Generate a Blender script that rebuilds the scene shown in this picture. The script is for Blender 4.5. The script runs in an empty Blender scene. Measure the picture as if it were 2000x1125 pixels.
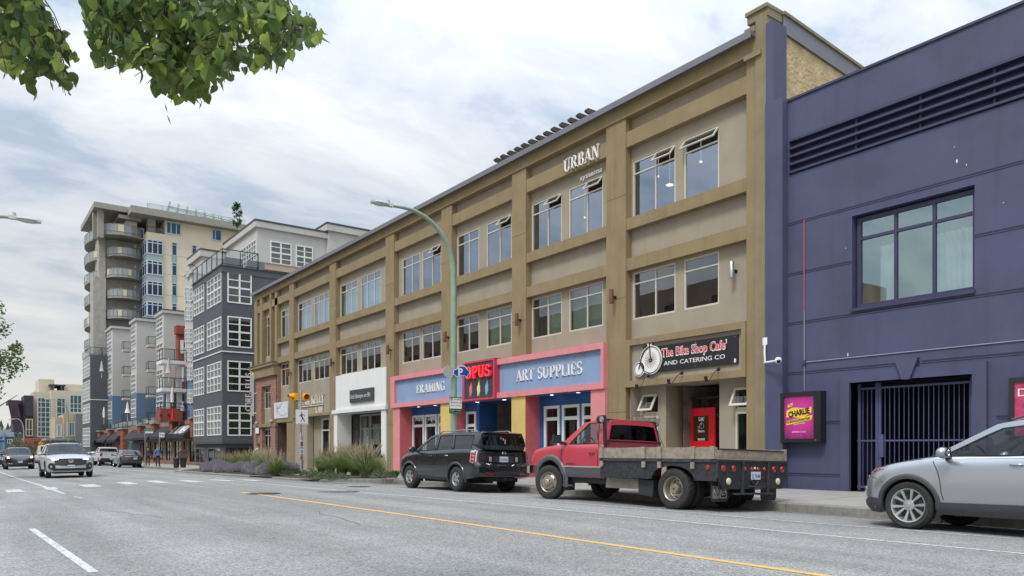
import bpy,bmesh,math,random
from math import radians,sin,cos,pi,sqrt
from mathutils import Vector,Matrix
from mathutils.geometry import tessellate_polygon
random.seed(7)
SC = bpy.context.scene
# ------------------------------------------------------------------ camera, sky, sun, exposure
FPX,UV,HV = 1470.0,-80.0,875.0          # focal length in photo pixels, street vanishing point, horizon
TH = math.atan((1000-UV)/FPX); S_,C_ = sin(TH),cos(TH); K = FPX/C_
cam_d = bpy.data.cameras.new('camera'); cam = bpy.data.objects.new('camera',cam_d)
SC.collection.objects.link(cam); SC.camera = cam
cam_d.sensor_width = 36; cam_d.lens = FPX/2000*36; cam_d.shift_y = (HV-562.5)/2000
cam_d.clip_start = .05; cam_d.clip_end = 6000
cam.location = (0,0,0); cam.rotation_euler = (radians(90),0,-TH)
SUN_EL,SUN_AZ = 55,250                    # azimuth measured from +y clockwise
world = bpy.data.worlds.new("World"); SC.world = world; world.use_nodes = True
wn = world.node_tree.nodes; wl = world.node_tree.links
bg = wn['Background']; bg.inputs['Strength'].default_value = 1.0
def wnode(t,**k):
    n = wn.new(t)
    for a,b in k.items(): setattr(n,a,b)
    return n
sky = wnode('ShaderNodeTexSky',sky_type='NISHITA',sun_disc=False)
sky.sun_elevation = radians(SUN_EL); sky.sun_rotation = radians(SUN_AZ)
skys = wnode('ShaderNodeVectorMath',operation='SCALE'); skys.inputs['Scale'].default_value = .10
wl.new(sky.outputs[0],skys.inputs[0])
tc = wnode('ShaderNodeTexCoord'); sx = wnode('ShaderNodeSeparateXYZ'); wl.new(tc.outputs['Generated'],sx.inputs[0])
def wmath(op,a,b=None,c=None):
    n = wnode('ShaderNodeMath',operation=op)
    for i,q in enumerate((a,b,c)):
        if q is None: continue
        if isinstance(q,(int,float)): n.inputs[i].default_value = q
        else: wl.new(q,n.inputs[i])
    return n.outputs[0]
zc = wmath('ADD',wmath('MAXIMUM',sx.outputs[2],0.0),.22)
px_ = wmath('DIVIDE',sx.outputs[0],zc); py_ = wmath('DIVIDE',sx.outputs[1],zc)
cmb = wnode('ShaderNodeCombineXYZ'); wl.new(px_,cmb.inputs[0]); wl.new(py_,cmb.inputs[1])
mp = wnode('ShaderNodeMapping'); mp.inputs['Rotation'].default_value = (0,0,radians(28)); mp.inputs['Scale'].default_value = (.8,1.5,1)
mp.inputs['Location'].default_value = (5.4,2.3,0)
wl.new(cmb.outputs[0],mp.inputs[0])
def wnoise(scale,det,rough,dist=0):
    n = wnode('ShaderNodeTexNoise'); n.inputs['Scale'].default_value = scale; n.inputs['Detail'].default_value = det
    n.inputs['Roughness'].default_value = rough; n.inputs['Distortion'].default_value = dist
    wl.new(mp.outputs[0],n.inputs['Vector']); return n.outputs['Fac']
n1 = wnoise(1.5,10,.58,.6); n2 = wnoise(4.2,9,.62,.5)
cl = wmath('ADD',wmath('MULTIPLY',n1,.70),wmath('MULTIPLY',n2,.30))
rmp = wnode('ShaderNodeValToRGB'); wl.new(cl,rmp.inputs[0])
e = rmp.color_ramp.elements
e[0].position = .42; e[0].color = (.235,.295,.385,1)
e[1].position = .63; e[1].color = (.53,.545,.56,1)
for p_,c_ in ((.455,(.30,.355,.435,1)),(.505,(.40,.435,.49,1)),(.555,(.44,.47,.51,1))):
    q = e.new(p_); q.color = c_
mix1 = wnode('ShaderNodeMix',data_type='RGBA'); mix1.inputs[0].default_value = .94
wl.new(skys.outputs[0],mix1.inputs[6]); wl.new(rmp.outputs[0],mix1.inputs[7])
# paler, warmer air towards the horizon; brighter towards the zenith as under any overcast sky
hz = wmath('POWER',wmath('SUBTRACT',1.0,wmath('MINIMUM',wmath('MAXIMUM',sx.outputs[2],0.0),1.0)),4.6)
mix2 = wnode('ShaderNodeMix',data_type='RGBA'); wl.new(wmath('MULTIPLY',hz,.92),mix2.inputs[0])
wl.new(mix1.outputs[2],mix2.inputs[6]); mix2.inputs[7].default_value = (.60,.585,.54,1)
zen = wmath('ADD',1.0,wmath('MULTIPLY',wmath('POWER',wmath('MAXIMUM',sx.outputs[2],0.0),2.2),2.8))
vs = wnode('ShaderNodeVectorMath',operation='SCALE'); wl.new(mix2.outputs[2],vs.inputs[0]); wl.new(zen,vs.inputs['Scale'])
wl.new(vs.outputs[0],bg.inputs['Color'])
sun_d = bpy.data.lights.new('sun','SUN'); sun_d.energy = 1.5; sun_d.angle = radians(14); sun_d.color = (1,.96,.9)
sun = bpy.data.objects.new('sun',sun_d); SC.collection.objects.link(sun)
_d = Vector((sin(radians(SUN_AZ))*cos(radians(SUN_EL)),cos(radians(SUN_AZ))*cos(radians(SUN_EL)),sin(radians(SUN_EL))))
sun.rotation_euler = _d.to_track_quat('Z','Y').to_euler()
vsx = SC.view_settings; vsx.view_transform = 'Standard'; vsx.look = 'None'; vsx.exposure = 0.50; vsx.gamma = 1
vsx.use_curve_mapping = False
SC.cycles.transparent_max_bounces = 24; SC.cycles.max_bounces = 6

# ------------------------------------------------------------------ helpers
COL = SC.collection
def yat(u,X): return (X*K/(u-UV) - X*S_)/C_              # y of photo column u on the plane x = X
def xat(u,Y):                                             # x of photo column u on the plane y = Y
    t = (u-1000)/FPX
    return Y*(S_+t*C_)/(C_-t*S_)
def dep(x,y): return x*S_+y*C_
def hgt(v,x,y): return (HV-v)*dep(x,y)/FPX              # height above the lens of photo row v at that spot
def atz(u,z):                                             # spot on photo column u at depth z
    l = (u-1000)/FPX*z
    return C_*l+S_*z,C_*z-S_*l
def lin(c): return tuple(((q/255)/12.92 if q <= 10 else ((q/255+.055)/1.055)**2.4) for q in c)

GP = [(-60,1.22),(0,1.22),(12,1.245),(22,1.29),(32,1.385),(42,1.50),(55,1.61),(72,1.73),(84,1.81),(130,2.1),(250,2.8),(700,4.5),(3000,8)]
def GY(y):
    if y <= GP[0][0]: return GP[0][1]
    for (a,p),(b,q) in zip(GP,GP[1:]):
        if y <= b: return p+(q-p)*(y-a)/(b-a)
    return GP[-1][1]
CP = [(-4,-.05),(.9,.03),(6.1,.10),(9.6,.045),(11.4,.012),(13.4,-.045),(30,-.045)]
def camb(x):
    if x <= CP[0][0]: return CP[0][1]
    for (a,p),(b,q) in zip(CP,CP[1:]):
        if x <= b: return p+(q-p)*(x-a)/(b-a)
    return CP[-1][1]
def RD(x,y): return -GY(y)+camb(x)                        # road surface
def SW(x,y): return -GY(y)+.125+.009*(x-13.4)             # pavement surface
def groundpt(u,v,f=RD):
    lo,hi = 2.0,600.0
    for _ in range(60):
        m = (lo+hi)/2; x,y = atz(u,m)
        if (HV-v)/FPX*m > f(x,y): lo = m
        else: hi = m
    x,y = atz(u,(lo+hi)/2); return x,y

MATS = {}
def mat(name,col,rough=.75,metal=0.0,var=0.0,vs=3.0,bump=0.0,bs=60.0,streak=0.0,spec=None,coat=0.0,emit=None,alpha=None,col2=None,bd=.004):
    if name in MATS: return MATS[name]
    m = bpy.data.materials.new(name); m.use_nodes = True; N = m.node_tree.nodes; L = m.node_tree.links
    b = N['Principled BSDF']; b.inputs['Roughness'].default_value = rough; b.inputs['Metallic'].default_value = metal
    b.inputs['Base Color'].default_value = (*col,1)
    if spec is not None: b.inputs['Specular IOR Level'].default_value = spec
    if coat: b.inputs['Coat Weight'].default_value = coat; b.inputs['Coat Roughness'].default_value = .03
    if emit: b.inputs['Emission Color'].default_value = (*emit[0],1); b.inputs['Emission Strength'].default_value = emit[1]
    if var or streak or col2:
        g = N.new('ShaderNodeNewGeometry')
        n = N.new('ShaderNodeTexNoise'); n.inputs['Scale'].default_value = vs; n.inputs['Detail'].default_value = 6; n.inputs['Roughness'].default_value = .62
        L.new(g.outputs['Position'],n.inputs['Vector'])
        r = N.new('ShaderNodeValToRGB'); L.new(n.outputs['Fac'],r.inputs[0])
        c2 = col2 or tuple(min(1,q*(1+var)) for q in col); c1 = col if col2 else tuple(q*(1-var) for q in col)
        r.color_ramp.elements[0].position = .33; r.color_ramp.elements[0].color = (*c1,1)
        r.color_ramp.elements[1].position = .67; r.color_ramp.elements[1].color = (*c2,1)
        out = r.outputs[0]
        if streak:
            mp_ = N.new('ShaderNodeMapping'); mp_.inputs['Scale'].default_value = (2.8,2.8,.22); L.new(g.outputs['Position'],mp_.inputs[0])
            n2_ = N.new('ShaderNodeTexNoise'); n2_.inputs['Scale'].default_value = 1.6; n2_.inputs['Detail'].default_value = 5
            L.new(mp_.outputs[0],n2_.inputs['Vector'])
            r2 = N.new('ShaderNodeValToRGB'); L.new(n2_.outputs['Fac'],r2.inputs[0])
            k_ = 1-streak
            r2.color_ramp.elements[1].position = .78; r2.color_ramp.elements[1].color = (k_,k_,k_*.97,1)
            r2.color_ramp.elements[0].position = .52; r2.color_ramp.elements[0].color = (1,1,1,1)
            mx = N.new('ShaderNodeMix'); mx.data_type = 'RGBA'; mx.blend_type = 'MULTIPLY'; mx.inputs[0].default_value = 1
            L.new(out,mx.inputs[6]); L.new(r2.outputs[0],mx.inputs[7]); out = mx.outputs[2]
        L.new(out,b.inputs['Base Color'])
    if bump:
        g = N.new('ShaderNodeNewGeometry')
        n = N.new('ShaderNodeTexNoise'); n.inputs['Scale'].default_value = bs; n.inputs['Detail'].default_value = 4; L.new(g.outputs['Position'],n.inputs['Vector'])
        bp = N.new('ShaderNodeBump'); bp.inputs['Strength'].default_value = bump; bp.inputs['Distance'].default_value = bd
        L.new(n.outputs['Fac'],bp.inputs['Height']); L.new(bp.outputs[0],b.inputs['Normal'])
    MATS[name] = m; return m
def glass(name,tint=(.75,.85,.85),ior=1.7,rough=0.0,wav=.0,gl=(1,1,1)):
    if name in MATS: return MATS[name]
    m = bpy.data.materials.new(name); m.use_nodes = True; N = m.node_tree.nodes; L = m.node_tree.links
    N.remove(N['Principled BSDF']); out = N['Material Output']
    f = N.new('ShaderNodeFresnel'); ge = N.new('ShaderNodeNewGeometry'); mi = N.new('ShaderNodeMix')
    mi.inputs[2].default_value = ior; mi.inputs[3].default_value = 1/ior; L.new(ge.outputs['Backfacing'],mi.inputs[0]); L.new(mi.outputs[0],f.inputs['IOR'])
    t = N.new('ShaderNodeBsdfTransparent'); t.inputs[0].default_value = (*tint,1)
    g = N.new('ShaderNodeBsdfGlossy'); g.inputs['Roughness'].default_value = rough; g.inputs[0].default_value = (*gl,1)
    x = N.new('ShaderNodeMixShader'); L.new(f.outputs[0],x.inputs[0]); L.new(t.outputs[0],x.inputs[1]); L.new(g.outputs[0],x.inputs[2])
    L.new(x.outputs[0],out.inputs[0])
    if wav:
        p = N.new('ShaderNodeNewGeometry'); n = N.new('ShaderNodeTexNoise'); n.inputs['Scale'].default_value = .9; n.inputs['Detail'].default_value = 1
        L.new(p.outputs['Position'],n.inputs['Vector'])
        bp = N.new('ShaderNodeBump'); bp.inputs['Strength'].default_value = wav; bp.inputs['Distance'].default_value = .05
        L.new(n.outputs['Fac'],bp.inputs['Height']); L.new(bp.outputs[0],g.inputs['Normal']); L.new(bp.outputs[0],f.inputs['Normal'])
    MATS[name] = m; return m

def link(o,parent=None):
    COL.objects.link(o)
    if parent is not None: o.parent = parent
    return o
def tag(o,label=None,cat=None,group=None,kind=None):
    if label: o['label'] = label
    if cat: o['category'] = cat
    if group: o['group'] = group
    if kind: o['kind'] = kind
    return o
def thing(name,label,cat,loc=(0,0,0),rz=0,group=None):
    o = bpy.data.objects.new(name,None); COL.objects.link(o); o.empty_display_size = .2
    o.location = loc; o.rotation_euler = (0,0,rz)
    return tag(o,label,cat,group)
def copy_tree(o,parent=None):
    c = o.copy(); COL.objects.link(c); c.parent = parent
    for ch in list(o.children): copy_tree(ch,c)
    return c

class MB:
    def __init__(s): s.v = []; s.f = []; s.m = []; s.mi = 0; s.tf = None
    def mat(s,i): s.mi = i; return s
    def av(s,p):
        if s.tf: p = s.tf(*p)
        s.v.append(tuple(p)); return len(s.v)-1
    def face(s,pts):
        s.f.append([s.av(p) for p in pts]); s.m.append(s.mi); return s
    def box(s,x0,x1,y0,y1,z0,z1):
        i = len(s.v)
        for p in ((x0,y0,z0),(x1,y0,z0),(x1,y1,z0),(x0,y1,z0),(x0,y0,z1),(x1,y0,z1),(x1,y1,z1),(x0,y1,z1)): s.av(p)
        for q in ((0,3,2,1),(4,5,6,7),(0,1,5,4),(1,2,6,5),(2,3,7,6),(3,0,4,7)):
            s.f.append([i+k for k in q]); s.m.append(s.mi)
        return s
    def hexa(s,p8):
        i = len(s.v)
        for p in p8: s.av(p)
        for q in ((0,3,2,1),(4,5,6,7),(0,1,5,4),(1,2,6,5),(2,3,7,6),(3,0,4,7)):
            s.f.append([i+k for k in q]); s.m.append(s.mi)
        return s
    def prism(s,poly,off,caps=True):
        n = len(poly); i = len(s.v)
        for p in poly: s.av(p)
        for p in poly: s.av((p[0]+off[0],p[1]+off[1],p[2]+off[2]))
        for k in range(n):
            s.f.append([i+k,i+(k+1) % n,i+n+(k+1) % n,i+n+k]); s.m.append(s.mi)
        if caps:
            s.f.append([i+k for k in range(n)][::-1]); s.m.append(s.mi)
            s.f.append([i+n+k for k in range(n)]); s.m.append(s.mi)
        return s
    def tube(s,path,r,n=8,caps=True,r2=None):
        P = [Vector(p) for p in path]; m = len(P); rings = []
        for k,p in enumerate(P):
            t = (P[min(k+1,m-1)]-P[max(k-1,0)])
            t = t.normalized() if t.length > 1e-9 else Vector((0,0,1))
            up = Vector((0,0,1)) if abs(t.z) < .9 else Vector((1,0,0))
            a = t.cross(up).normalized(); b = t.cross(a)
            rr = r[k] if isinstance(r,(list,tuple)) else (r if r2 is None else r+(r2-r)*k/(m-1))
            ring = []
            for j in range(n):
                w = 2*pi*j/n; ring.append(s.av(p+a*cos(w)*rr+b*sin(w)*rr))
            rings.append(ring)
        for A,B in zip(rings,rings[1:]):
            for j in range(n):
                s.f.append([A[j],A[(j+1) % n],B[(j+1) % n],B[j]]); s.m.append(s.mi)
        if caps:
            s.f.append(rings[0][::-1]); s.m.append(s.mi); s.f.append(rings[-1]); s.m.append(s.mi)
        return s
    def lathe(s,prof,n=24,axis='z',o=(0,0,0),close=False):
        rings = []
        for r,h in prof:
            ring = []
            for j in range(n):
                w = 2*pi*j/n; c,d = r*cos(w),r*sin(w)
                p = {'z': (c,d,h),'y': (c,h,d),'x': (h,c,d)}[axis]
                ring.append(s.av((p[0]+o[0],p[1]+o[1],p[2]+o[2])))
            rings.append(ring)
        for A,B in zip(rings,rings[1:]):
            for j in range(n):
                s.f.append([A[j],A[(j+1) % n],B[(j+1) % n],B[j]]); s.m.append(s.mi)
        if not close:
            s.f.append(rings[0][::-1]); s.m.append(s.mi); s.f.append(rings[-1]); s.m.append(s.mi)
        return s
    def ball(s,o,r,n=10,m=6,sc=(1,1,1)):
        rings = []
        for k in range(1,m):
            w = pi*k/m; rings.append([s.av((o[0]+r*sc[0]*sin(w)*cos(2*pi*j/n),o[1]+r*sc[1]*sin(w)*sin(2*pi*j/n),o[2]+r*sc[2]*cos(w))) for j in range(n)])
        t = s.av((o[0],o[1],o[2]+r*sc[2])); b = s.av((o[0],o[1],o[2]-r*sc[2]))
        for A,B in zip(rings,rings[1:]):
            for j in range(n): s.f.append([A[j],A[(j+1) % n],B[(j+1) % n],B[j]]); s.m.append(s.mi)
        for j in range(n):
            s.f.append([t,rings[0][(j+1) % n],rings[0][j]]); s.m.append(s.mi)
            s.f.append([b,rings[-1][j],rings[-1][(j+1) % n]]); s.m.append(s.mi)
        return s
    def grid(s,rows,flip=False):
        idx = [[s.av(p) for p in r] for r in rows]
        for A,B in zip(idx,idx[1:]):
            for j in range(len(A)-1):
                q = [A[j],A[j+1],B[j+1],B[j]]
                s.f.append(q[::-1] if flip else q); s.m.append(s.mi)
        return s
    def poly(s,loops,f=None):
        """triangulated polygon with holes; loops of 2-D or 3-D points, f maps a point"""
        P = [[Vector((p[0],p[1],p[2] if len(p) > 2 else 0)) for p in l] for l in loops]
        flat = [p for l in P for p in l]
        idx = [s.av(f(*p[:2]) if f else p) for p in flat]
        for t in tessellate_polygon(P):
            s.f.append([idx[i] for i in t]); s.m.append(s.mi)
        return s
    def mesh(s,name,mats,smooth=None,recalc=False,weld=False):
        me = bpy.data.meshes.new(name); me.from_pydata(s.v,[],s.f)
        for m in (mats if isinstance(mats,(list,tuple)) else [mats]): me.materials.append(m)
        if max(s.m,default=0) > 0: me.polygons.foreach_set('material_index',s.m)
        if recalc or smooth or weld:
            b = bmesh.new(); b.from_mesh(me)
            if weld: bmesh.ops.remove_doubles(b,verts=b.verts,dist=weld if isinstance(weld,float) else 1e-4)
            if recalc: bmesh.ops.recalc_face_normals(b,faces=b.faces)
            if smooth:
                th = radians(smooth)
                for f in b.faces: f.smooth = True
                for e_ in b.edges:
                    if len(e_.link_faces) == 2 and e_.calc_face_angle(0) > th: e_.smooth = False
            b.to_mesh(me); b.free()
        me.update(); return me
    def build(s,name,mats,parent=None,**k):
        return link(bpy.data.objects.new(name,s.mesh(name,mats,**k)),parent)

def split(mb,name,mats,G,**k):
    """one object per connected piece of the builder's mesh"""
    par = list(range(len(mb.v)))
    def fd(a):
        while par[a] != a: par[a] = par[par[a]]; a = par[a]
        return a
    for f in mb.f:
        for q in f[1:]:
            a,b = fd(f[0]),fd(q)
            if a != b: par[b] = a
    comp = {}
    for f,mi in zip(mb.f,mb.m): comp.setdefault(fd(f[0]),[]).append((f,mi))
    out = []
    for fs in comp.values():
        n = MB(); mp = {}
        for f,mi in fs:
            g = []
            for i in f:
                if i not in mp: mp[i] = len(n.v); n.v.append(mb.v[i])
                g.append(mp[i])
            n.f.append(g); n.m.append(mi)
        out.append(G(n.build(name,mats,**k)))
    return out
# wall frames: (a, b, d) = along the wall, up, into the building
def FX(X): return lambda a,b,d: (X+d,a,b)
def FYp(Y): return lambda a,b,d: (a,Y+d,b)
def fbox(mb,fr,a0,a1,b0,b1,d0,d1):
    c = [fr(a,b,d) for b in (b0,b1) for a,d in ((a0,d0),(a1,d0),(a1,d1),(a0,d1))]
    t = mb.tf; mb.tf = None; mb.hexa(c); mb.tf = t; return mb
def wall(mb,fr,a0,a1,b0,b1,holes,rev=.2,d=0.0):
    As = sorted({a0,a1,*[min(max(h[0],a0),a1) for h in holes],*[min(max(h[1],a0),a1) for h in holes]})
    Bs = sorted({b0,b1,*[min(max(h[2],b0),b1) for h in holes],*[min(max(h[3],b0),b1) for h in holes]})
    for i in range(len(As)-1):
        for j in range(len(Bs)-1):
            ca,cb = (As[i]+As[i+1])/2,(Bs[j]+Bs[j+1])/2
            if any(h[0] < ca < h[1] and h[2] < cb < h[3] for h in holes): continue
            mb.face([fr(As[i],Bs[j],d),fr(As[i+1],Bs[j],d),fr(As[i+1],Bs[j+1],d),fr(As[i],Bs[j+1],d)])
    for (p,q,r,t) in holes:
        for A,B in (((p,r),(q,r)),((q,r),(q,t)),((q,t),(p,t)),((p,t),(p,r))):
            mb.face([fr(*A,d),fr(*B,d),fr(*B,d+rev),fr(*A,d+rev)])
    return mb
_pane = {}
def pane(parent,fr,a0,a1,b0,b1,d,m):
    o = fr(a0,b0,d); q = fr(a1,b1,d)
    dv = (round(q[0]-o[0],3),round(q[1]-o[1],3),round(q[2]-o[2],3)); key = (dv,m.name)
    if key not in _pane:
        b = MB(); mid = fr(a1,b0,d); tp = fr(a0,b1,d)
        b.face([(0,0,0),tuple(mid[i]-o[i] for i in range(3)),tuple(q[i]-o[i] for i in range(3)),tuple(tp[i]-o[i] for i in range(3))])
        _pane[key] = b.mesh('pane',m)
    ob = bpy.data.objects.new('pane',_pane[key]); ob.location = o; return link(ob,parent)
_win = {}
def window(parent,fr,a0,a1,b0,b1,cols,rows,fm,gm,t=.05,mt=.03,d=.10,fd=.06,name='window',openings=(),panes=True,mid=None):
    """cols / rows: inner division positions as fractions; one window mesh (frame), panes below it"""
    W,H_ = a1-a0,b1-b0
    A = [0]+[c*W for c in cols]+[W]; B = [0]+[r*H_ for r in rows]+[H_]
    mb = MB()
    o = Vector(fr(a0,b0,0)); rel = lambda a,b,dd: tuple(Vector(fr(a0+a,b0+b,dd))-o)
    fbox(mb,rel,0,W,0,t,d-fd/2,d+fd/2); fbox(mb,rel,0,W,H_-t,H_,d-fd/2,d+fd/2)
    fbox(mb,rel,0,t,t,H_-t,d-fd/2,d+fd/2); fbox(mb,rel,W-t,W,t,H_-t,d-fd/2,d+fd/2)
    w2 = lambda k,arr: (mt*1.9 if (mid is not None and k in mid) else mt)/2
    for k,a in enumerate(A[1:-1]):
        h = w2(('a',k),A); fbox(mb,rel,a-h,a+h,t,H_-t,d-fd*.42,d+fd*.42)
    for k,b in enumerate(B[1:-1]):
        h = w2(('b',k),B); fbox(mb,rel,t,W-t,b-h,b+h,d-fd*.46,d+fd*.46)
    w = mb.build(name,fm,parent); w.location = o
    g0 = lambda a,b,dd: rel(a,b,dd)
    for i in range(len(A)-1):
        for j in range(len(B)-1):
            if (i,j) in openings:      # top hung sash pushed open
                s = MB(); x0,x1 = A[i]+mt*.5,A[i+1]-mt*.5; hh = B[j+1]-B[j]-.02; top = B[j+1]-.03; an = radians(38)
                f2 = lambda a,q,dd: rel(a,top-q*cos(an)+dd*sin(an),d-.03-q*sin(an)-dd*cos(an))
                for (p,q,r,u_) in ((x0,x1,0,.05),(x0,x1,hh-.05,hh),(x0,x0+.05,.05,hh-.05),(x1-.05,x1,.05,hh-.05)):
                    fbox(s,f2,p,q,r,u_,-.02,.02)
                s.mat(1); s.face([f2(x0+.05,.05,0),f2(x1-.05,.05,0),f2(x1-.05,hh-.05,0),f2(x0+.05,hh-.05,0)])
                s.mat(0)
                so = s.build('sash',[fm,gm],w)
                continue
            if panes:
                aa0 = t if i == 0 else A[i]; aa1 = W-t if i == len(A)-2 else A[i+1]
                bb0 = t if j == 0 else B[j]; bb1 = H_-t if j == len(B)-2 else B[j+1]
                pane(w,g0,aa0,aa1,bb0,bb1,d,gm)
    if not panes:
        s = MB(); s.face([g0(t,t,d),g0(W-t,t,d),g0(W-t,H_-t,d),g0(t,H_-t,d)]); s.build('pane',gm,w)
    return w

# ---- lettering
ROTX = Matrix(((0,0,-1),(-1,0,0),(0,1,0)))      # text for walls that face -x (reads towards -y)
ROTY = Matrix(((1,0,0),(0,0,-1),(0,1,0)))       # text for walls that face -y
def sans(s,h,ext=.01,shear=0,wf=1.0,off=0.0):
    c = bpy.data.curves.new('t','FONT'); c.body = s; c.size = h/.70; c.extrude = ext; c.shear = shear; c.offset = off; c.resolution_u = 2
    o = bpy.data.objects.new('t',c); me = bpy.data.meshes.new_from_object(o)
    bpy.data.objects.remove(o); bpy.data.curves.remove(c)
    x = [v.co.x for v in me.vertices]; mn,mx_ = min(x),max(x)
    for v in me.vertices: v.co.x = (v.co.x-mn)*wf
    return me,(mx_-mn)*wf
def fit(s,w,h,ext=.01,shear=0,off=0.0):
    me,ww = sans(s,h,ext,shear,1,off)
    for v in me.vertices: v.co.x *= w/ww
    return me
def put(me,name,m,parent,R,loc,rot=0):
    me.materials.clear(); me.materials.append(m); me.name = name
    o = link(bpy.data.objects.new(name,me),parent)
    M = R.to_4x4() @ Matrix.Rotation(rot,4,'Z'); M.translation = Vector(loc); o.matrix_local = M; return o
def serif(s,w,h,ext=.02,stem=.17,ser=.045):
    """roman capitals drawn from stems, hairlines, bowls and bracket serifs"""
    mb = MB(); thin = .055
    def q(p): mb.prism([(x_,y_,-ext) for x_,y_ in p],(0,0,2*ext))
    x0 = 0
    def bar(x,y,X,Y,t): q([(x0+x-t/2,y),(x0+x+t/2,y),(x0+X+t/2,Y),(x0+X-t/2,Y)])
    def sr(x,y,t=.34): q([(x0+x-t/2,y),(x0+x+t/2,y),(x0+x+t/2,y+ser),(x0+x-t/2,y+ser)])
    def hb(x,X,y,t=thin): q([(x0+x,y-t/2),(x0+X,y-t/2),(x0+X,y+t/2),(x0+x,y+t/2)])
    def tick(x,y0,y1): q([(x0+x-.025,y0),(x0+x+.025,y0),(x0+x+.025,y1),(x0+x-.025,y1)])
    def arc(cx,cy,rx,ry,a0,a1,n=12,tk=None):
        tk = stem if tk is None else tk
        for k in range(n):
            pp = []
            for kk,sg in ((k,1),(k,-1),(k+1,-1),(k+1,1)):
                a = radians(a0+(a1-a0)*kk/n); t = thin+(tk-thin)*abs(cos(a))**1.3
                pp.append((x0+cx+(rx+sg*t/2)*cos(a),cy+(ry+sg*min(t,thin*1.2)/2)*sin(a)))
            q(pp)
    T = stem; cap = 1-ser
    for ch in s:
        if ch == ' ': x0 += .42; continue
        if ch == 'A': bar(.12,0,.42,1,thin); bar(.72,0,.42,1,T); hb(.2,.62,.33); sr(.12,0,.26); sr(.72,0); wd = .88
        elif ch == 'R': bar(.2,0,.2,1,T); sr(.2,0); sr(.16,cap,.25); arc(.42,.74,.2,.23,90,-90); hb(.2,.42,.97); hb(.2,.42,.51); bar(.74,0,.45,.5,T); sr(.76,0,.24); wd = .9
        elif ch == 'T': bar(.38,0,.38,1,T); sr(.38,0); hb(.03,.73,.97); tick(.05,.78,.98); tick(.71,.78,.98); wd = .8
        elif ch == 'S': arc(.34,.74,.22,.235,20,270,12,T*.8); arc(.34,.27,.24,.245,90,-160,12,T*.95); tick(.55,.74,.98); tick(.1,.02,.28); wd = .68
        elif ch == 'U': bar(.2,.3,.2,1,T); bar(.68,.3,.68,1,thin); arc(.44,.3,.24,.28,180,360); sr(.2,cap); sr(.68,cap,.26); wd = .9
        elif ch == 'P': bar(.2,0,.2,1,T); sr(.2,0); sr(.16,cap,.25); arc(.42,.71,.22,.26,90,-90); hb(.2,.42,.97); hb(.2,.42,.45); wd = .75
        elif ch == 'L': bar(.2,0,.2,1,T); sr(.2,cap); hb(.06,.66,.03); tick(.65,0,.26); wd = .72
        elif ch == 'I': bar(.2,0,.2,1,T); sr(.2,0); sr(.2,cap); wd = .4
        elif ch == 'E': bar(.2,0,.2,1,T); hb(.06,.64,.03); hb(.06,.62,.97); hb(.2,.5,.5); tick(.64,0,.24); tick(.6,.78,1); tick(.5,.4,.6); wd = .74
        elif ch == 'F': bar(.2,0,.2,1,T); sr(.2,0); hb(.06,.62,.97); hb(.2,.48,.5); tick(.6,.76,1); tick(.48,.4,.6); wd = .7
        elif ch == 'M': bar(.14,0,.18,1,thin); bar(.5,0,.2,1,T); bar(.5,0,.84,1,thin); bar(.88,0,.86,1,T); sr(.14,0,.26); sr(.88,0); sr(.14,cap,.2); sr(.9,cap,.2); wd = 1.08
        elif ch == 'N': bar(.16,0,.16,1,thin); bar(.72,0,.2,1,T); bar(.74,0,.74,1,thin); sr(.16,0,.26); sr(.12,cap,.2); sr(.74,cap,.26); wd = .92
        elif ch == 'G': arc(.46,.5,.34,.49,40,320,16,T); bar(.74,.04,.74,.42,T); sr(.74,.42,.28); tick(.72,.72,.98); wd = .94
        elif ch == 'C': arc(.46,.5,.34,.49,40,320,16,T); tick(.72,.72,.98); wd = .84
        elif ch == 'O': arc(.46,.5,.35,.49,0,360,22,T); wd = .94
        elif ch == 'K': bar(.2,0,.2,1,T); sr(.2,0); sr(.2,cap); bar(.28,.42,.68,1,thin); bar(.74,0,.36,.56,T); sr(.76,0,.28); sr(.66,cap,.26); wd = .88
        elif ch == 'Y': bar(.4,0,.4,.46,T); bar(.4,.44,.12,1,T); bar(.4,.44,.68,1,thin); sr(.4,0); sr(.12,cap); sr(.68,cap,.26); wd = .78
        elif ch == 'W': bar(.3,0,.1,1,T); bar(.3,0,.55,1,thin); bar(.76,0,.56,1,T); bar(.76,0,1.0,1,thin); sr(.1,cap,.3); sr(.55,cap,.3); sr(1.0,cap,.24); wd = 1.1
        elif ch == 'B': bar(.2,0,.2,1,T); arc(.4,.75,.19,.22,90,-90); arc(.42,.27,.23,.25,90,-90); hb(.06,.42,.97); hb(.2,.42,.51); hb(.06,.42,.03); wd = .78
        else: wd = .5
        x0 += wd
    for i,v in enumerate(mb.v): mb.v[i] = (v[0]*w/x0,v[1]*h,v[2])
    return mb.mesh('letters',MATS['white_paint'])
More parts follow.
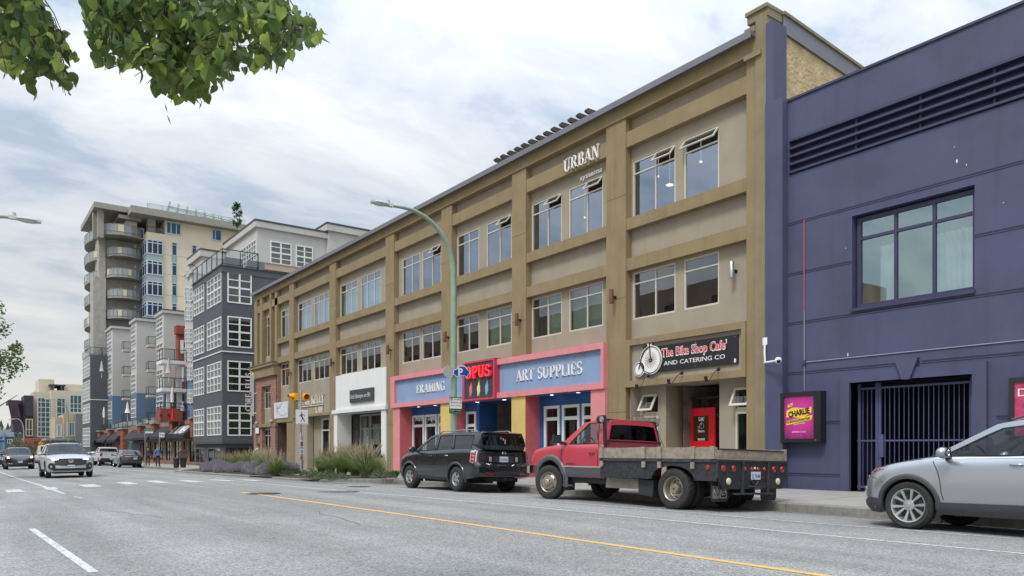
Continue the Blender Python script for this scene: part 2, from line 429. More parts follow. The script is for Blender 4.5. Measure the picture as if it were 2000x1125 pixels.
# ------------------------------------------------------------------ materials
F = 17.8                                                  # street face of the two big buildings
W_ = lambda r,g,b,k=1.0: tuple(q*k for q in lin((r,g,b)))
olive = mat('stucco_olive',W_(141,125,92),.9,var=.10,vs=1.3,bump=.4,bs=45,streak=.16)
taupe = mat('stucco_taupe',W_(158,148,130),.9,var=.07,vs=1.1,bump=.3,bs=45,streak=.07)
tan_pier = mat('stucco_pier',W_(136,126,100),.9,var=.12,vs=1.6,bump=.35,bs=45,streak=.2)
purple = mat('stucco_purple',W_(74,77,104),.66,var=.13,vs=.7,bump=.3,bs=38,streak=.12)
purple_dk = mat('purple_trim',W_(60,60,86),.5,var=.12,vs=2)
gate_m = mat('gate_paint',W_(82,84,114),.45,var=.1)
pinkm = mat('stucco_pink',W_(216,138,141),.85,var=.06,vs=2,bump=.25,streak=.08)
rosem = mat('stucco_rose',W_(200,100,106),.85,var=.07,vs=2,bump=.25,streak=.06)
bluep = mat('stucco_blue',W_(134,158,190),.85,var=.05,vs=2,bump=.25,streak=.08)
blued = mat('paint_deep_blue',W_(40,92,150),.6,var=.08,vs=2)
yellm = mat('stucco_yellow',W_(212,184,108),.85,var=.06,vs=2,bump=.25,streak=.06)
whitem = mat('white_paint',W_(232,232,228),.7,var=.03,vs=2)
whites = mat('stucco_white',W_(226,226,222),.85,var=.03,vs=1.4,bump=.2,streak=.05)
frame_m = mat('frame_cream',W_(205,196,180),.5,var=.03)
frame_w = mat('frame_white',W_(225,226,222),.45)
blackm = mat('black_paint',(.015,.015,.017),.45)
darkgl = mat('dark_room',(.05,.047,.043),.9)
coping = mat('metal_coping',W_(122,121,126),.5,.3,var=.06)
steel = mat('brushed_steel',W_(170,172,172),.35,.8,var=.05)
galv = mat('galvanised_steel',W_(150,153,152),.5,.5,var=.12,vs=9)
rust = mat('rusted_copper',W_(110,70,48),.7,.3,var=.25,vs=14)
greenpole = mat('pole_green',W_(140,160,138),.55,var=.10,vs=5,streak=.1)
concrete = mat('concrete',W_(172,168,160,.75),.92,var=.09,vs=2.2,bump=.5,bs=60,streak=0)
conc_dk = mat('concrete_dark',W_(168,164,156),.92,var=.14,vs=1.1,bump=.4,bs=10,streak=.18)
kerbm = mat('kerb_concrete',W_(150,146,138,.7),.92,var=.22,vs=5,bump=.8,bs=60)
joint = mat('joint_dirt',(.10,.095,.085),.95,var=.2)
soil = mat('soil',(.07,.055,.04),1,var=.4,vs=20,bump=.9)
brickm = None
glass3 = glass('upper_window_glass',(.60,.70,.76),4.5,0,.05,(.74,.84,1))
glassm = glass('window_glass',(.72,.78,.76),2.8,0,.05,(.80,.86,.92))
glass2 = glass('storefront_glass',(.62,.68,.66),1.6,0,.03)
glassb = glass('blue_glass',(.10,.2,.38),1.8,0,.05,(.55,.75,1))
blind = mat('blind_fabric',W_(206,216,214),.8)
blind_g = mat('blind_green',W_(128,140,122),.8)
wood = mat('weathered_wood',W_(128,116,104),.85,col2=W_(160,148,134),vs=9,bump=.5,bs=40)

def asphalt():
    m = bpy.data.materials.new('asphalt'); m.use_nodes = True; N = m.node_tree.nodes; L = m.node_tree.links; b = N['Principled BSDF']
    b.inputs['Roughness'].default_value = .93; b.inputs['Specular IOR Level'].default_value = .25
    g = N.new('ShaderNodeNewGeometry')
    def nz(s,d,r=.6):
        n = N.new('ShaderNodeTexNoise'); n.inputs['Scale'].default_value = s; n.inputs['Detail'].default_value = d; n.inputs['Roughness'].default_value = r
        L.new(g.outputs['Position'],n.inputs['Vector']); return n.outputs['Fac']
    def ramp(x,a,ca,c,cc):
        r = N.new('ShaderNodeValToRGB'); L.new(x,r.inputs[0]); q = r.color_ramp.elements
        q[0].position = a; q[0].color = (ca,ca,ca,1); q[1].position = c; q[1].color = (cc,cc,cc,1); return r.outputs[0]
    def mul(a,b_):
        x = N.new('ShaderNodeMix'); x.data_type = 'RGBA'; x.blend_type = 'MULTIPLY'; x.inputs[0].default_value = 1
        L.new(a,x.inputs[6]); L.new(b_,x.inputs[7]); return x.outputs[2]
    v = N.new('ShaderNodeTexVoronoi'); v.inputs['Scale'].default_value = 62; L.new(g.outputs['Position'],v.inputs['Vector'])
    sep = N.new('ShaderNodeSeparateColor'); L.new(v.outputs['Color'],sep.inputs[0])
    stone = ramp(sep.outputs[0],.05,.64,.95,1.40)
    base = N.new('ShaderNodeRGB'); base.outputs[0].default_value = (.262,.257,.247,1)
    c = mul(base.outputs[0],stone); c = mul(c,ramp(nz(.35,5),.35,.90,.68,1.08)); c = mul(c,ramp(nz(3.2,5),.3,.93,.7,1.06))
    # wheel tracks and old patches stretched along the street
    mp_ = N.new('ShaderNodeMapping'); mp_.inputs['Scale'].default_value = (1.1,.05,1); L.new(g.outputs['Position'],mp_.inputs[0])
    n = N.new('ShaderNodeTexNoise'); n.inputs['Scale'].default_value = 1.3; n.inputs['Detail'].default_value = 3; L.new(mp_.outputs[0],n.inputs['Vector'])
    c = mul(c,ramp(n.outputs['Fac'],0.36,.84,.62,1.06))
    L.new(c,b.inputs['Base Color'])
    bp = N.new('ShaderNodeBump'); bp.inputs['Strength'].default_value = .7; bp.inputs['Distance'].default_value = .006
    L.new(v.outputs['Distance'],bp.inputs['Height']); L.new(bp.outputs[0],b.inputs['Normal'])
    return m
asph = asphalt()
def worn_paint(name,col,wear=.5,lo=.30):
    m = bpy.data.materials.new(name); m.use_nodes = True; N = m.node_tree.nodes; L = m.node_tree.links; b = N['Principled BSDF']
    b.inputs['Roughness'].default_value = .8
    g = N.new('ShaderNodeNewGeometry'); n = N.new('ShaderNodeTexNoise'); n.inputs['Scale'].default_value = 16; n.inputs['Detail'].default_value = 8; n.inputs['Roughness'].default_value = .7
    L.new(g.outputs['Position'],n.inputs['Vector']); r = N.new('ShaderNodeValToRGB'); L.new(n.outputs['Fac'],r.inputs[0]); q = r.color_ramp.elements
    q[0].position = lo; q[0].color = (.2,.195,.185,1); q[1].position = lo+.12; q[1].color = (*col,1)
    L.new(r.outputs[0],b.inputs['Base Color']); return m
paint_w = worn_paint('road_paint_white',(.54,.54,.51),lo=.38); paint_y = worn_paint('road_paint_yellow',(.66,.40,.10),lo=.34)
paint_o = worn_paint('road_paint_worn',(.45,.43,.38),lo=.44)

def brick(name,c1,c2,mort,sc=1.0):
    m = bpy.data.materials.new(name); m.use_nodes = True; N = m.node_tree.nodes; L = m.node_tree.links; b = N['Principled BSDF']
    b.inputs['Roughness'].default_value = .9
    g = N.new('ShaderNodeNewGeometry'); s = N.new('ShaderNodeSeparateXYZ'); L.new(g.outputs['Position'],s.inputs[0])
    a = N.new('ShaderNodeMath'); a.operation = 'ADD'; L.new(s.outputs[0],a.inputs[0]); L.new(s.outputs[1],a.inputs[1])
    c = N.new('ShaderNodeCombineXYZ'); L.new(a.outputs[0],c.inputs[0]); L.new(s.outputs[2],c.inputs[1])
    t = N.new('ShaderNodeTexBrick'); L.new(c.outputs[0],t.inputs['Vector']); t.inputs['Scale'].default_value = 1
    t.inputs['Brick Width'].default_value = .22*sc; t.inputs['Row Height'].default_value = .075*sc; t.inputs['Mortar Size'].default_value = .009
    t.inputs['Color1'].default_value = (*c1,1); t.inputs['Color2'].default_value = (*c2,1); t.inputs['Mortar'].default_value = (*mort,1)
    t.inputs['Bias'].default_value = -.1
    n = N.new('ShaderNodeTexNoise'); n.inputs['Scale'].default_value = 5; n.inputs['Detail'].default_value = 4; L.new(g.outputs['Position'],n.inputs['Vector'])
    r = N.new('ShaderNodeValToRGB'); L.new(n.outputs['Fac'],r.inputs[0]); r.color_ramp.elements[0].color = (.7,.7,.7,1); r.color_ramp.elements[1].color = (1.2,1.2,1.2,1)
    x = N.new('ShaderNodeMix'); x.data_type = 'RGBA'; x.blend_type = 'MULTIPLY'; x.inputs[0].default_value = 1
    L.new(t.outputs[0],x.inputs[6]); L.new(r.outputs[0],x.inputs[7]); L.new(x.outputs[2],b.inputs['Base Color'])
    bp = N.new('ShaderNodeBump'); bp.inputs['Strength'].default_value = .8; bp.inputs['Distance'].default_value = .01; bp.invert = True
    L.new(t.outputs['Fac'],bp.inputs['Height']); L.new(bp.outputs[0],b.inputs['Normal']); MATS[name] = m; return m
brick_r = brick('brick_red',W_(150,98,82),W_(112,70,60),W_(150,138,125))
brick_p = brick('brick_pinkish',W_(172,122,108),W_(138,92,80),W_(150,138,125))
brick_o = brick('brick_orange',W_(165,84,62),W_(130,62,48),W_(140,110,95))

# ------------------------------------------------------------------ ground, road, pavement
ys = [-60,-30,-12] + [q*1.0 for q in range(-6,100,2)] + list(range(100,260,10)) + [300,400,550,700,1000,1800,3000]
def kerbx(y):                                              # street edge of the right-hand kerb
    pts = [(-60,13.5),(26.0,13.5),(27.2,13.2),(28.4,11.9),(29.2,11.3),(30.0,11.2),(53,11.5),(55,11.8),(58,13.0),(60,13.4),(3000,13.4)]
    for (a,p),(b,q) in zip(pts,pts[1:]):
        if y <= b: return p+(q-p)*(y-a)/(b-a)
    return 13.4
m = MB()
xs_ = [-900,-300,-80,-30,-14,0,14,40,90,300,900,2500]
m.grid([[(x,y,-GY(y)-.45-(.0 if abs(x) < 50 else 2)) for x in xs_] for y in ys])
tag(m.build('ground',mat('ground_earth',(.12,.12,.09),.95,var=.3,vs=.05)),kind='structure')
m = MB(); rx = [-30,-12,-8,-4,-1.5,.9,3.5,6.1,8,9.6,11.4,12.4,13.4,16]
m.grid([[(x,y,RD(x,y)) for x in rx] for y in ys[:-2]])
road = tag(m.build('road',asph),kind='structure')
def strip(name,path,w,mt,lift=.004,step=1.5,kind='structure'):
    """a painted line along a ground path (x, y), laid just over the camber"""
    P = []
    for (a,b) in zip(path,path[1:]):
        L_ = math.hypot(b[0]-a[0],b[1]-a[1]); n = max(1,int(L_/step))
        P += [(a[0]+(b[0]-a[0])*k/n,a[1]+(b[1]-a[1])*k/n) for k in range(n)]
    P.append(path[-1]); mb = MB(); rows = []
    for k,p in enumerate(P):
        a = P[max(k-1,0)]; b = P[min(k+1,len(P)-1)]; t = Vector((b[0]-a[0],b[1]-a[1])).normalized()
        nx,ny = -t.y*w/2,t.x*w/2
        rows.append([(p[0]+nx*s,p[1]+ny*s,RD(p[0]+nx*s,p[1]+ny*s)+lift) for s in (-1,0,1)])
    mb.grid(rows); return tag(mb.build(name,mt),kind=kind)
g = groundpt
strip('centre_line',[(6.15,-8),(6.15,8),(6.1,20.6)],.115,paint_y,step=1)
strip('centre_line',[(6.1,24.5),(6.15,34)],.10,paint_o); strip('centre_line',[(6.3,40),(6.6,95)],.10,paint_o)
strip('lane_line',[g(2000,1081.8),g(1560,1041.2),g(1000,986.6),g(600,952.5),g(460,939.5)],.10,paint_w,step=1)
strip('parking_line',[g(2000,1053.8),g(1560,1019.4),g(1000,972.6),g(770,953.8)],.085,paint_w,step=1)
strip('parking_line',[g(720,950),g(640,944.5)],.10,paint_w)
strip('lane_line',[g(183,1118),g(62,1033)],.09,paint_w,step=1)
strip('lane_line',[g(196,1127),g(300,1200)],.15,paint_w,step=1)
strip('edge_line',[g(125,964.5),g(85,950),g(0,922),g(-30,913)],.10,paint_w,step=2)
strip('edge_line',[g(160,974),g(146,969.5)],.12,paint_o)
strip('edge_line',[g(2,989),g(8,992)],.12,paint_o)
for u0,v0,u1,v1 in ((455,936.5,480,938.6),(424,933.8,440,935.4),(400,931.6,412,932.8),(378,929,390,930.2),(355,927,366,928.2),(334,925,344,926),(314,923,324,924),(296,921.3,305,922.2),(278,919.8,286,920.5),(262,918.2,269,918.8),(236,916,243,916.6),(220,914.5,228,915.2)):
    strip('lane_dash',[g(u0-3,v0-.6),g(u1-3,v1-.6)],.11,paint_w)
bars = [((9,957.5),(38,956),(50,961),(14,962.5)),((82,952.5),(108,951.5),(115,956.5),(92,957.5)),((151,947.5),(182,946),(202,950.5),(168,952)),
        ((225,942.5),(250,941.3),(272,945.3),(247,947)),((283,939.7),(306,938.8),(334,942.8),(308,944)),((343,938.7),(366,938),(401,941.3),(378,942.4)),
        ((404,937.2),(420,936.5),(462,939.2),(446,940.4)),((462,937.2),(480,936.6),(515,939),(498,940))]
for q in bars:
    P = [g(*p) for p in q]; mb = MB()
    mb.grid([[(x,y,RD(x,y)+.008) for x,y in [(P[0][0]+(P[1][0]-P[0][0])*t,P[0][1]+(P[1][1]-P[0][1])*t),(P[3][0]+(P[2][0]-P[3][0])*t,P[3][1]+(P[2][1]-P[3][1])*t)]] for t in (0,.5,1)])
    tag(mb.build('crosswalk_bar',paint_w),kind='structure')
strip('gutter',[(13.30,-10),(13.30,25.8)],.34,mat('gutter_grime',(.15,.147,.14),.95,var=.35,vs=6,bump=.5),.002,1)
random.seed(44); m = MB()
for k in range(70):
    y = random.uniform(-2,26); x = 13.42-abs(random.gauss(0,.12)); a = random.uniform(0,6.28); r = random.uniform(.015,.035); z = RD(x,y)+.008
    m.face([(x+r*cos(a),y+r*sin(a),z),(x+.4*r*cos(a+1.6),y+.4*r*sin(a+1.6),z+.012),(x-r*cos(a),y-r*sin(a),z+.004),(x-.4*r*cos(a+1.6),y-.4*r*sin(a+1.6),z+.01)])
tag(m.build('fallen_leaves',mat('dry_leaf',(.22,.15,.08),.9,var=.3,vs=30)),kind='stuff')
# sealed cracks and darker repair patches
patchm = mat('asphalt_patch',(.105,.103,.098),.93,var=.2,vs=9,bump=.5)
sealm = mat('crack_sealant',(.055,.055,.055),.7)
random.seed(3)
for (x,y,L_,dx) in ((4.9,10.5,3,.4),(8.2,15,5,.6),(2.8,14,3,-.6),(8.8,11,3,.2)):
    P = [(x+dx*k/8+random.uniform(-.07,.07),y+L_*k/8) for k in range(9)]
    strip('road_crack',P,.012,sealm,.003,.5)
for (u,v,a,b) in ((655,961,.7,.2),):
    if not a: continue
    x,y = g(u,v); mb = MB()
    mb.face([(x+a*cos(w),y+b*2.2*sin(w),RD(x,y)+.006+0*w) for w in [2*pi*k/20 for k in range(20)]])
    tag(mb.build('road_patch',patchm),kind='structure')
def manhole(x,y,r,lab):
    t = thing('manhole_cover',lab,'manhole',(x,y,RD(x,y)))
    a = MB().lathe([(r+.09,.005),(r+.09,.009),(r+.01,.009),(r+.01,.005)],24,close=True); a.build('frame_ring',mat('cast_iron',(.05,.05,.052),.6,.5),t)
    b = MB().lathe([(r,.003),(r,.011),(.02,.011)],24); b.build('lid',MATS['cast_iron'],t)
manhole(*g(515,964.5),.33,'round iron manhole cover in the road left of the yellow line end')
manhole(*g(700,951),.3,'round iron cover in the asphalt near the kerb by the black suv')

# pavement
m = MB()
prow = [y for y in ys if -30 <= y <= 400] + [26.0,27.2,28.4,29.2,53,55,58]
prow = sorted(set(prow))
m.grid([[(kerbx(y)+.02,y,SW(kerbx(y),y)-.012)] + [(x,y,SW(x,y)-.012) for x in (14.6,17,19,26)] + [(40,y,SW(26,y)-.012)] for y in prow])
pav = tag(m.build('pavement',joint),kind='structure')
random.seed(11)
# kerb stones
ky = [-12+3.0*k for k in range(13)] + [26.6,27.8,28.7,30.0,33.4] + [36.8+3.05*k for k in range(7)] + [60+4*k for k in range(8)]
ky = sorted(set(ky))
for y0,y1 in zip(ky,ky[1:]):
    if 33.3 < y0 < 36.5:
        hh = .03
    else: hh = None
    mb = MB(); n = max(1,int((y1-y0)/1.0)); rows = []
    for k in range(n+1):
        y = y0+.008+(y1-y0-.016)*k/n; x = kerbx(y); zt = SW(x,y) if hh is None else RD(x,y)+hh; zb = RD(x,y)-.05
        rows.append([(x-.012,y,zb),(x,y,zt-.02),(x+.02,y,zt),(x+.16,y,zt+.001),(x+.16,y,zt-.06)])
    mb.grid(rows); mb.face(rows[0]); mb.face(rows[-1]); mb.build('kerbstone',kerbm,pav)
# slabs
slab_cols = [(13.68,15.03),(15.04,16.42),(16.43,17.79)]
y = -6.0
while y < 57:
    for x0,x1 in slab_cols:
        w = 1.5
        if 27 < y < 36.9 and x1 < 15.1:
            pass
        o = random.uniform(-.003,.003); mb = MB(); c = [(x0+.004,y+.004),(x1-.004,y+.004),(x1-.004,y+w-.008),(x0+.004,y+w-.008)]
        t = [(a,b,SW(a,b)+o) for a,b in c]; lo = [(a,b,SW(a,b)-.05) for a,b in c]
        i = len(mb.v); mb.hexa(lo+t); mb.build('paving_slab',concrete,pav)
    y += 1.51
# big slabs beyond, and inside the bulge between kerb and slabs
def flat(name,pts,mt,lift,par=None,f=SW):
    mb = MB(); top = [(a,b,f(a,b)+lift) for a,b in pts]; mb.prism([(a,b,f(a,b)-.06) for a,b in pts],(0,0,0.0001),caps=False)
    mb = MB(); mb.face(top); n = len(top)
    for k in range(n):
        p,q = top[k],top[(k+1) % n]; mb.face([p,q,(q[0],q[1],q[2]-.08),(p[0],p[1],p[2]-.08)])
    return mb.build(name,mt,par)
def kx(y): return kerbx(y)+.165
for y0,y1 in ((27.5,28.6),(28.6,30),(30,32),(32,33.4)):
    flat('paving_slab',[(kx(y0),y0+.004),(13.67,y0+.004),(13.67,y1-.004),(kx(y1),y1-.004)],concrete,0,pav)
flat('paving_slab',[(kx(33.4),33.41),(13.67,33.41),(13.67,36.79),(kx(36.8),36.79)],concrete,0,pav,lambda x,y: SW(x,y)-.11*max(0,(13.6-x)/2.3))
yy = 36.8
while yy < 57:
    flat('paving_slab',[(kx(yy),yy+.004),(13.67,yy+.004),(13.67,yy+1.9),(kx(yy+1.9),yy+1.9)],concrete,0,pav); yy += 1.91
yy = 58.7
while yy < 96:
    for x0,x1 in ((kx(yy),15.4),(15.41,17.4)): flat('paving_slab',[(x0,yy),(x1,yy),(x1,yy+2.4),(x0,yy+2.4)],concrete,0,pav)
    yy += 2.42
flat('paving_slab',[(17.42,57.0),(34,57.0),(34,62.5),(17.42,62.5)],concrete,0,pav)
# drain grate in the pavement
t = thing('utility_cover','dark rectangular metal cover set in the pavement beside the poster case','cover',(15.4,11.05,SW(15.4,11)))
MB().box(-.3,.3,-.3,.3,.004,.012).build('cover_plate',mat('rusty_plate',(.06,.05,.045),.7,.4,var=.3,vs=20),t)
# opposite side of the street (seen only in reflections): kerb and pavement
m = MB(); m.grid([[(x,y,SW(13.4,y)+.02) for x in (-30,-12,-6,-1.6)] + [(-1.6,y,RD(-1.6,y)-.05)] for y in ys if -60 <= y <= 300])
tag(m.build('far_pavement',concrete),kind='structure')
# ------------------------------------------------------------------ brown three-storey building
Y = lambda u: yat(u,F)
fr = FX(F)
bb = thing('brown_commercial_building','three storey olive and taupe stucco building with shops below, roof pergola and long coping','building',(F,13.9,-1.1))
def P_(o):                                                  # builds in world coordinates under a placed empty
    o.matrix_parent_inverse = o.parent.matrix_world.inverted() if False else Matrix.Translation(-o.parent.location); return o
class Grp:
    """collects parts of a thing whose meshes are in world coordinates"""
    def __init__(s,t): s.t = t
    def __call__(s,o): o.parent = s.t; o.matrix_parent_inverse = Matrix.Translation(-s.t.location); return o
G = Grp(bb)
YR,YL = Y(1500),Y(498)
bays = [(1222,1458),(1027,1184),(882,1000),(769.5,862),(655.5,753),(573.5,643.4),(541,564.8)]
piers = [(1458,1500),(1184,1222),(1000,1027),(862,882),(753,769.5),(643.4,655.5),(564.8,573.5),(536.5,541)]
ZT = dict(coping=11.50,cop0=11.37,beam=10.93,slot=10.46,b3=9.96,s3=7.60,p1=7.22,p0=6.27,s2=5.88,base=2.02)
gz = lambda y: SW(17.8,y)
m = MB()
for k,(ul,ur) in enumerate(piers):
    a0,a1 = Y(ur),Y(ul); low = gz(a0)-.3
    if k == 0:
        am = Y(1478); fbox(m,fr,am,a1,low,ZT['beam'],0,.6)
    elif k == 7: fbox(m,fr,a0,a1,5.9,ZT['beam'],0,.6)
    else: fbox(m,fr,a0,a1,low,ZT['beam'],0,.6)
split(m,'pier',olive,G); o = None
m = MB(); fbox(m,fr,YR,Y(1478),gz(YR)-.3,11.80,-.06,.6); split(m,'end_pier',tan_pier,G)
m = MB(); fbox(m,fr,YR-.03,Y(1462),11.80,12.02,-.06,.6); fbox(m,fr,YR-.05,Y(1460),12.02,12.12,-.12,.66); split(m,'parapet_cap',tan_pier,G)
m = MB(); fbox(m,fr,Y(1490),Y(1458),10.80,10.93,-.13,-.001); fbox(m,fr,Y(1478),Y(1458),11.52,11.68,-.1,.4); split(m,'pier_ledge',tan_pier,G)
def band(b0,b1,d0=0,d1=.28,full=False,mt=olive,name='band',us=None):
    for ul,ur in (us or bays):
        mb = MB(); fbox(mb,fr,Y(ur)+.002,Y(ul)-.002,b0,b1,d0,d1+.02); G(mb.build(name,mt))
band(ZT['b3'],ZT['slot'],d0=.03); band(ZT['p1'],ZT['s3'],d0=.03); band(ZT['p0'] - .40,ZT['p0'],d0=.03)
m = MB(); fbox(m,fr,Y(1478),YL,ZT['beam'],ZT['cop0'],-.05,.6); G(m.build('cornice_beam',olive))
m = MB(); fbox(m,fr,Y(1478),YL+.15,ZT['cop0'],ZT['coping'],-.28,.5); fbox(m,fr,Y(1478),YL+.15,ZT['cop0']-.07,ZT['cop0'],-.28,-.25); split(m,'roof_coping',coping,G)
# window specification per bay: (u_left, u_right, columns)
W3 = [[(1236,1319.3,2),(1335.7,1404.6,1)],[(1038.7,1097.3,2),(1111,1177.8,2)],[(892,935.6,2),(950,999,2)],[(785.8,820.4,2),(824.4,861.5,2)],
      [(662,698,3),(704.4,744.3,3)],[(578.7,608,3),(613,643,3)],[(545,563.8,2)]]
opens3 = {(0,0): (1,),(0,1): (0,),(1,0): (1,),(1,1): (1,),(2,1): (1,),(3,1): (1,)}
for bi,((ul,ur),wins) in enumerate(zip(bays,W3)):
    a0,a1 = Y(ur),Y(ul); fp = FX(F+.28)
    lowb = 2.0
    holes = []
    for (wl_,wr,nc) in wins:
        wa,wb = yat(wr,F+.28),yat(wl_,F+.28); wb = min(wb,a1-.02); wa = max(wa,a0+.02)
        holes += [(wa,wb,ZT['s3']+.01,9.53),(wa,wb,4.26,5.82)]
    m = MB(); wall(m,fp,a0,a1,lowb,ZT['beam'],holes,.14); G(m.build('recessed_wall',taupe))
    for hi,h in enumerate(holes):
        wi,fl = hi//2,hi % 2; nc = wins[wi][2]
        nc_f = [k/nc for k in range(1,nc)] if nc != 2 else [.46]
        row = [.775] if fl == 0 else [.76]
        op = ()
        if fl == 0: op = tuple((c,1) for c in range(nc) if ((bi,wi) in opens3 and ((c,) == opens3[(bi,wi)] or (nc == 2 and c == 0 and (bi,wi) in opens3))))
        w = window(bb,fp,h[0],h[1],h[2],h[3],nc_f,row,frame_m,glass3 if fl == 0 else glassm,.055,.045,.05,.07,openings=op[:1] if fl == 0 and (bi,wi) in opens3 else ())
        G(w); 
        # what hangs or stands behind the glass
        if bi in (4,5) and fl == 0:
            s = MB(); ww = h[1]-h[0]; n = int(ww/.09)
            for k in range(n): s.face([fp(h[0]+ww*k/n,h[2]+.04,.22+.02*(k % 2)),fp(h[0]+ww*(k+.95)/n,h[2]+.04,.24-.02*(k % 2)),fp(h[0]+ww*(k+.95)/n,h[2]+(h[3]-h[2])*.8,.24-.02*(k % 2)),fp(h[0]+ww*k/n,h[2]+(h[3]-h[2])*.8,.22+.02*(k % 2))])
            G(s.build('vertical_blind',blind))
        elif fl == 1 and bi in (1,2) and (bi,wi) != (2,0):
            s = MB(); s.face([fp(h[0]+.03,h[2]+.05,.2),fp((h[0]+(h[1]-h[0])*(1 if wi else .55)),h[2]+.05,.2),fp((h[0]+(h[1]-h[0])*(1 if wi else .55)),h[3]-.06,.2),fp(h[0]+.03,h[3]-.06,.2)]); G(s.build('roller_blind',blind_g))
# dark interior floors
m = MB()
for b0,b1 in ((ZT['s3']-.4,10.2),(3.9,6.4)):
    fi = FX(F+.45)
    m.face([fi(YR+.3,b0,3.2),fi(YL-.3,b0,3.2),fi(YL-.3,b1,3.2),fi(YR+.3,b1,3.2)])
    m.face([fi(YR+.3,b0,0),fi(YL-.3,b0,0),fi(YL-.3,b0,3.2),fi(YR+.3,b0,3.2)])
    m.face([fi(YR+.3,b1,0),fi(YL-.3,b1,0),fi(YL-.3,b1,3.2),fi(YR+.3,b1,3.2)])
    for ul,ur in piers[1:7]:
        a = (Y(ul)+Y(ur))/2; m.face([fi(a,b0,0),fi(a,b1,0),fi(a,b1,3.2),fi(a,b0,3.2)])
G(m.build('interior',mat('interior_wall',(.27,.27,.25),.9)))
# office fittings glimpsed through the glass
lampm = mat('warm_lamp',(.9,.7,.5),.5,emit=((1,.72,.45),2))
for (u,v,r) in ((1308,361,.13),(1369,316,.05),(1286,345,.03),(902,508,.04),(1142,425,.04)):
    X2 = F+1.7; yy = yat(u,X2); zz = hgt(v,X2,yy)
    m = MB(); m.lathe([(r*.2,.05),(r,0),(r,-.015),(r*.2,-.02)],12,'z',(X2,yy,zz)); m.tube([(X2,yy,zz+.05),(X2,yy,10.1 if v < 600 else 6.3)],0.002,3)
    G(m.build('pendant_lamp',lampm if r < .1 else lampm))
# roof and the wall towards the lower purple building
m = MB(); m.box(F+.5,F+16,YR+.35,YL-.05,10.6,10.8); G(m.build('roof',mat('roof_membrane',(.2,.2,.2),.9)))
Xs = xat(1700,YR)
m = MB(); roughcast = mat('roughcast',W_(190,172,130),.95,var=.2,vs=3,bump=1.0,bs=9,bd=.06)
m.poly([[(F+.62,7.5),(F+16,7.5),(F+16,11.0),(F+.62,11.8)]],lambda a,b: (a,YR+.02,b)); G(m.build('side_wall',roughcast))
m = MB(); m.box(F+.04,F+.62,YR-.02,YR+.3,7,11.45); G(m.build('side_pier',tan_pier))
m = MB(); sl = -.075
for w_,h_,hh,mt in ((-.10,12.03,.09,0),(-.05,11.55,.48,1)):
    m.mat(mt); m.hexa([(F+.64,YR+w_,h_),(F+16,YR+w_,h_+sl*15.4),(F+16,YR+.25,h_+sl*15.4),(F+.64,YR+.25,h_),(F+.64,YR+w_,h_+hh),(F+16,YR+w_,h_+hh+sl*15.4),(F+16,YR+.25,h_+hh+sl*15.4),(F+.64,YR+.25,h_+hh)])
G(m.build('side_coping',[tan_pier,coping]))
m = MB(); m.box(F+15.9,F+16.1,YR,YL,-2,11.2); m.box(F+.3,F+16,YL-.3,YL,-2,11.4); split(m,'rear_wall',taupe,G)
# ---- far end: narrow piers, brick bay
def ub(mb,u0,u1,b0,b1,d0,d1): return fbox(mb,fr,Y(u1),Y(u0),b0,b1,d0,d1)
m = MB(); 
for u0,u1 in ((497.5,503),(508,513),(527,530.2)): ub(m,u0,u1,5.98,ZT['beam'],-.03,.4)
split(m,'thin_pier',olive,G)
h = (yat(527,F+.25),yat(513.8,F+.25)); fp = FX(F+.25)
m = MB(); wall(m,fp,Y(536.5),Y(498),5.98,ZT['beam'],[(h[0],h[1],6.6,9.5)],.14); G(m.build('recessed_wall',taupe))
G(window(bb,fp,h[0],h[1],6.6,9.5,[.4],[.78],frame_m,glassm,.055,.045,.05,.07))
m = MB(); ub(m,497.5,541,ZT['b3'],ZT['slot'],0,.26); ub(m,495,541.2,5.78,5.98,-.35,.3); ub(m,496.5,540.8,5.1,5.78,-.22,.3); split(m,'ledge',olive,G)
m = MB(); ub(m,494.6,541.4,5.98,6.03,-.4,.3); G(m.build('ledge_flashing',coping))
fb = FX(F-.02); bh = [(Y(529.5),Y(510.8),1.75,4.45),(Y(529),Y(512),-1.5,1.5)]
m = MB(); wall(m,fb,Y(540),Y(499.5),-1.7,5.1,bh,.25); G(m.build('brick_wall',brick_p))
m = MB(); ub(m,498,503,-1.8,1.72,-.1,.0); ub(m,531,540,-1.8,1.72,-.1,0); split(m,'brick_pier',brick_p,G)
m = MB(); ub(m,497.6,541,1.5,1.75,-.14,.1); G(m.build('band',olive))
fp = FX(F+.23); hh = (yat(529,F+.23),yat(517,F+.23))
m = MB(); wall(m,fp,Y(529.5),Y(510.8),-1.7,4.5,[(hh[0],hh[1],2.85,4.4),(hh[0],hh[1],-.9,1.35)],.12); G(m.build('recessed_wall',taupe))
G(window(bb,fp,hh[0],hh[1],2.85,4.4,[.5],[.75],frame_m,glassm,.055,.045,.05,.07)); G(window(bb,fp,hh[0],hh[1],-.9,1.35,[.5],[.8],frame_w,glass2,.055,.045,.05,.07))
m = MB(); ub(m,560,565,-1.9,2.0,0,.3); split(m,'pier',olive,G)
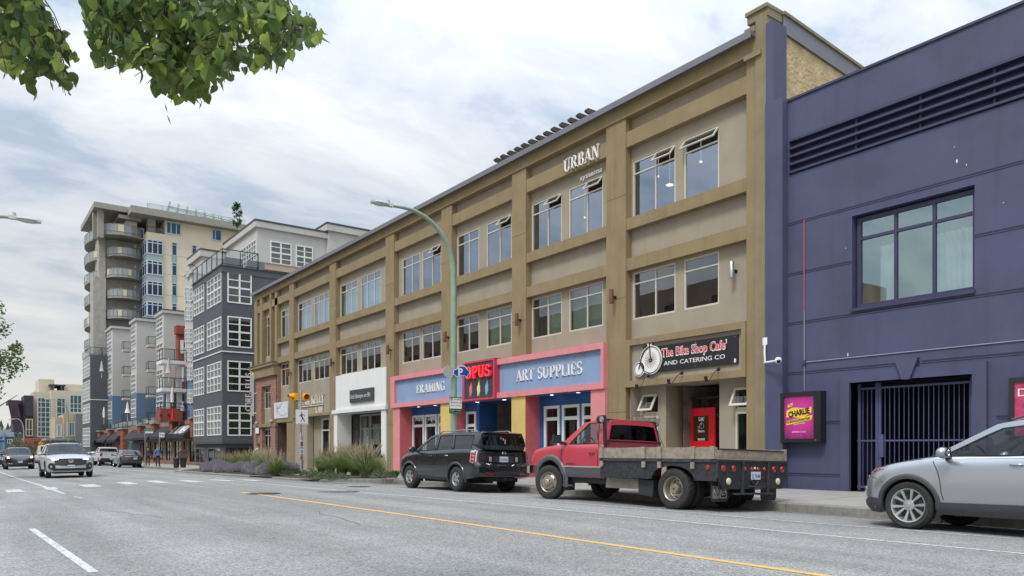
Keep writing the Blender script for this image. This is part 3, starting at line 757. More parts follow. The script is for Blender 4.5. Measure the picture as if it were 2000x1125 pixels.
# bay 7: deep doorway under the artwork panel
def room(u0,u1,dep_,wallm,soff,b1=2.02,name='doorway',back=None,hb=None,floor=True):
    a0,a1 = Y(u1),Y(u0); lo = gz(a0)-.25; mb = MB()
    mb.face([fr(a1-.005,lo,0),fr(a1-.005,lo,dep_),fr(a1-.005,b1,dep_),fr(a1-.005,b1,0)]); mb.face([fr(a0+.005,lo,0),fr(a0+.005,lo,dep_),fr(a0+.005,b1,dep_),fr(a0+.005,b1,0)])
    split(mb,name+'_side',wallm,G)
    mb = MB(); mb.face([fr(a0,b1,0),fr(a1,b1,0),fr(a1,b1,dep_),fr(a0,b1,dep_)]); G(mb.build(name+'_soffit',soff))
    if back is not None:
        mb = MB(); wall(mb,fr,a0,a1,lo,b1,hb or [],.12,dep_); G(mb.build(name+'_wall',back))
    if floor: flat('paving_slab',[(F-.005,a0),(F+dep_,a0),(F+dep_,a1),(F-.005,a1)],concrete,.0,pav,lambda x,y: SW(17.79,y))
    return a0,a1
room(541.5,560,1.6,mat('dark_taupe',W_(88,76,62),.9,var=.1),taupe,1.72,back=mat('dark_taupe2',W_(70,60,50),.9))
m = MB(); ub(m,541,573,1.75,2.02,-.04,.3); G(m.build('band',olive))
m = MB(); ub(m,536.6,541,-1.9,5.88,.03,.6); G(m.build('brick_pier',brick_p))
# bay 6: law office
a0,a1 = room(573.5,643.4,.55,taupe,taupe,1.98,back=taupe,hb=[(Y(640.5),Y(611),gz(45)+.75,1.85)])
m = MB(); ub(m,573.5,643.4,1.98,2.14,-.03,.3); G(m.build('band',olive))
G(window(bb,FX(F+.55),Y(640.5),Y(611),gz(45)+.75,1.85,[.5],[.7],frame_w,glass2,.1,.09,.06,.08))
m = MB(); fbox(m,FX(F+.55),Y(640.5),Y(611),gz(45)-.1,gz(45)+.74,-.02,.1); G(m.build('window_apron',whites))
m = MB(); ub(m,573.6,597,-1.9,1.98,.1,.5); G(m.build('entry_wall',taupe))
# bay 5: white shop
ws = (654.3,756.5)
m = MB(); ub(m,657.5,755.5,2.16,4.19,-.06,.3); G(m.build('shopfront_wall',whites))
m = MB(); ub(m,652.5,757.5,2.0,2.2,-.16,.3); G(m.build('shopfront_ledge',whites))
m = MB(); ub(m,654.5,661,-1.75,2.0,-.08,.3); ub(m,747,755.8,-1.65,2.0,-.08,.3); split(m,'shopfront_column',whites,G)
a0,a1 = room(661,747,.85,whites,whites,1.98,name='white_shop')
lo = gz(42)
fd = FX(F+.85)
for (q0,q1,nm,mk) in ((yat(702,F+.85),yat(687.5,F+.85),'shop_door',blackm),(yat(723,F+.85),yat(704,F+.85),'window',steel),(Y(747),yat(724,F+.85),'window',steel)):
    low = lo-.1 if nm == 'shop_door' else lo+.35
    w = window(bb,fd,q0,q1,low,1.9,[],[.74 if nm == 'shop_door' else .72],mk,glass2,.09,.06,.0,.08,name=nm); G(w)
m = MB(); fbox(m,fd,Y(747),yat(704,F+.85),lo-.2,lo+.35,-.03,.1); fbox(m,fd,Y(747),a1,1.9,2.0,-.03,.1); split(m,'shopfront_frame',blackm,G)
# ---- art supply shop
def pinkbox(mb,u0,u1,b0,b1,d0=-.2,d1=.28): return ub(mb,u0,u1,b0,b1,d0,d1)
m = MB(); pinkbox(m,769.3,905,3.38,3.60); pinkbox(m,769.3,905,2.02,2.24); pinkbox(m,769.3,776.9,2.24,3.38)
pinkbox(m,973,1187,3.38,3.60); pinkbox(m,973,1187,2.02,2.24); pinkbox(m,1181.5,1187,2.24,3.38); split(m,'fascia_frame',pinkm,G)
m = MB(); pinkbox(m,776.9,905,2.24,3.38,-.06,.28); pinkbox(m,973,1181.5,2.24,3.38,-.06,.28); pinkbox(m,905,973,2.02,3.6,.02,.28); split(m,'fascia_panel',bluep,G)
bd = mat('deep_blue_ceiling',W_(44,92,150),.7)
# plinth columns
m = MB(); ub(m,771.7,784.7,-1.6,2.02,-.12,.6); ub(m,1158.7,1186.7,-1.4,2.02,-.12,.6); split(m,'pink_column',pinkm,G)
m = MB(); ub(m,864.8,886.5,-1.5,2.02,-.12,.6); ub(m,1003.7,1030.6,-1.4,2.02,-.12,.6); split(m,'yellow_column',yellm,G)
def shopwin(u0,u1,back,side,wins,dep_=.6,lab=''):
    a0,a1 = Y(u1),Y(u0); lo = gz(a0)-.2; d = dep_; Xb = F+d
    mb = MB(); mb.face([fr(a1-.003,lo,-.1),fr(a1-.003,lo,d),fr(a1-.003,2.0,d),fr(a1-.003,2.0,-.1)]); mb.face([fr(a0+.003,lo,-.1),fr(a0+.003,lo,d),fr(a0+.003,2.0,d),fr(a0+.003,2.0,-.1)]); split(mb,'shopfront_return',side,G)
    mb = MB(); mb.face([fr(a0,2.015,-.1),fr(a1,2.015,-.1),fr(a1,2.015,d),fr(a0,2.015,d)]); G(mb.build('soffit',bd))
    holes = [(yat(r,Xb),yat(l,Xb),lo+.75,1.62) for l,r in wins]
    holes = [(max(p,a0+.01),min(q,a1-.01),r,t) for p,q,r,t in holes]
    mb = MB(); wall(mb,fr,a0,a1,lo,2.01,holes,.1,d); G(mb.build('shopfront_wall',back))
    for h in holes: G(window(bb,FX(Xb),*h,[],[.77],frame_w,glass2,.11,.13,.0,.09))
    mb = MB()
    for k in range(2): mb.lathe([(.07,2.0),(.07,2.012)],12,'z',(F+.3,a0+(a1-a0)*(.3+.4*k),0))
    split(mb,'downlight',mat('downlight_lamp',(.9,.9,.85),.4,emit=((1,.95,.85),2.0)),G)
    flat('paving_slab',[(F-.005,a0),(F+d,a0),(F+d,a1),(F-.005,a1)],concrete,.0,pav,lambda x,y: SW(17.79,y))
    return a0,a1
shopwin(784.7,864.8,blued,rosem,[(806.5,829),(831,854),(856.5,868)])
shopwin(1030.6,1158.7,blued,rosem,[(1064,1094),(1099,1133),(1138,1163)])
# recessed entrance between the yellow columns: red return, window, blue wall, yellow door
a0,a1 = Y(1003.7),Y(886.5); lo = gz(a0)-.2
ra = yat(910.7,F+.6); rb = yat(936,F+.6)
m = MB(); m.face([fr(a1-.003,lo,-.1),fr(a1-.003,lo,.6),fr(a1-.003,2,.6),fr(a1-.003,2,-.1)]); m.face([fr(a0+.003,lo,-.1),fr(a0+.003,lo,2.3),fr(a0+.003,2,2.3),fr(a0+.003,2,-.1)]); split(m,'shopfront_return',rosem,G)
hw_ = (yat(930.5,F+.6),yat(911.5,F+.6),lo+.6,1.62)
m = MB(); wall(m,fr,rb,a1,lo,2.01,[hw_],.1,.6); m.face([fr(rb,lo,.6),fr(rb,lo,2.2),fr(rb,2.01,2.2),fr(rb,2.01,.6)]); G(m.build('entrance_wall',blued))
G(window(bb,FX(F+.6),*hw_,[],[.74],frame_w,glass2,.11,.13,0,.09))
Xd = F+2.2; d0,d1 = yat(999,Xd),yat(970.5,Xd)
d0 = max(d0,a0+.05)
m = MB(); wall(m,fr,a0,rb,lo,2.01,[(d0,d1,lo-.1,1.5)],.1,2.2); G(m.build('entrance_wall',blued))
G(window(bb,FX(Xd),d0,d1,lo,1.5,[.5],[.80],mat('door_yellow',W_(214,160,60),.5),glass2,.1,.08,0,.08,name='entrance_door'))
m = MB(); m.face([fr(a0,2.015,-.1),fr(a1,2.015,-.1),fr(a1,2.015,2.3),fr(a0,2.015,2.3)]); G(m.build('soffit',bd))
m = MB()
for aa in (.3,.75): m.lathe([(.08,2.0),(.08,2.012)],12,'z',(F+.5,a0+(a1-a0)*aa,0))
split(m,'downlight',MATS['downlight_lamp'],G)
flat('paving_slab',[(F-.005,a0),(Xd,a0),(Xd,a1),(F-.005,a1)],concrete,.0,pav,lambda x,y: SW(17.79,y))
# ---- bike shop cafe front
a0,a1 = Y(1458),Y(1222); lo = gz(a0)-.25
m = MB(); b_ = lambda u0,u1,z0,z1,p,q: ub(m,u0,u1,z0,z1,p,q)
b_(1221.5,1458,3.36,3.56,-.05,.3); b_(1221.5,1458,2.0,2.2,-.05,.3); b_(1221.5,1231.5,2.2,3.36,-.05,.3); b_(1449.5,1458,2.2,3.36,-.05,.3); split(m,'fascia_frame',olive,G)
m = MB(); b_(1231.5,1449.5,2.2,3.36,.08,.3); split(m,'fascia_panel',taupe,G)
Xb = F+.42; fb = FX(Xb); X2 = F+1.25
c1 = yat(1300.6,Xb); c0 = yat(1405,Xb); w1 = (yat(1285,Xb),yat(1258,Xb)); w0 = (a0+.03,yat(1437,Xb))
m = MB(); wall(m,fb,c1,a1-.25,lo,2.0,[(w1[0],w1[1],-.95,1.05),(w1[0],w1[1],1.15,1.72)],.14)
wall(m,fb,a0,c0,lo,2.0,[(w0[0],w0[1],-.95,1.05),(w0[0],w0[1],1.15,1.72)],.14)
m.face([fr(a1-.25,lo,0),fr(a1-.25,lo,.42),fr(a1-.25,2,.42),fr(a1-.25,2,0)]); m.face([fr(a1-.25,lo,.2),fr(a1,lo,.2),fr(a1,2,.2),fr(a1-.25,2,.2)])
m.face([fr(c1,lo,.42),fr(c1,lo,1.25),fr(c1,2,1.25),fr(c1,2,.42)]); m.face([fr(c0,lo,.42),fr(c0,lo,1.25),fr(c0,2,1.25),fr(c0,2,.42)])
G(m.build('shopfront_wall',taupe))
m = MB(); m.face([fr(a0,1.995,0),fr(a1,1.995,0),fr(a1,1.995,1.3),fr(a0,1.995,1.3)]); G(m.build('soffit',taupe))
for w_ in (w1,w0):
    G(window(bb,fb,w_[0],w_[1],-.95,1.05,[],[],frame_m,glass2,.06,.05,.03,.08))
    ww = window(bb,fb,w_[0],w_[1],1.15,1.72,[],[],frame_m,glass2,.03,.03,.09,.04,panes=False); G(ww)
    s = MB(); an = radians(28); hh = .6; x0,x1 = w_[0],w_[1]; f2 = lambda a,q,dd: fb(a,1.74-q*cos(an)+dd*sin(an),-.04-q*sin(an)-dd*cos(an))
    for (p,q,r,u_) in ((x0,x1,0,.07),(x0,x1,hh-.07,hh),(x0,x0+.07,.07,hh-.07),(x1-.07,x1,.07,hh-.07)): fbox(s,f2,p,q,r,u_,-.02,.02)
    s.mat(1); s.face([f2(x0+.07,.07,0),f2(x1-.07,.07,0),f2(x1-.07,hh-.07,0),f2(x0+.07,hh-.07,0)]); G(s.build('sash',[frame_m,glass2]))
# door set
fd = FX(X2); dl = (c0,c1)
wd = c1-c0; t_ = window(bb,fd,c0,c1,lo+.02,1.62,[.13,.985] if False else [.2],[.80],blackm,glass2,.07,.06,0,.1,name='door_frame'); G(t_)
redp = mat('red_door_paint',W_(232,26,36),.4)
r0,r1 = yat(1399,X2),yat(1343,X2); rz = gz(19); m = MB()
hh = [(r0+.25,r1-.28,.22,1.02)]; hh_d = hh[0]
wall(m,FX(X2-.06),r0,r1,rz+.03,1.27,hh,.05); wall(m,FX(X2-.01),r0,r1,rz+.03,1.27,hh,.0)
for q in ((r0,r0),(r1,r1)): m.face([fr(q[0],rz+.03,1.19),fr(q[0],rz+.03,1.24),fr(q[0],1.27,1.24),fr(q[0],1.27,1.19)])
dr = G(m.build('cafe_door',redp)); dr['label'] = 'red door leaf with a tall glass pane'
m = MB(); h_ = hh[0]; m.face([fr(h_[0],h_[2],1.22),fr(h_[1],h_[2],1.22),fr(h_[1],h_[3],1.22),fr(h_[0],h_[3],1.22)])
pn = m.build('pane',mat('door_glass',W_(70,56,36),.12),dr); 
m = MB(); m.tube([(X2-.08,r0+.09,-.02),(X2-.14,r0+.09,-.02),(X2-.14,r0+.27,-.03)],.018,6); m.lathe([(.045,-.09),(.045,-.06)],12,'x',(X2,r0+.09,-.02)); m.lathe([(.03,-.09),(.03,-.06)],10,'x',(X2,r0+.09,.22)); m.build('handle',steel,dr)
flat('paving_slab',[(F-.005,a0),(X2,a0),(X2,a1),(F-.005,a1)],concrete,.0,pav,lambda x,y: SW(17.79,y))
# dark shop interiors behind all the ground floor glass
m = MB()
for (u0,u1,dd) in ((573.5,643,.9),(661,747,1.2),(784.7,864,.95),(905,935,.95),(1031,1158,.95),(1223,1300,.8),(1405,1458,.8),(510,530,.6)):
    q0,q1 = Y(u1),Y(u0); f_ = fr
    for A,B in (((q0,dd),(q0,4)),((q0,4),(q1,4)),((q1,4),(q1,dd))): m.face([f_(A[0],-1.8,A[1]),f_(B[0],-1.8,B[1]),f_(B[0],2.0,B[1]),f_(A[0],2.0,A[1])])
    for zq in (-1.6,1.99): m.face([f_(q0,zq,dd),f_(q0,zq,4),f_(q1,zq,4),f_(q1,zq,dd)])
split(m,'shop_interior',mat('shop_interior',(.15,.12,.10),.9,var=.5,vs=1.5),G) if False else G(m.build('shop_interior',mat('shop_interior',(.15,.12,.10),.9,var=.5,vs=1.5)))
# shop window displays
random.seed(5)
cols = [W_(150,40,70),W_(225,225,220),W_(80,90,110),W_(180,140,60),W_(160,150,140),W_(60,30,40)]
for (u0,u1,v0,v1,ci) in ((812,828,826,870,0),(836,852,830,868,2),(1072,1091,860,893,1),(1112,1122,820,890,4),(1145,1158,835,890,5),(710,722,835,870,1),(728,741,828,868,1),(616,626,835,880,1),(630,640,845,885,1)):
    Xq = F+1.1; q0,q1 = yat(u1,Xq),yat(u0,Xq); z1_,z0_ = hgt(v0,Xq,q0),hgt(v1,Xq,q0)
    m = MB(); m.box(Xq,Xq+.04,q0,q1,z0_,z1_); G(m.build('display_board',mat('display_%d' % ci,cols[ci],.7,var=.35,vs=7)))

m = MB(); Xq = F+1.0; y_q = yat(1128,Xq); m.ball((Xq,y_q,hgt(826,Xq,y_q)),.09,10,6); G(m.build('orange_cap',mat('cap_orange',W_(226,92,40),.7)))
# stucco control joints and a vent or two
m = MB()
for ul,ur in piers[1:6]:
    for z in (1.2,5.0,8.4): fbox(m,fr,Y(ur)+.01,Y(ul)-.01,z-.008,z+.008,-.004,.002)
o = G(m.build('control_joint',mat('joint_olive',W_(104,94,70),.9))); o['kind'] = 'stuff'
# ---- roof pergola
pg = thing('roof_pergola','weathered dark timber pergola with shaped rafter ends above the roof coping','pergola',(F+1,Y(1060),11.4))
GP_ = Grp(pg); dkw = mat('dark_timber',W_(78,70,64),.85,var=.2,vs=8)
pu = [965,977.5,991,1004.5,1018,1032,1046.5,1061.5,1076.5,1093,1109.5,1126,1143]
for k,u in enumerate(pu):
    Xp = F+.35; yy = yat(u,Xp); zt = 12.10
    m = MB(); prof = [(0,.10),(0,.16),(.10,.24),(3.2,.24),(3.2,0),(.45,0),(.28,.06),(.12,.06)]
    m.prism([(Xp+a,yy-.05,zt-.1+b) for a,b in prof],(0,.10,0)); GP_(m.build('rafter',dkw))
m = MB(); Xp = F+1.35; m.box(Xp,Xp+.1,yat(1150,Xp),yat(966,Xp),11.8,12.0); m.box(Xp+2,Xp+2.1,yat(1150,Xp),yat(966,Xp),11.8,12.0); split(m,'beam',dkw,GP_)
for k in range(4):
    yy = yat(966,Xp)+(yat(1150,Xp)-yat(966,Xp))*k/3; m = MB(); m.box(Xp,Xp+.1,yy-.05,yy+.05,10.8,11.72); GP_(m.build('post',dkw))
# ------------------------------------------------------------------ purple theatre building
pb = thing('purple_theatre_building','dark purple rendered two storey building with ribbed vents, keystone gateway and one window','building',(F,9,-1.1))
G = Grp(pb)
PF = F+.12; fp = FX(PF); yl = yat(1534,F)
low = -1.45; y0_ = -14.0
win = (yat(1903.5,PF),yat(1664,PF),3.44,5.77); gate = (yat(1902,PF),yat(1662,PF),low,1.62); vent = (y0_,yl-.05,7.3,8.24)
m = MB(); wall(m,fp,y0_,yl+.01,low,9.28,[win,gate,vent],.32); G(m.build('front_wall',purple))
m = MB(); m.face([fp(y0_,7.3,.15),fp(yl,7.3,.15),fp(yl,8.24,.15),fp(y0_,8.24,.15)]); G(m.build('vent_back',mat('purple_vent',W_(64,67,92),.8,var=.12)))
m = MB()
for z in (7.36,7.57,7.78,7.99,8.2): fbox(m,fp,y0_,yl-.05,z-.03,z+.03,-.05,.149)
split(m,'vent_fin',purple_dk,G)
m = MB(); 
for k in range(9): fbox(m,fp,yl-1.9-1.55*k,yl-1.84-1.55*k,7.31,8.19,.06,.149)
split(m,'vent_post',purple_dk,G)
m = MB(); fbox(m,FX(F),yl,YR-.005,low,9.36,-.14,.5); G(m.build('pilaster',purple))
m = MB(); fbox(m,FX(F),yat(1515,F),YR-.005,9.36,11.55,-.10,.5); G(m.build('upper_pilaster',purple))
m = MB(); fbox(m,fp,y0_,yl,9.28,9.34,-.04,.4); G(m.build('parapet_cap',purple_dk))
m = MB(); m.box(PF+.32,PF+14,y0_,yl,8.6,8.8); G(m.build('roof',MATS['roof_membrane']))
m = MB(); m.box(PF+.36,PF+.5,y0_,yl,2.2,9.2) if False else m.box(PF+13.9,PF+14,y0_,yl,-1.4,9); G(m.build('rear_wall',purple))
gl = mat('groove_shadow',W_(44,44,66),.8)
def groove(z,ua,ub,nm='wall_groove'):
    a0,a1 = yat(ub,PF),yat(ua,PF); mb = MB()
    # dark flush strip paints the groove's shade; a raised lip runs below
    fbox(mb,fp,a0,a1,z-.022,z+.022,-.003,.001); G(mb.build(nm,gl))
    mb = MB(); fbox(mb,fp,a0,a1,z-.04,z-.022,-.014,.001); G(mb.build('groove_lip',purple))
for z,segs in ((6.0,((1535,2300),)),(4.65,((1535,1664),(1904,2300))),(3.33,((1535,2300),)),(2.0,((1535,1752),(1801,2300))),(.67,((1609,1643),(1946,2300))),(-.68,((1535,1643),(1932,2300)))):
    for ua,ub_ in segs: groove(z,ua,ub_)
# gate surround with keystone
m = MB(); a,b = yat(1930,PF),yat(1644.8,PF)
fbox(m,fp,a,gate[0],low,1.88,-.09,.3); fbox(m,fp,gate[1],b,low,1.88,-.09,.3); fbox(m,fp,gate[0],gate[1],1.62,1.88,-.09,.3); split(m,'gate_surround',purple,G)
m = MB(); k = [(yat(1799,PF),2.09),(yat(1753,PF),2.09),(yat(1768,PF),1.60),(yat(1783,PF),1.60)]
m.prism([fp(p,q,-.17) for p,q in k],(.12,0,0)); G(m.build('keystone',purple))
m = MB(); fbox(m,fp,yat(1645,PF),yl,low,-1.06,-.05,.1); G(m.build('plinth',purple))
# gateway: dark passage
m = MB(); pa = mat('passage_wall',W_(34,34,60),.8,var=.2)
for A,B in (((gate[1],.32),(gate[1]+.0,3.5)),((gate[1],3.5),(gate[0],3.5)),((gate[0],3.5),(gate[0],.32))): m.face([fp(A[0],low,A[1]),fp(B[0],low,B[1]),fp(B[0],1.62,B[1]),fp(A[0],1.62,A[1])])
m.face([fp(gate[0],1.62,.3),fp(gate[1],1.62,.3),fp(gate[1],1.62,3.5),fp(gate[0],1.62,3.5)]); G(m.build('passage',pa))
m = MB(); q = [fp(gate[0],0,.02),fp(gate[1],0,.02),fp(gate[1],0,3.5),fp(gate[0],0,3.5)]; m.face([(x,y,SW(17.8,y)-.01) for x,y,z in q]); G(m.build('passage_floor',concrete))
gt = thing('security_gate','purple steel bar gate with a wicket stile and lock box across the passage','gate',(PF+.3,gate[0],-1.1)); GG = Grp(gt)
XG = PF+.27; gz0 = SW(17.8,9)+.08; top = 1.5
ya,yb = gate[0]+.02,gate[1]-.02
px2u = lambda x: 1500+x*.3912
ms = [MB() for _ in range(9)]
m = MB(); m.box(XG-.02,XG+.02,ya,yb,top-.05,top); m.box(XG-.02,XG+.02,ya,yb,.16,.20); m.box(XG-.02,XG+.02,ya,yb,gz0,gz0+.05); split(m,'gate_rail',gate_m,GG)
for x in (475,497,518,585,608,632,655,680,703,727,752,778,803,828,853,878,903,930,955,980,1007):
    yy = yat(px2u(x),XG); m = MB(); m.box(XG-.009,XG+.009,yy-.008,yy+.008,gz0,top); GG(m.build('gate_bar',gate_m))
for x in (458,545,560,1020):
    yy = yat(px2u(x),XG); m = MB(); m.box(XG-.025,XG+.025,yy-.03,yy+.03,gz0-.06,1.6); GG(m.build('gate_stile',gate_m))
yy = yat(px2u(566),XG); m = MB(); m.box(XG-.05,XG+.03,yy-.07,yy+.05,-.22,.33); GG(m.build('lock_box',gate_m))
# window
m = MB()
W = window(pb,fp,win[0]+.01,win[1]-.05,win[2]+.04,win[3]-.05,[.333,.655],[.77],purple_dk,glass('theatre_glass',(.62,.80,.80),5.0,0,.05,(.74,.90,.90)),.09,.07,.2,.1); G(W)
m = MB(); fbox(m,fp,win[0]-.02,win[1]+.02,win[2]-.05,win[2]+.03,-.05,.2); G(m.build('window_sill',purple_dk))
cur = mat('curtain_white',W_(206,214,212),.9)
def drape(a0,a1,b0,b1,X,n=26):
    mb = MB(); rows = []
    for b in (b0,(b0+b1)/2,b1): rows.append([(X+.05*sin(k*1.9)+.02*sin(k*.7+b),a0+(a1-a0)*k/n,b) for k in range(n+1)])
    mb.grid(rows); return mb
G(drape(win[0]+.1,win[0]+1.05,3.6,5.0,PF+.5).build('curtain',cur,smooth=60)); G(drape(win[0]+1.95,win[0]+2.35,3.6,5.0,PF+.5,10).build('curtain',cur,smooth=60))
m = MB(); f2 = FX(PF+.33); 
for A,B in (((win[1],0),(win[1]+.8,3)),((win[1]+.8,3),(win[0]-.8,3)),((win[0]-.8,3),(win[0],0))): m.face([f2(A[0],3.2,A[1]),f2(B[0],3.2,B[1]),f2(B[0],6,B[1]),f2(A[0],6,A[1])])
for z in (3.2,6.0): m.face([f2(win[1],z,0),f2(win[0],z,0),f2(win[0]-.8,z,3),f2(win[1]+.8,z,3)])
G(m.build('interior',mat('interior_teal',W_(130,150,150),.9)))
# conduits and stains
m = MB(); yy = yat(1571.5,PF); m.tube([(PF-.02,yy,6.0),(PF-.02,yy,3.6)],.014,6); o = G(m.build('conduit',mat('red_conduit',W_(190,90,90),.5))); o['label'] = 'thin red vertical conduit'
m = MB(); m.tube([(PF-.02,yy,3.6),(PF-.02,yy,2.24)],.012,6); m.tube([(PF-.02,yy,2.24),(PF-.02,yy,1.5)],.01,6); split(m,'conduit',mat('grey_conduit',W_(150,150,170),.5),G)
m = MB(); m.tube([(PF-.02,yy,2.25),(PF-.02,y0_,2.25)],.012,6); G(m.build('conduit',MATS['grey_conduit']))
m = MB(); m.box(PF-.06,PF,yy-.05,yy+.05,2.19,2.3); G(m.build('junction_box',purple_dk))
m = MB()
for (u,v,a,b) in ((1869,315,.018,.035),(1864,287,.006,.012),(1960,396,.009,.009),(1656,693,.012,.04),(1888,322,.008,.02),(1652,485,.01,.01)):
    yy = yat(u,PF); zz = hgt(v,PF,yy); m.face([fp(yy+a*cos(w)*(1+.3*sin(3*w)),zz+b*sin(w)*1.3,-.004) for w in [2*pi*k/9 for k in range(9)]])
split(m,'paint_chip',whites,G)
# ---- poster cases
def poster(u0,u1,zt,zb,lab,colr):
    a0,a1 = yat(u1,F),yat(u0,F); t = thing('poster_case',lab,'poster case',(F-.15,a0,zb)); g_ = Grp(t)
    fq = FX(F-.16); m = MB()
    fbox(m,fq,a0,a1,zb,zt,.05,.27); g_(m.build('case_box',blackm))
    m = MB(); w = .10; fr_ = mat('case_frame',(.02,.022,.026),.3)
    fbox(m,fq,a0,a0+w*1.9,zb,zt,0,.05); fbox(m,fq,a1-w,a1,zb,zt,0,.05); fbox(m,fq,a0+w*1.9,a1-w,zt-w,zt,0,.05); fbox(m,fq,a0+w*1.9,a1-w,zb,zb+w,0,.05); split(m,'case_frame',fr_,g_)
    m = MB(); fbox(m,fq,a0+w*1.9,a1-w,zb+w,zt-w,.03,.05); g_(m.build('poster_sheet',colr))
    pane(t,fq,0,1,0,1,0,glass2) if False else None
    return t,g_,a0+w*1.9,a1-w,zb+w,zt-w
def burst(name,c_in,c_out,cen):
    m = bpy.data.materials.new(name); m.use_nodes = True; N = m.node_tree.nodes; L = m.node_tree.links; b = N['Principled BSDF']; b.inputs['Roughness'].default_value = .35
    g = N.new('ShaderNodeNewGeometry'); mp_ = N.new('ShaderNodeMapping'); mp_.inputs['Location'].default_value = tuple(-q for q in cen); L.new(g.outputs['Position'],mp_.inputs[0])
    gr = N.new('ShaderNodeVectorMath'); gr.operation = 'LENGTH'; L.new(mp_.outputs[0],gr.inputs[0])
    nrm = N.new('ShaderNodeVectorMath'); nrm.operation = 'NORMALIZE'; L.new(mp_.outputs[0],nrm.inputs[0])
    n = N.new('ShaderNodeTexNoise'); n.inputs['Scale'].default_value = 7; n.inputs['Detail'].default_value = 3; L.new(nrm.outputs[0],n.inputs['Vector'])
    ma = N.new('ShaderNodeMath'); ma.operation = 'MULTIPLY_ADD'; L.new(n.outputs['Fac'],ma.inputs[0]); ma.inputs[1].default_value = -.5; L.new(gr.outputs['Value'],ma.inputs[2])
    r = N.new('ShaderNodeValToRGB'); L.new(ma.outputs[0],r.inputs[0]); q = r.color_ramp.elements
    q[0].position = .05; q[0].color = (*c_in,1); q[1].position = .62; q[1].color = (*c_out,1); L.new(r.outputs[0],b.inputs['Base Color']); return m
ca = (yat(1609,F)+yat(1531,F))/2
t,g_,p0,p1,z0,z1 = poster(1531,1609,1.46,.145,'black framed lit poster case with magenta burst poster left of the gate',burst('poster_magenta',W_(205,60,150),W_(52,36,52),(F-.13,ca+.02,.85)))
XS = F-.16; yel = mat('poster_yellow',W_(240,205,60),.5); ink = mat('poster_ink',W_(60,30,50),.5); wht = mat('print_white',W_(235,232,228),.6)
mid = (p0+p1)/2; wdt = p1-p0
m = MB(); N_ = 14; up = []; dn = []
for k in range(N_+1):
    s = k/N_; a = mid+wdt*.42*(1-2*s); z = .88+.10*s+.03*sin(s*6.3+.4); h = .105*(.75+.5*sin(pi*min(1,s*1.0+.05)))
    up.append((XS+.022,a,z+h)); dn.append((XS+.022,a,z-h))
m.face(up+dn[::-1]); m.face([(XS+.021,mid+wdt*.42,.60),(XS+.021,mid-wdt*.42,.73),(XS+.021,mid-wdt*.45,.85),(XS+.021,mid+wdt*.40,.71)])
m.face([(XS+.021,mid+wdt*.36,1.06),(XS+.021,mid+wdt*.22,1.10),(XS+.021,mid+wdt*.20,1.19),(XS+.021,mid+wdt*.38,1.13)]); split(m,'title_ribbon',yel,g_)
def wtext(s,w,h,a,z,X,mt,par,rot=0,ext=.002,off=0.0,name='lettering'):
    """text centred at (a, z) on a wall that faces -x"""
    me = fit(s,w,h,ext,0,off); o = put(me,name,mt,par,ROTX,(0,0,0),rot)
    o.matrix_local = Matrix.Identity(4); M = ROTX.to_4x4() @ Matrix.Rotation(rot,4,'Z') @ Matrix.Translation((-w/2,-h/2,0)); M.translation = M.translation+Vector((X,a,z))-par.location; o.matrix_local = M; return o
wtext('CHARLIE',wdt*.72,.14,mid,.925,XS+.018,ink,t,radians(9),.001,.01)
wtext('& CHOCOLATE FACTORY',wdt*.78,.06,mid,.725,XS+.018,ink,t,radians(8),.001,.004)
wtext('THE NEW MUSICAL',wdt*.4,.03,mid-.02,.63,XS+.018,wht,t,radians(8),.001)
wtext('NOVEMBER 8 - 25, 2023',wdt*.46,.035,mid,.42,XS+.018,wht,t,0,.001)
wtext('THE',wdt*.1,.04,mid+wdt*.29,1.12,XS+.018,ink,t,radians(9),.001)
m = MB(); m.box(XS-.004,XS,p0-.08,p0-.04,.19,.22); g_(m.build('red_tag',redp))
t,g_,p0,p1,z0,z1 = poster(1976,2068,1.46,.145,'black framed poster case with crimson poster at the right edge behind the silver suv',mat('poster_crimson',W_(176,46,92),.4,col2=W_(200,84,120),vs=6))
wtext('DAVID',1.0,.16,p1-.56,1.15,XS+.026,wht,t); wtext('A CELEBRATION',.5,.035,p1-.47,1.0,XS+.026,wht,t)
wtext('DIAMOND',1.0,.15,p1-.56,.52,XS+.026,mat('poster_gold',W_(225,160,80),.5),t)
# ---- dome camera on its bent bracket
yy = YR; t = thing('security_camera','white dome security camera on a curved bracket at the corner of purple and brown buildings','camera',(F-.1,yy,2.4)); g_ = Grp(t)
yc = yat(1520,F-.45); zc_ = hgt(704,F-.45,yc)
m = MB(); m.tube([(F-.16,YR-.02,zc_+.62),(F-.2,YR-.03,zc_+.3),(F-.22,YR-.06,zc_+.06),(F-.3,YR-.1,zc_),(F-.42,yc+.05,zc_)],.028,8); g_(m.build('bracket',whitem,smooth=50))
m = MB(); m.box(F-.16,F-.13,YR-.08,YR+.06,zc_+.5,zc_+.7); g_(m.build('mount_plate',whitem))
m = MB(); m.ball((F-.45,yc,zc_),.09,16,10); g_(m.build('housing',whitem,smooth=60))
m = MB(); m.ball((F-.51,yc-.05,zc_-.03),.052,12,8); g_(m.build('lens_dome',mat('lens_black',(.01,.01,.012),.08),smooth=60))
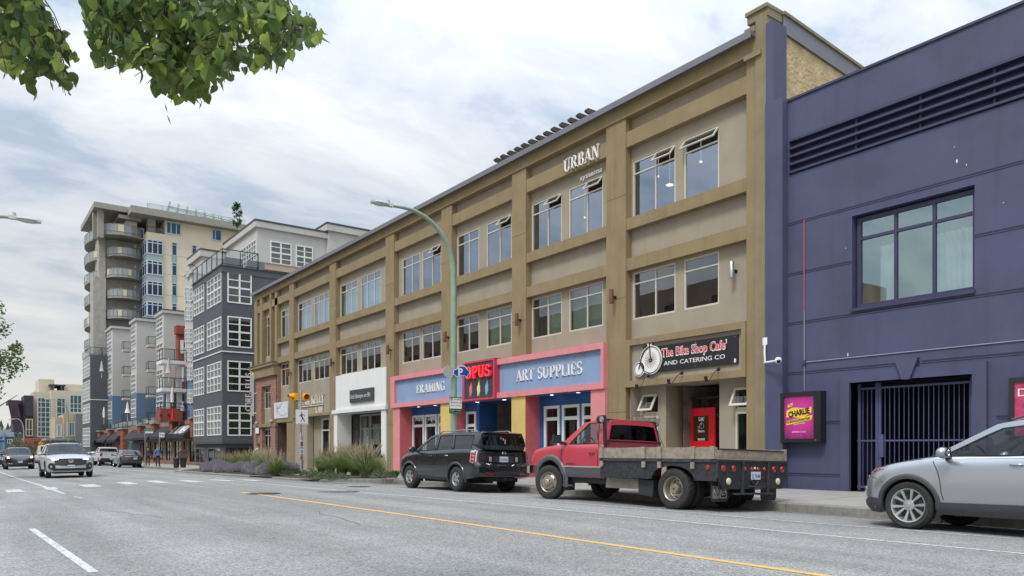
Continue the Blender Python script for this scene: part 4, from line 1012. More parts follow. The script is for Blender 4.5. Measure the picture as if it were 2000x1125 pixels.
# small cable down the corner
# ------------------------------------------------------------------ apartment blocks, tower and far street
grey_l = mat('stucco_light_grey',W_(186,184,180),.9,var=.05,vs=.5,bump=.2,streak=.06)
grey_d = mat('siding_dark_grey',W_(84,86,90),.8,var=.06,vs=.6)
blue_g = mat('stucco_slate_blue',W_(96,120,144),.9,var=.06,vs=.5,streak=.06)
cream = mat('stucco_cream',W_(222,210,186),.9,var=.04,vs=.5,streak=.05)
redst = mat('stucco_brick_red',W_(140,74,62),.9,var=.08,vs=1)
rail_m = mat('black_rail',(.02,.02,.022),.5)
glass_far = glass('far_glass',(.5,.56,.56),2.0,0,.08)
glass_rail = glass('railing_glass',(.78,.84,.84),1.55)
roofd = mat('roof_edge_dark',(.06,.06,.065),.6)
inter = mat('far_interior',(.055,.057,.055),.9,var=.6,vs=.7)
def xwin(t,G,X,u0,u1,vt,vb,cols,rows,mid=None,fm=frame_w,gm=None,d=.0,panes=False,tk=.10,bar=.06,ref=None,zt=None,zb=None):
    """window on a street face x = X, given by photo columns and rows"""
    a0,a1 = yat(u1,X),yat(u0,X); r = ref or a0
    b1 = hgt(vt,X,r) if zt is None else zt; b0 = hgt(vb,X,r) if zb is None else zb
    return G(window(t,FX(X),a0,a1,b0,b1,cols,rows,fm,gm or glass_far,tk,bar,d,.12,panes=panes,mid=mid))
def ywin(t,G,Yp,u0,u1,vt,vb,cols,rows,mid=None,fm=frame_w,gm=None,d=0.0,panes=True,tk=.09,bar=.06):
    x0,x1 = xat(u0,Yp),xat(u1,Yp)
    return G(window(t,FYp(Yp),x0,x1,hgt(vb,x0,Yp),hgt(vt,x0,Yp),cols,rows,fm,gm or glass_far,tk,bar,d,.12,panes=panes,mid=mid))
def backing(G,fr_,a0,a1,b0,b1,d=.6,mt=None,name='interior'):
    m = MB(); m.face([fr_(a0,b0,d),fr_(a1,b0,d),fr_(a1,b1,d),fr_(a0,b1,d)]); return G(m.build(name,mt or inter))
def blockwalls(G,X0,X1,Y0,Y1,z0,z1,mt,xh=(),yh=(),rev=.12,name='wall'):
    m = MB(); wall(m,FX(X0),Y0,Y1,z0,z1,list(xh),rev); wall(m,FYp(Y0),X0,X1,z0,z1,list(yh),rev)
    m.face([(X1,Y0,z0),(X1,Y1,z0),(X1,Y1,z1),(X1,Y0,z1)]); m.face([(X0,Y1,z0),(X1,Y1,z0),(X1,Y1,z1),(X0,Y1,z1)])
    m.face([(X0,Y0,z1),(X1,Y0,z1),(X1,Y1,z1),(X0,Y1,z1)]); return G(m.build(name,mt))
def cap(G,X0,X1,Y0,Y1,z,h,mt,o=.15,name='coping'):
    m = MB(); m.box(X0-o,X1+o,Y0-o,Y1+o,z,z+h); return G(m.build(name,mt))
def railing(G,pts,z,h=1.05,step=1.2,glassy=True,mt=None,gm=None):
    """posts, top rail and glass infill along a path of (x, y)"""
    mt = mt or rail_m; m = MB(); gl_ = MB()
    for (a,b) in zip(pts,pts[1:]):
        L_ = math.hypot(b[0]-a[0],b[1]-a[1]); n = max(1,round(L_/step))
        for k in range(n+1):
            x,y = a[0]+(b[0]-a[0])*k/n,a[1]+(b[1]-a[1])*k/n; m.box(x-.03,x+.03,y-.03,y+.03,z,z+h)
        m.tube([(*a,z+h),(*b,z+h)],.04,4); m.tube([(*a,z+.12),(*b,z+.12)],.03,4)
        gl_.face([(*a,z+.14),(*b,z+.14),(*b,z+h-.06),(*a,z+h-.06)])
    o = G(m.build('railing',mt)); o['kind'] = 'stuff' if False else ''
    del o['kind']
    G(gl_.build('railing_glass',gm or glass_rail)); return o
# ---- dark corner block with white gridded windows
DX,DY = atz(434,60.8)
ds = thing('apartment_block','charcoal corner apartment block with white gridded windows and a glazed roof terrace rail','building',(DX,DY,-1.6))
G = Grp(ds); DE = yat(377,DX); zt = hgt(520,DX,DY)
rows_v = [(530,590.5),(616.8,677),(703.8,764),(791,851)]
xr = xat(444,DY),xat(491.5,DY)
Zr = [(hgt(b,xr[0],DY),hgt(a,xr[0],DY)) for a,b in rows_v]
sx1 = (yat(432.5,DX),yat(405,DX)); sx2 = (yat(398.8,DX),yat(379,DX))
xh = [(a,b,z0+.05,z1-.05) for a,b in (sx1,sx2) for z0,z1 in Zr]; yh = [(*xr,z0,z1) for z0,z1 in Zr]
zg = hgt(866,DX,DY)
blockwalls(G,DX,DX+16,DY,DE,zg,zt,grey_d,xh,yh)
for h in yh: w = window(ds,FYp(DY),*h,[.5],[.25,.5,.75],frame_w,glass_far,.10,.07,.03,.14,mid=[('b',1),('a',0)]); G(w)
for h in xh: w = window(ds,FX(DX),*h,[.25,.5,.75],[.25,.5,.75],frame_w,glass_far,.09,.07,.03,.14,mid=[('b',1),('a',1)],panes=False); G(w)
curt = mat('curtain_ochre',W_(150,130,80),.9)
for k,(z0,z1) in enumerate(Zr):
    backing(G,FYp(DY),DX+.3,DX+8,z0-.5,z1+.5,.9); backing(G,FX(DX),DY+.3,DE-.2,z0-.5,z1+.5,.9,mat('far_blinds',W_(120,126,128),.9,var=.5,vs=1.1))
m = MB(); m.box(DX+.5,DX+1.5,DY+.5,DY+.55,Zr[0][0],Zr[0][0]+1.6); G(m.build('curtain',curt))
m = MB(); m.box(DX+.3,DX+2.6,DY+.5,DY+.55,Zr[3][0],Zr[3][1]); G(m.build('blind',mat('blind_sage',W_(110,128,112),.9)))
for z in (hgt(686,DX,DY),): m = MB(); m.box(DX-.06,DX+16,DY-.06,DE+.02,z-.04,z+.05); G(m.build('belt_moulding',whites))
for z in (zt-.45,): m = MB(); m.box(DX-.05,DX+16,DY-.05,DE+.02,z,zt+.06); G(m.build('parapet_band',grey_d))
cap(G,DX,DX+16,DY,DE,zt+.06,.07,roofd,.12)
# recessed ground floor
gl0 = SW(17.4,DY)
gx = DX+.25; m = MB(); wall(m,FX(gx),DY+.2,DE,gl0-.4,zg,[(yat(430,gx),yat(405,gx),gl0+.1,zg-.35),(yat(399,gx),yat(381,gx),gl0+.1,zg-.35)],.15); wall(m,FYp(DY+.2),gx,DX+16,gl0-.4,zg,[(xat(444,DY),xat(492,DY),gl0+.3,zg-.35)],.2); G(m.build('ground_floor_wall',mat('grey_ground',W_(74,76,82),.8)))
for h in ((yat(430,gx),yat(405,gx),gl0+.1,zg-.35),(yat(399,gx),yat(381,gx),gl0+.1,zg-.35)): G(window(ds,FX(gx),*h,[.5],[],mat('grey_frame',W_(110,112,116),.5),glass_far,.1,.08,.05,.1))
G(window(ds,FYp(DY+.2),xat(444,DY),xat(492,DY),gl0+.3,zg-.35,[.35,.7],[],rail_m,glass_far,.08,.06,.05,.1))
backing(G,FX(gx),DY+.4,DE,gl0,zg,1.2); backing(G,FYp(DY+.2),gx+.3,gx+8,gl0,zg,1.2)
m = MB(); m.box(DX-.02,DX+16,DY-.02,DE,zg-.02,zg+.18); G(m.build('overhang',MATS['grey_ground']))
rz_ = zt+.13; re = xat(504,DY); railing(G,[(DX,DE),(DX,DY),(re,DY),(re,DY+3)],rz_,1.3,1.5)
# terrace furniture: grey planters behind the rail
for a in (.4,2.2): m = MB(); m.box(DX+a,DX+a+1.4,DY+.5,DY+1.0,rz_,rz_+.8); G(m.build('terrace_planter',mat('planter_grey',W_(120,122,124),.8)))
m = MB(); m.tube([(DX+.2,DE-.3,rz_),(DX+.2,DE-.3,rz_+1.6),(DX-.1,DE-.3,rz_+1.8),(DX-.5,DE-.35,rz_+1.7)],.04,6); G(m.build('roof_lamp',rail_m))
# porch roof and post to the right of the terrace
Yp = DY+2.6; x0,x1 = xat(508,Yp),xat(640,Yp); zp = hgt(512,x0,Yp)
m = MB(); m.box(x0,x1,Yp,Yp+6,zp-.55,zp); m.box(x0-.05,x1,Yp-.05,Yp+6,zp,zp+.08); split(m,'porch_roof',[mat('soffit_beige',W_(186,166,146),.9)],G)
m = MB(); xc = xat(524,Yp); m.box(xc,xc+.35,Yp+.3,Yp+.65,zp-4.5,zp-.55); G(m.build('porch_post',whites))
m = MB(); m.box(x0+.4,x1,Yp+3,Yp+3.1,zp-4,zp-.5); G(m.build('porch_wall',grey_d))
backing(G,FYp(Yp+2.9),x0+.6,x1,zp-3.6,zp-.8,0,inter,'porch_glazing')
# ---- light grey penthouse volumes of the same complex
gb = thing('apartment_block','light grey rendered penthouse block with dark coping behind the charcoal corner block','building',(26,86,-1.8)); G = Grp(gb)
PX,PY = atz(502,80.0); pt = hgt(430,PX,PY); PEn = yat(442,PX)
zz = [(hgt(517-3,xat(527,PY),PY),hgt(470,xat(527,PY),PY))]
yh = [(xat(527.5,PY),xat(569,PY),*zz[0]),(xat(577.5,PY),xat(611,PY),*zz[0])]
xh = [(yat(501,PX),yat(472,PX),zz[0][0]+.2,zz[0][1])]
blockwalls(G,PX,xat(642,PY),PY,PEn,5,pt,grey_l,xh,yh)
for h in yh: G(window(gb,FYp(PY),*h,[.5],[.25,.5,.75],frame_w,glass_far,.11,.08,.0,.16,mid=[('b',1),('a',0)]))
for h in xh: G(window(gb,FX(PX),*h,[.17,.33,.5,.67,.83],[.25,.5,.75],frame_w,glass_far,.09,.07,.0,.14,mid=[('a',1),('a',3)],panes=False))
backing(G,FYp(PY),yh[0][0],yh[1][1],zz[0][0],zz[0][1],.35,mat('blind_pale_green',W_(150,172,160),.9)); backing(G,FX(PX),PY+.2,PEn,zz[0][0],zz[0][1],.4,MATS['far_blinds'])
m = MB(); m.box(PX-.3,xat(642,PY),PY-.3,PEn,pt-.75,pt-.15); G(m.build('cornice',grey_l)); cap(G,PX,xat(642,PY)-.3,PY,PEn,pt-.13,.18,roofd,.35)
x2 = xat(641.5,PY-.5); z2 = hgt(437,x2,PY-.5); m = MB(); m.box(x2,x2+16,PY-.5,PY+18,5,z2); G(m.build('wall',grey_l)); m = MB(); m.box(x2-.3,x2+16,PY-.8,PY+18,z2-.8,z2-.1); G(m.build('cornice',grey_l)); m = MB(); m.box(x2-.35,x2+16,PY-.85,PY+18,z2-.08,z2+.1); G(m.build('coping',roofd))
# lower stepped grey volumes to its left
def vol(u,z,ul,vt,depth,mt=grey_l,label=None,cope=True,zb=-2.2,bluev=None,name='apartment_block',ov=.25):
    x,y = atz(u,z); ye = yat(ul,x); t = hgt(vt,x,y)
    tt = thing(name,label,'building',(x,y,-2)); g_ = Grp(tt)
    return tt,g_,x,y,ye,t
tt,G,x,y,ye,t = vol(394.7,88,370,486,8,label='stepped light grey apartment volume with pairs of narrow white windows beside the charcoal block')
m = MB(); m.box(x,x+14,y,ye,-2,t); G(m.build('wall',grey_l)); m = MB(); m.box(x-.3,x+14,y-.3,ye,t-.9,t-.2); G(m.build('cornice',grey_l)); m = MB(); m.box(x-.33,x+14,y-.33,ye,t-.2,t); G(m.build('coping',roofd))
# narrow street faces with windows just left of the charcoal block: grey above, blue below
for (u0,u1,X,vt,vblue) in ((371,377.6,DX+.9,533,738),(366.5,371.6,DX+1.7,540,742),(361.5,367,DX+2.4,536,744)):
    ya,yb = yat(u1,X),yat(u0,X); zt_,zb_ = hgt(vt,X,ya),hgt(vblue,X,ya)
    m = MB(); m.box(X,X+10,ya,yb,zb_,zt_); G(m.build('wall',grey_l)); m = MB(); m.box(X-.01,X+10,ya,yb,2.6,zb_-.01); G(m.build('lower_wall',blue_g))
    m = MB(); m.box(X-.2,X+10,ya-.15,yb,zt_,zt_+.35); G(m.build('coping',grey_l))
    for vv in (560,597,640,677,715,760): xwin(tt,G,X-.05,u0+.6,u1-.6,vv,vv+27,[.5],[.33,.66],d=-.03,tk=.07,bar=.05,gm=mat('far_pane',W_(92,104,108),.12))
# bays A-C and the dark far block
pane_far = MATS['far_pane']; pane_dk = mat('far_pane_dark',W_(58,62,66),.12)
specs = [(320,103.7,305,611,765,(621,671,722,774),37,'light grey and slate blue apartment bay nearest the brick red terrace'),
         (267,110.06,255.5,626,771,(636,683,731,780),36,'middle light grey and slate blue apartment bay with stacked balconies'),
         (220,116.8,208.5,641,777,(650,693,739,785),34,'farthest light grey and slate blue apartment bay below the tower'),
         (177,118.6,161.4,692,None,(701,745.5,790,836),37,'far charcoal apartment block with white gridded windows under the tower')]
bayinfo = []
for k,(uc,z,ul,vt,vb,tops,hh,lab) in enumerate(specs):
    x,y = atz(uc,z); ye = yat(ul,x); zt_ = hgt(vt,x,y); t = thing('apartment_block',lab,'building',(x,y,-2.3)); G = Grp(t); X1 = x+16
    wl_,wr_ = yat(uc-1.3,x),yat(ul+1.3,x)
    bayinfo.append((t,G,x,y,ye))
    if vb:
        zb_ = hgt(vb,x,ye)
        m = MB(); m.box(x,X1,y,ye,zb_,zt_); G(m.build('wall',grey_l)); m = MB(); m.box(x-.02,X1,y-.02,ye+.02,1.5,zb_-.01); G(m.build('lower_wall',blue_g))
        m = MB(); m.box(x-.25,X1,y-.25,ye+.1,zt_,zt_+.38); G(m.build('cornice',grey_l)); m = MB(); m.box(x-.28,X1,y-.28,ye+.12,zt_+.38,zt_+.52); G(m.build('coping',roofd))
    else:
        m = MB(); m.box(x,X1,y,ye,-2.6,zt_); G(m.build('wall',grey_d)); railing(G,[(x,ye),(x,y),(x+3.2,y)],zt_,1.15,1.6)
        z_ = hgt(781,x,y); m = MB(); m.box(x-.05,X1,y-.05,ye,z_,z_+.12); G(m.build('belt_moulding',whites))
    for tv in tops:
        rr = (y+ye)/2; b1 = hgt(tv,x,rr); b0 = hgt(tv+hh,x,rr)
        if k < 3: G(window(t,FX(x),wl_,wr_,b0,b1,[.25,.5,.75],[.25,.5,.75],frame_w,pane_dk,.12,.11,-.04,.1,panes=False,mid=[('b',1)]))
        else:
            for a,b in ((wl_,(wl_+wr_)/2-.25),((wl_+wr_)/2+.25,wr_)): G(window(t,FX(x),a,b,b0,b1,[.33,.66],[.2,.4,.6,.8],frame_w,pane_far,.12,.09,-.04,.1,panes=False,mid=[('b',2)]))
# stacked balconies between the bays
def balcony(G,u0,u1,v0,v1,Yb,dpt=1.6,slabm=None,skew=True,gm=None):
    xl,xr_ = xat(u0+5,Yb),xat(u1,Yb); sl = .34; zb_ = hgt(v1,xl,Yb); zs = zb_+sl; zr = hgt(v0,xl,Yb)
    m = MB(); m.hexa([(xl,Yb,zb_),(xr_,Yb,zb_),(xr_,Yb+dpt,zb_),(xl,Yb+dpt,zb_),(xl,Yb,zs),(xr_,Yb,zs),(xr_,Yb+dpt,zs),(xl,Yb+dpt,zs)]); G(m.build('balcony_slab',slabm or mat('balcony_beige',W_(186,176,162),.9)))
    railing(G,[(xl+.05,Yb+dpt),(xl+.05,Yb+.05),(xr_,Yb+.05)],zs,max(.9,min(1.15,zr-zs)),1.1,gm=gm)
    return xl,xr_,zs
for (bi,Yb,u0,u1,vs_) in ((1,bayinfo[0][4]+.3,284,305,((650,677),(700,726),(751,775.5),(802.5,825.5))),(2,bayinfo[1][4]+.3,236,255.5,((661,686),(710,734.5),(759,781),(806,828))),(3,bayinfo[2][4]+.3,192.5,209,((667,697),(720,742),(764,786),(812,831)))):
    G = bayinfo[bi][1]
    for v0,v1 in vs_: balcony(G,u0,u1,v0,v1,Yb)
def umbrella(x,y,z,h,lab,col,R=.35):
    t = thing('patio_umbrella',lab,'umbrella',(x,y,z),0,'closed patio umbrellas on balconies'); g_ = Grp(t)
    m = MB(); m.tube([(x,y,z),(x,y,z+h)],.03,6); g_(m.build('pole',whites))
    m = MB(); m.lathe([(.02,z+h),(.10,z+h-.3),(.2,z+h-1.0),(R*.8,z+h-1.5),(R,z+h-1.6),(.1,z+h-1.62)],9,'z',(x,y,0)); g_(m.build('canopy',mat(lab[:9]+'_canvas',col,.9),smooth=50))
x,y = atz(249,107.5); umbrella(x,y,hgt(824,x,y),2.9,'closed cream parasol on the lowest balcony between the two blue bays',W_(220,216,200),.42)
x,y = atz(198.5,114); umbrella(x,y,hgt(738,x,y),2.6,'closed grey parasol on the upper balcony of the far charcoal block',W_(180,178,176))
x,y = atz(203,114); umbrella(x,y,hgt(828,x,y),2.6,'closed white parasol on the lowest balcony beside the farthest blue bay',W_(215,215,212),.2)
# brick red volume, white terraces with columns in front of bay A
rb = thing('brick_apartment_block','brick red apartment volume with white terraces and columns left of the charcoal corner block','building',(22,92,-2)); G = Grp(rb)
Yr = 107.0; x0 = xat(348,Yr); m = MB(); m.box(x0,x0+12,Yr,Yr+1.5,1,hgt(640,x0,Yr)); G(m.build('wall',redst))
m = MB(); m.box(x0-.3,x0+.9,Yr-.3,Yr+1,hgt(652,x0,Yr),hgt(636,x0,Yr)); G(m.build('chimney_pier',redst))
for vt_,vb_ in ((664,690),(717,745),(765,795)): ywin(rb,G,Yr-.05,352.5,358.5,vt_,vb_,[.5],[.4,.75],panes=False,gm=pane_far,tk=.16,bar=.1)
Yb = 84.0
for v0,v1 in ((680,709),(737,764)): balcony(G,311,364,v0,v1,Yb,2.6,slabm=whites)
Xc = xat(347,Yb+.4)
for v0,v1 in ((709,760),(763,800)): m = MB(); m.box(Xc,Xc+.45,Yb+.5,Yb+.95,hgt(v1,Xc,Yb),hgt(v0,Xc,Yb)); G(m.build('column',whites))
Xl = xat(326,Yb+.4); m = MB(); m.box(Xl,Xl+.35,Yb+.5,Yb+.8,hgt(800,Xl,Yb),hgt(763,Xl,Yb)); G(m.build('column',whites))
m = MB(); Xa = xat(322,Yb+2.6); m.box(Xa,Xa+4.5,Yb+2.6,Yb+2.8,3,hgt(764,Xa,Yb)); G(m.build('terrace_back_wall',blue_g))
# red box terrace
Yt = 80.0; xa,xb = xat(313,Yt),xat(356,Yt); m = MB(); m.box(xa,xb,Yt,Yt+2.2,hgt(822,xa,Yt),hgt(797,xa,Yt)); G(m.build('terrace_box',redst)); railing(G,[(xa,Yt+2.2),(xa,Yt),(xb,Yt)],hgt(797,xa,Yt),.55,1.2)
m = MB()
for u in (314,329): xx = xat(u,Yt); m.lathe([(.12,Yt-.02),(.12,Yt-.05)],10,'y',(xx,0,hgt(811,xx,Yt)))
split(m,'porthole',rail_m,G)
x,y = xat(337,Yt-.4),Yt-.4; m = MB(); m.lathe([(.03,0),(.14,-.9),(.16,-1.2),(.05,-1.22)],8,'z',(x,y,hgt(796,x,y))); G(m.build('red_banner',redp))
x,y = atz(329,78); umbrella(x,y,hgt(748,x,y),2.6,'closed grey parasol leaning on the white terrace above the red box',W_(150,150,150)); x,y = atz(336.5,78); umbrella(x,y,hgt(793,x,y),2.0,'closed white parasol in front of the blue terrace wall',W_(212,212,208),.2)
# vertical white lettering on the red side
t = thing('vertical_shop_sign','white vertical letters on the brick red wall above the restaurant awnings','sign',(xat(353,79),79,hgt(808,xat(353,79),79))); 
for k,ch in enumerate('T&E'):
    me = fit(ch,.34,.24,.03,0,.01); o = put(me,'letter',whites,t,ROTY,(0,0,.95-.32*k))
# ---- street level shops with awnings
sh = thing('brick_shop_row','single storey brick shop row with dark awnings and capped brick piers along the far pavement','building',(18.6,74,-1.6)); G = Grp(sh)
WX = 18.2; AX = 17.0; y0,y1 = DE,146
segs = []; m = MB(); holes = []; zt_ = 2.75
yy = y0+1.2; random.seed(4)
while yy < y1-6:
    w = random.uniform(1.5,3); holes.append((yy,yy+w,-1.35,.75)); yy += w+random.uniform(.7,1.6)
wall(m,FX(WX),y0,y1,-2.6,zt_,holes,.3); m.face([(WX,y0,zt_),(WX,y1,zt_),(WX+6,y1,zt_),(WX+6,y0,zt_)]); G(m.build('wall',brick_p))
backing(G,FX(WX),y0,y1,-2.2,1,.8)
for h in holes: G(window(sh,FX(WX),h[0],h[1],h[2]-.2,h[3],[.5],[.75],rail_m,glass_far,.09,.07,.1,.1,panes=(h[0] < 85)))
awm = mat('awning_canvas',(.022,.022,.024),.85,var=.2,vs=2)
aw = [(169,187),(184,207),(204,225),(239,262),(261,291),(288,320),(323.6,358)]
for k,(ul,ur) in enumerate(aw):
    a0,a1 = yat(ur,AX),yat(ul,AX); zb_ = .92 if k > 3 else .85; ztp = 2.35
    t = thing('shop_awning',['black sloped shop awning, farthest of the row','black sloped shop awning, second farthest of the row','black sloped awning just beyond the brick pier','black awning over the teal doorway, nearer side of the brick pier','black sloped awning behind the street name sign','black sloped awning next to the lettered one','black sloped awning with large white lettering on its slope'][k],'awning',(AX,a0,zb_),0,'black shop awnings in a row')
    g_ = Grp(t); m = MB(); P4 = [(WX-.01,zb_),(AX,zb_),(AX,zb_+.3),(WX-.01,ztp)]
    m.prism([(p,a0,q) for p,q in P4],(0,a1-a0,0)); g_(m.build('canvas',awm))
    if k == 6:
        n_ = Vector((-(ztp-zb_-.3),0,WX-AX)).normalized(); up = Vector((WX-AX,0,ztp-zb_-.3)).normalized()
        me = fit('KURUMBA',(a1-a0)*.82,1.15,.01,0,.012); o = put(me,'lettering',whites,t,ROTX,(0,0,0))
        M = Matrix(((0,up.x,n_.x,.13),(-1,0,0,(a1-a0)*.93),(0,up.z,n_.z,.49),(0,0,0,1))); o.matrix_local = M
for u0,u1,vt_ in ((229,240,838),(176,180,845),(190,194,843),(210,214,840),(268,273,832),(295,300,828),(330,336,824),(370.5,376,818)):
    a0,a1 = yat(u1,WX-.6),yat(u0,WX-.6); zz_ = hgt(vt_,WX-.6,a0); m = MB(); m.box(WX-.6,WX,a0,a1,1.0 if u0 != 229 else -.2,zz_); G(m.build('brick_pier',brick_o)); m = MB(); m.box(WX-.75,WX+.1,a0-.15,a1+.15,zz_,zz_+.18); G(m.build('pier_cap',concrete))
railing(G,[(WX,y0+1),(WX,140)],2.8,.8,3.5,glassy=False)
m = MB(); a0,a1 = yat(274,WX-.05),yat(249,WX-.05); m.box(WX-.08,WX,a0,a1,-1.9,.6); G(m.build('teal_door',mat('door_teal',W_(50,92,98),.6)))

# ------------------------------------------------------------------ concrete and cream tower
X0,Y0 = atz(286,125.6)
tw = thing('apartment_tower','tall concrete and cream apartment tower with blue glazing, curved balconies and flat roof canopies','tower',(X0,Y0,-2.5)); G = Grp(tw)
X1 = xat(476,Y0); zr = hgt(424,X0,Y0)
m = MB(); m.box(X0+.05,X1,Y0,Y0+20,-2.5,hgt(452,X0,Y0)); G(m.build('cream_wall',cream))
xp = xat(322,Y0); m = MB(); m.box(xp,X1,Y0+.02,Y0+18,hgt(452,X0,Y0),zr); G(m.build('penthouse_wall',cream))
m = MB(); m.box(X0-2.6,X1+1.5,Y0-1.6,Y0+20,zr,zr+1.15); G(m.build('roof_slab',concrete))
m = MB(); xs0 = xat(288,Y0); m.box(X0+.3,X0+1.5,Y0+.4,Y0+1.6,hgt(455,X0,Y0),zr); G(m.build('roof_column',concrete))
railing(G,[(X0+.2,Y0+.1),(xp,Y0+.1)],hgt(452,X0,Y0),1.0,1.5)
fm_t = mat('alu_frame',W_(190,198,205),.5); spm = mat('spandrel_glass',W_(150,168,172),.25)
def ybox(mt,u0,u1,vt_,vb_,d0=-.1,d1=.1,name='panel',Yq=None):
    Yq = Y0 if Yq is None else Yq; xx0,xx1 = xat(u0,Yq),xat(u1,Yq); mm = MB(); mm.box(xx0,xx1,Yq+d0,Yq+d1,hgt(vb_,xx0,Yq),hgt(vt_,xx0,Yq)); return G(mm.build(name,mt))
rt = [467,507.5,547.5,587.5,627.5]
zrow = [hgt(v,X0,Y0) for v in rt]; pit = zrow[0]-zrow[1]
xg1 = xat(318,Y0)
for k in range(5):
    zt_ = zrow[0]-pit*k; gh = pit*.70
    G(window(tw,FYp(Y0-.3),X0,xg1,zt_-gh,zt_,[.34,.67],[.78],fm_t,glassb,.16,.14,0,.12)); G(window(tw,FX(X0-.02),Y0-.25,Y0+5.2,zt_-gh,zt_,[.33,.66],[.78],fm_t,glassb,.16,.14,0,.12))
    m = MB(); m.box(X0,xg1,Y0-.28,Y0-.1,zt_-pit,zt_-gh); G(m.build('spandrel',spm)); m = MB(); m.box(X0-.02,X0+.04,Y0-.1,Y0+5.2,zt_-pit,zt_-gh); G(m.build('spandrel',spm))
    xw0,xw1 = xat(335.5,Y0),xat(345.5,Y0)
    if k < 4:
        z_ = hgt(473,xw0,Y0)-pit*k; G(window(tw,FYp(Y0-.05),xw0,xw1,z_-gh*.92,z_,[],[.8],fm_t,glassb,.1,.1,0,.1)); m = MB(); m.box(xw0,xw1,Y0-.06,Y0,z_-pit,z_-gh*.92); G(m.build('spandrel',spm))
ywin(tw,G,Y0-.05,374.5,384.5,478,498,[],[.7],fm=fm_t,gm=glassb,tk=.12)
backing(G,FYp(Y0-.3),X0+.1,xg1-.1,zrow[4]-2,zrow[0],.18,mat('tower_room',W_(44,70,112),.6)); backing(G,FX(X0-.02),Y0,Y0+5.2,zrow[4]-2,zrow[0],.06,MATS['tower_room'])
ywin(tw,G,Y0-.05,324,354,432,456,[.33,.68],[],fm=fm_t,gm=glassb,tk=.18,bar=.16); ywin(tw,G,Y0-.05,414,433,447,469,[.35],[],fm=fm_t,gm=glassb,tk=.16,bar=.14)
for u in (350,380): pass
for vv in (496,534,575): ybox(mat('panel_joint',W_(176,164,140),.9),318,376,vv,vv+.8,-.012,0,'panel_joint')
# concrete part and curved balconies
Yc = Y0+5.5; Xl = xat(205,Yc); zc1 = hgt(463,Xl,Yc)
m = MB(); m.box(Xl,X0+.1,Yc,Yc+20,-2.5,zc1); G(m.build('concrete_wall',conc_dk))
m = MB(); xq0,xq1 = xat(182,Yc-1),xat(207,Yc-1); m.box(xq0,xq1,Yc-1,Yc+2.5,-2.5,hgt(541,xq0,Yc)); G(m.build('concrete_pier',conc_dk))
m = MB(); xq2 = xat(193,Yc-.5); m.box(xq2,xq1,Yc-.5,Yc+4,-2.5,zc1); G(m.build('concrete_pier',conc_dk))
def curved(G,xc,yc,rx,ry,z,a0,a1,th=.45,h=1.15,n=12,col=None):
    P = [(xc+rx*cos(radians(a0+(a1-a0)*k/n)),yc+ry*sin(radians(a0+(a1-a0)*k/n))) for k in range(n+1)]
    m = MB(); m.prism([(p,q,z-th) for p,q in P],(0,0,th)); G(m.build('balcony_slab',col or concrete))
    m = MB(); g_ = MB()
    for k,(a,b) in enumerate(zip(P,P[1:])):
        m.box(a[0]-.05,a[0]+.05,a[1]-.05,a[1]+.05,z,z+h); m.tube([(*a,z+h),(*b,z+h)],.05,4); g_.mat(1 if (k*7+int(z)) % 5 == 0 else 0); g_.face([(*a,z+.08),(*b,z+.08),(*b,z+h-.05),(*a,z+h-.05)])
    G(m.build('railing',galv)); G(g_.build('railing_glass',[mat('frosted_panel',W_(150,156,156),.4),mat('cream_panel',W_(206,196,166),.6)]))
xcb = (xat(207,Yc)+xat(276,Yc))/2; rxb = (xat(277,Yc)-xat(207,Yc))/2
zb0 = [hgt(v,xcb,Yc-2) for v in (499,540,580.5,620)]
for z in zb0: curved(G,xcb,Yc,rxb,3.0,z,180,360,.34)
curved(G,xcb-.6,Yc,rxb+1.2,4.2,hgt(458,xcb,Yc-3),180,360,.5,1.3)
for k,z in enumerate(zb0):
    m = MB(); xx = xat(262,Yc-.1); m.box(xx,xx+.35,Yc-.12,Yc,z+2.0,z+2.5); G(m.build('wall_lamp',whites))
xl2 = xat(205,Yc)
for vv,wd in ((468,1.0),(508,.9),(548,.9),(590,1.0),(633,1.0),(676,1.0)):
    zz_ = hgt(vv,xl2,Yc+3); curved(G,xl2+.2,Yc+7,2.3,6.5,zz_,90,270,.4,1.2)
for k in range(5):
    zz_ = hgt(500+40*k,xl2,Yc+3); G(window(tw,FX(xl2-.05),Yc+.4,Yc+3.4,zz_-1.2,zz_+2.2,[.5],[.3],fm_t,glassb,.14,.12,0,.1,panes=False))
# canopy roofs
Yk = Y0+1.0; xk = xat(184,Yk); zk = hgt(404,xk,Yk)
xk1 = xat(277,Yk); m = MB(); m.hexa([(xk,Yk,zk),(xk1,Yk,zk),(xk1,Yk+17,zk),(xk,Yk+17,zk),(xk,Yk,zk+.9),(xk1,Yk,zk+.9),(xk1,Yk+17,zk+.9),(xk,Yk+17,zk+.9)]); G(m.build('roof_canopy',concrete))
for u,yo in ((187,2.5),(196,1.0)): xx = xat(u,Yk+yo); m = MB(); m.box(xx-.4,xx+.5,Yk+yo,Yk+yo+.9,zc1-1,zk); G(m.build('roof_column',concrete))
Yh = Y0+2.5; xh0 = xat(245,Yh); m = MB(); m.box(xh0,X0-1,Yh,Yh+8,zc1,hgt(424,xh0,Yh)); G(m.build('penthouse_wall',cream)); m = MB(); m.box(xh0-1.2,X0-.5,Yh-1.2,Yh+9,hgt(431,xh0,Yh),hgt(424,xh0,Yh)); G(m.build('roof_slab',concrete))
G(window(tw,FYp(Yh-.05),xat(256,Yh),xat(281,Yh),hgt(462,xh0,Yh),hgt(441,xh0,Yh),[.35,.7],[],fm_t,glassb,.14,.12,0,.1))
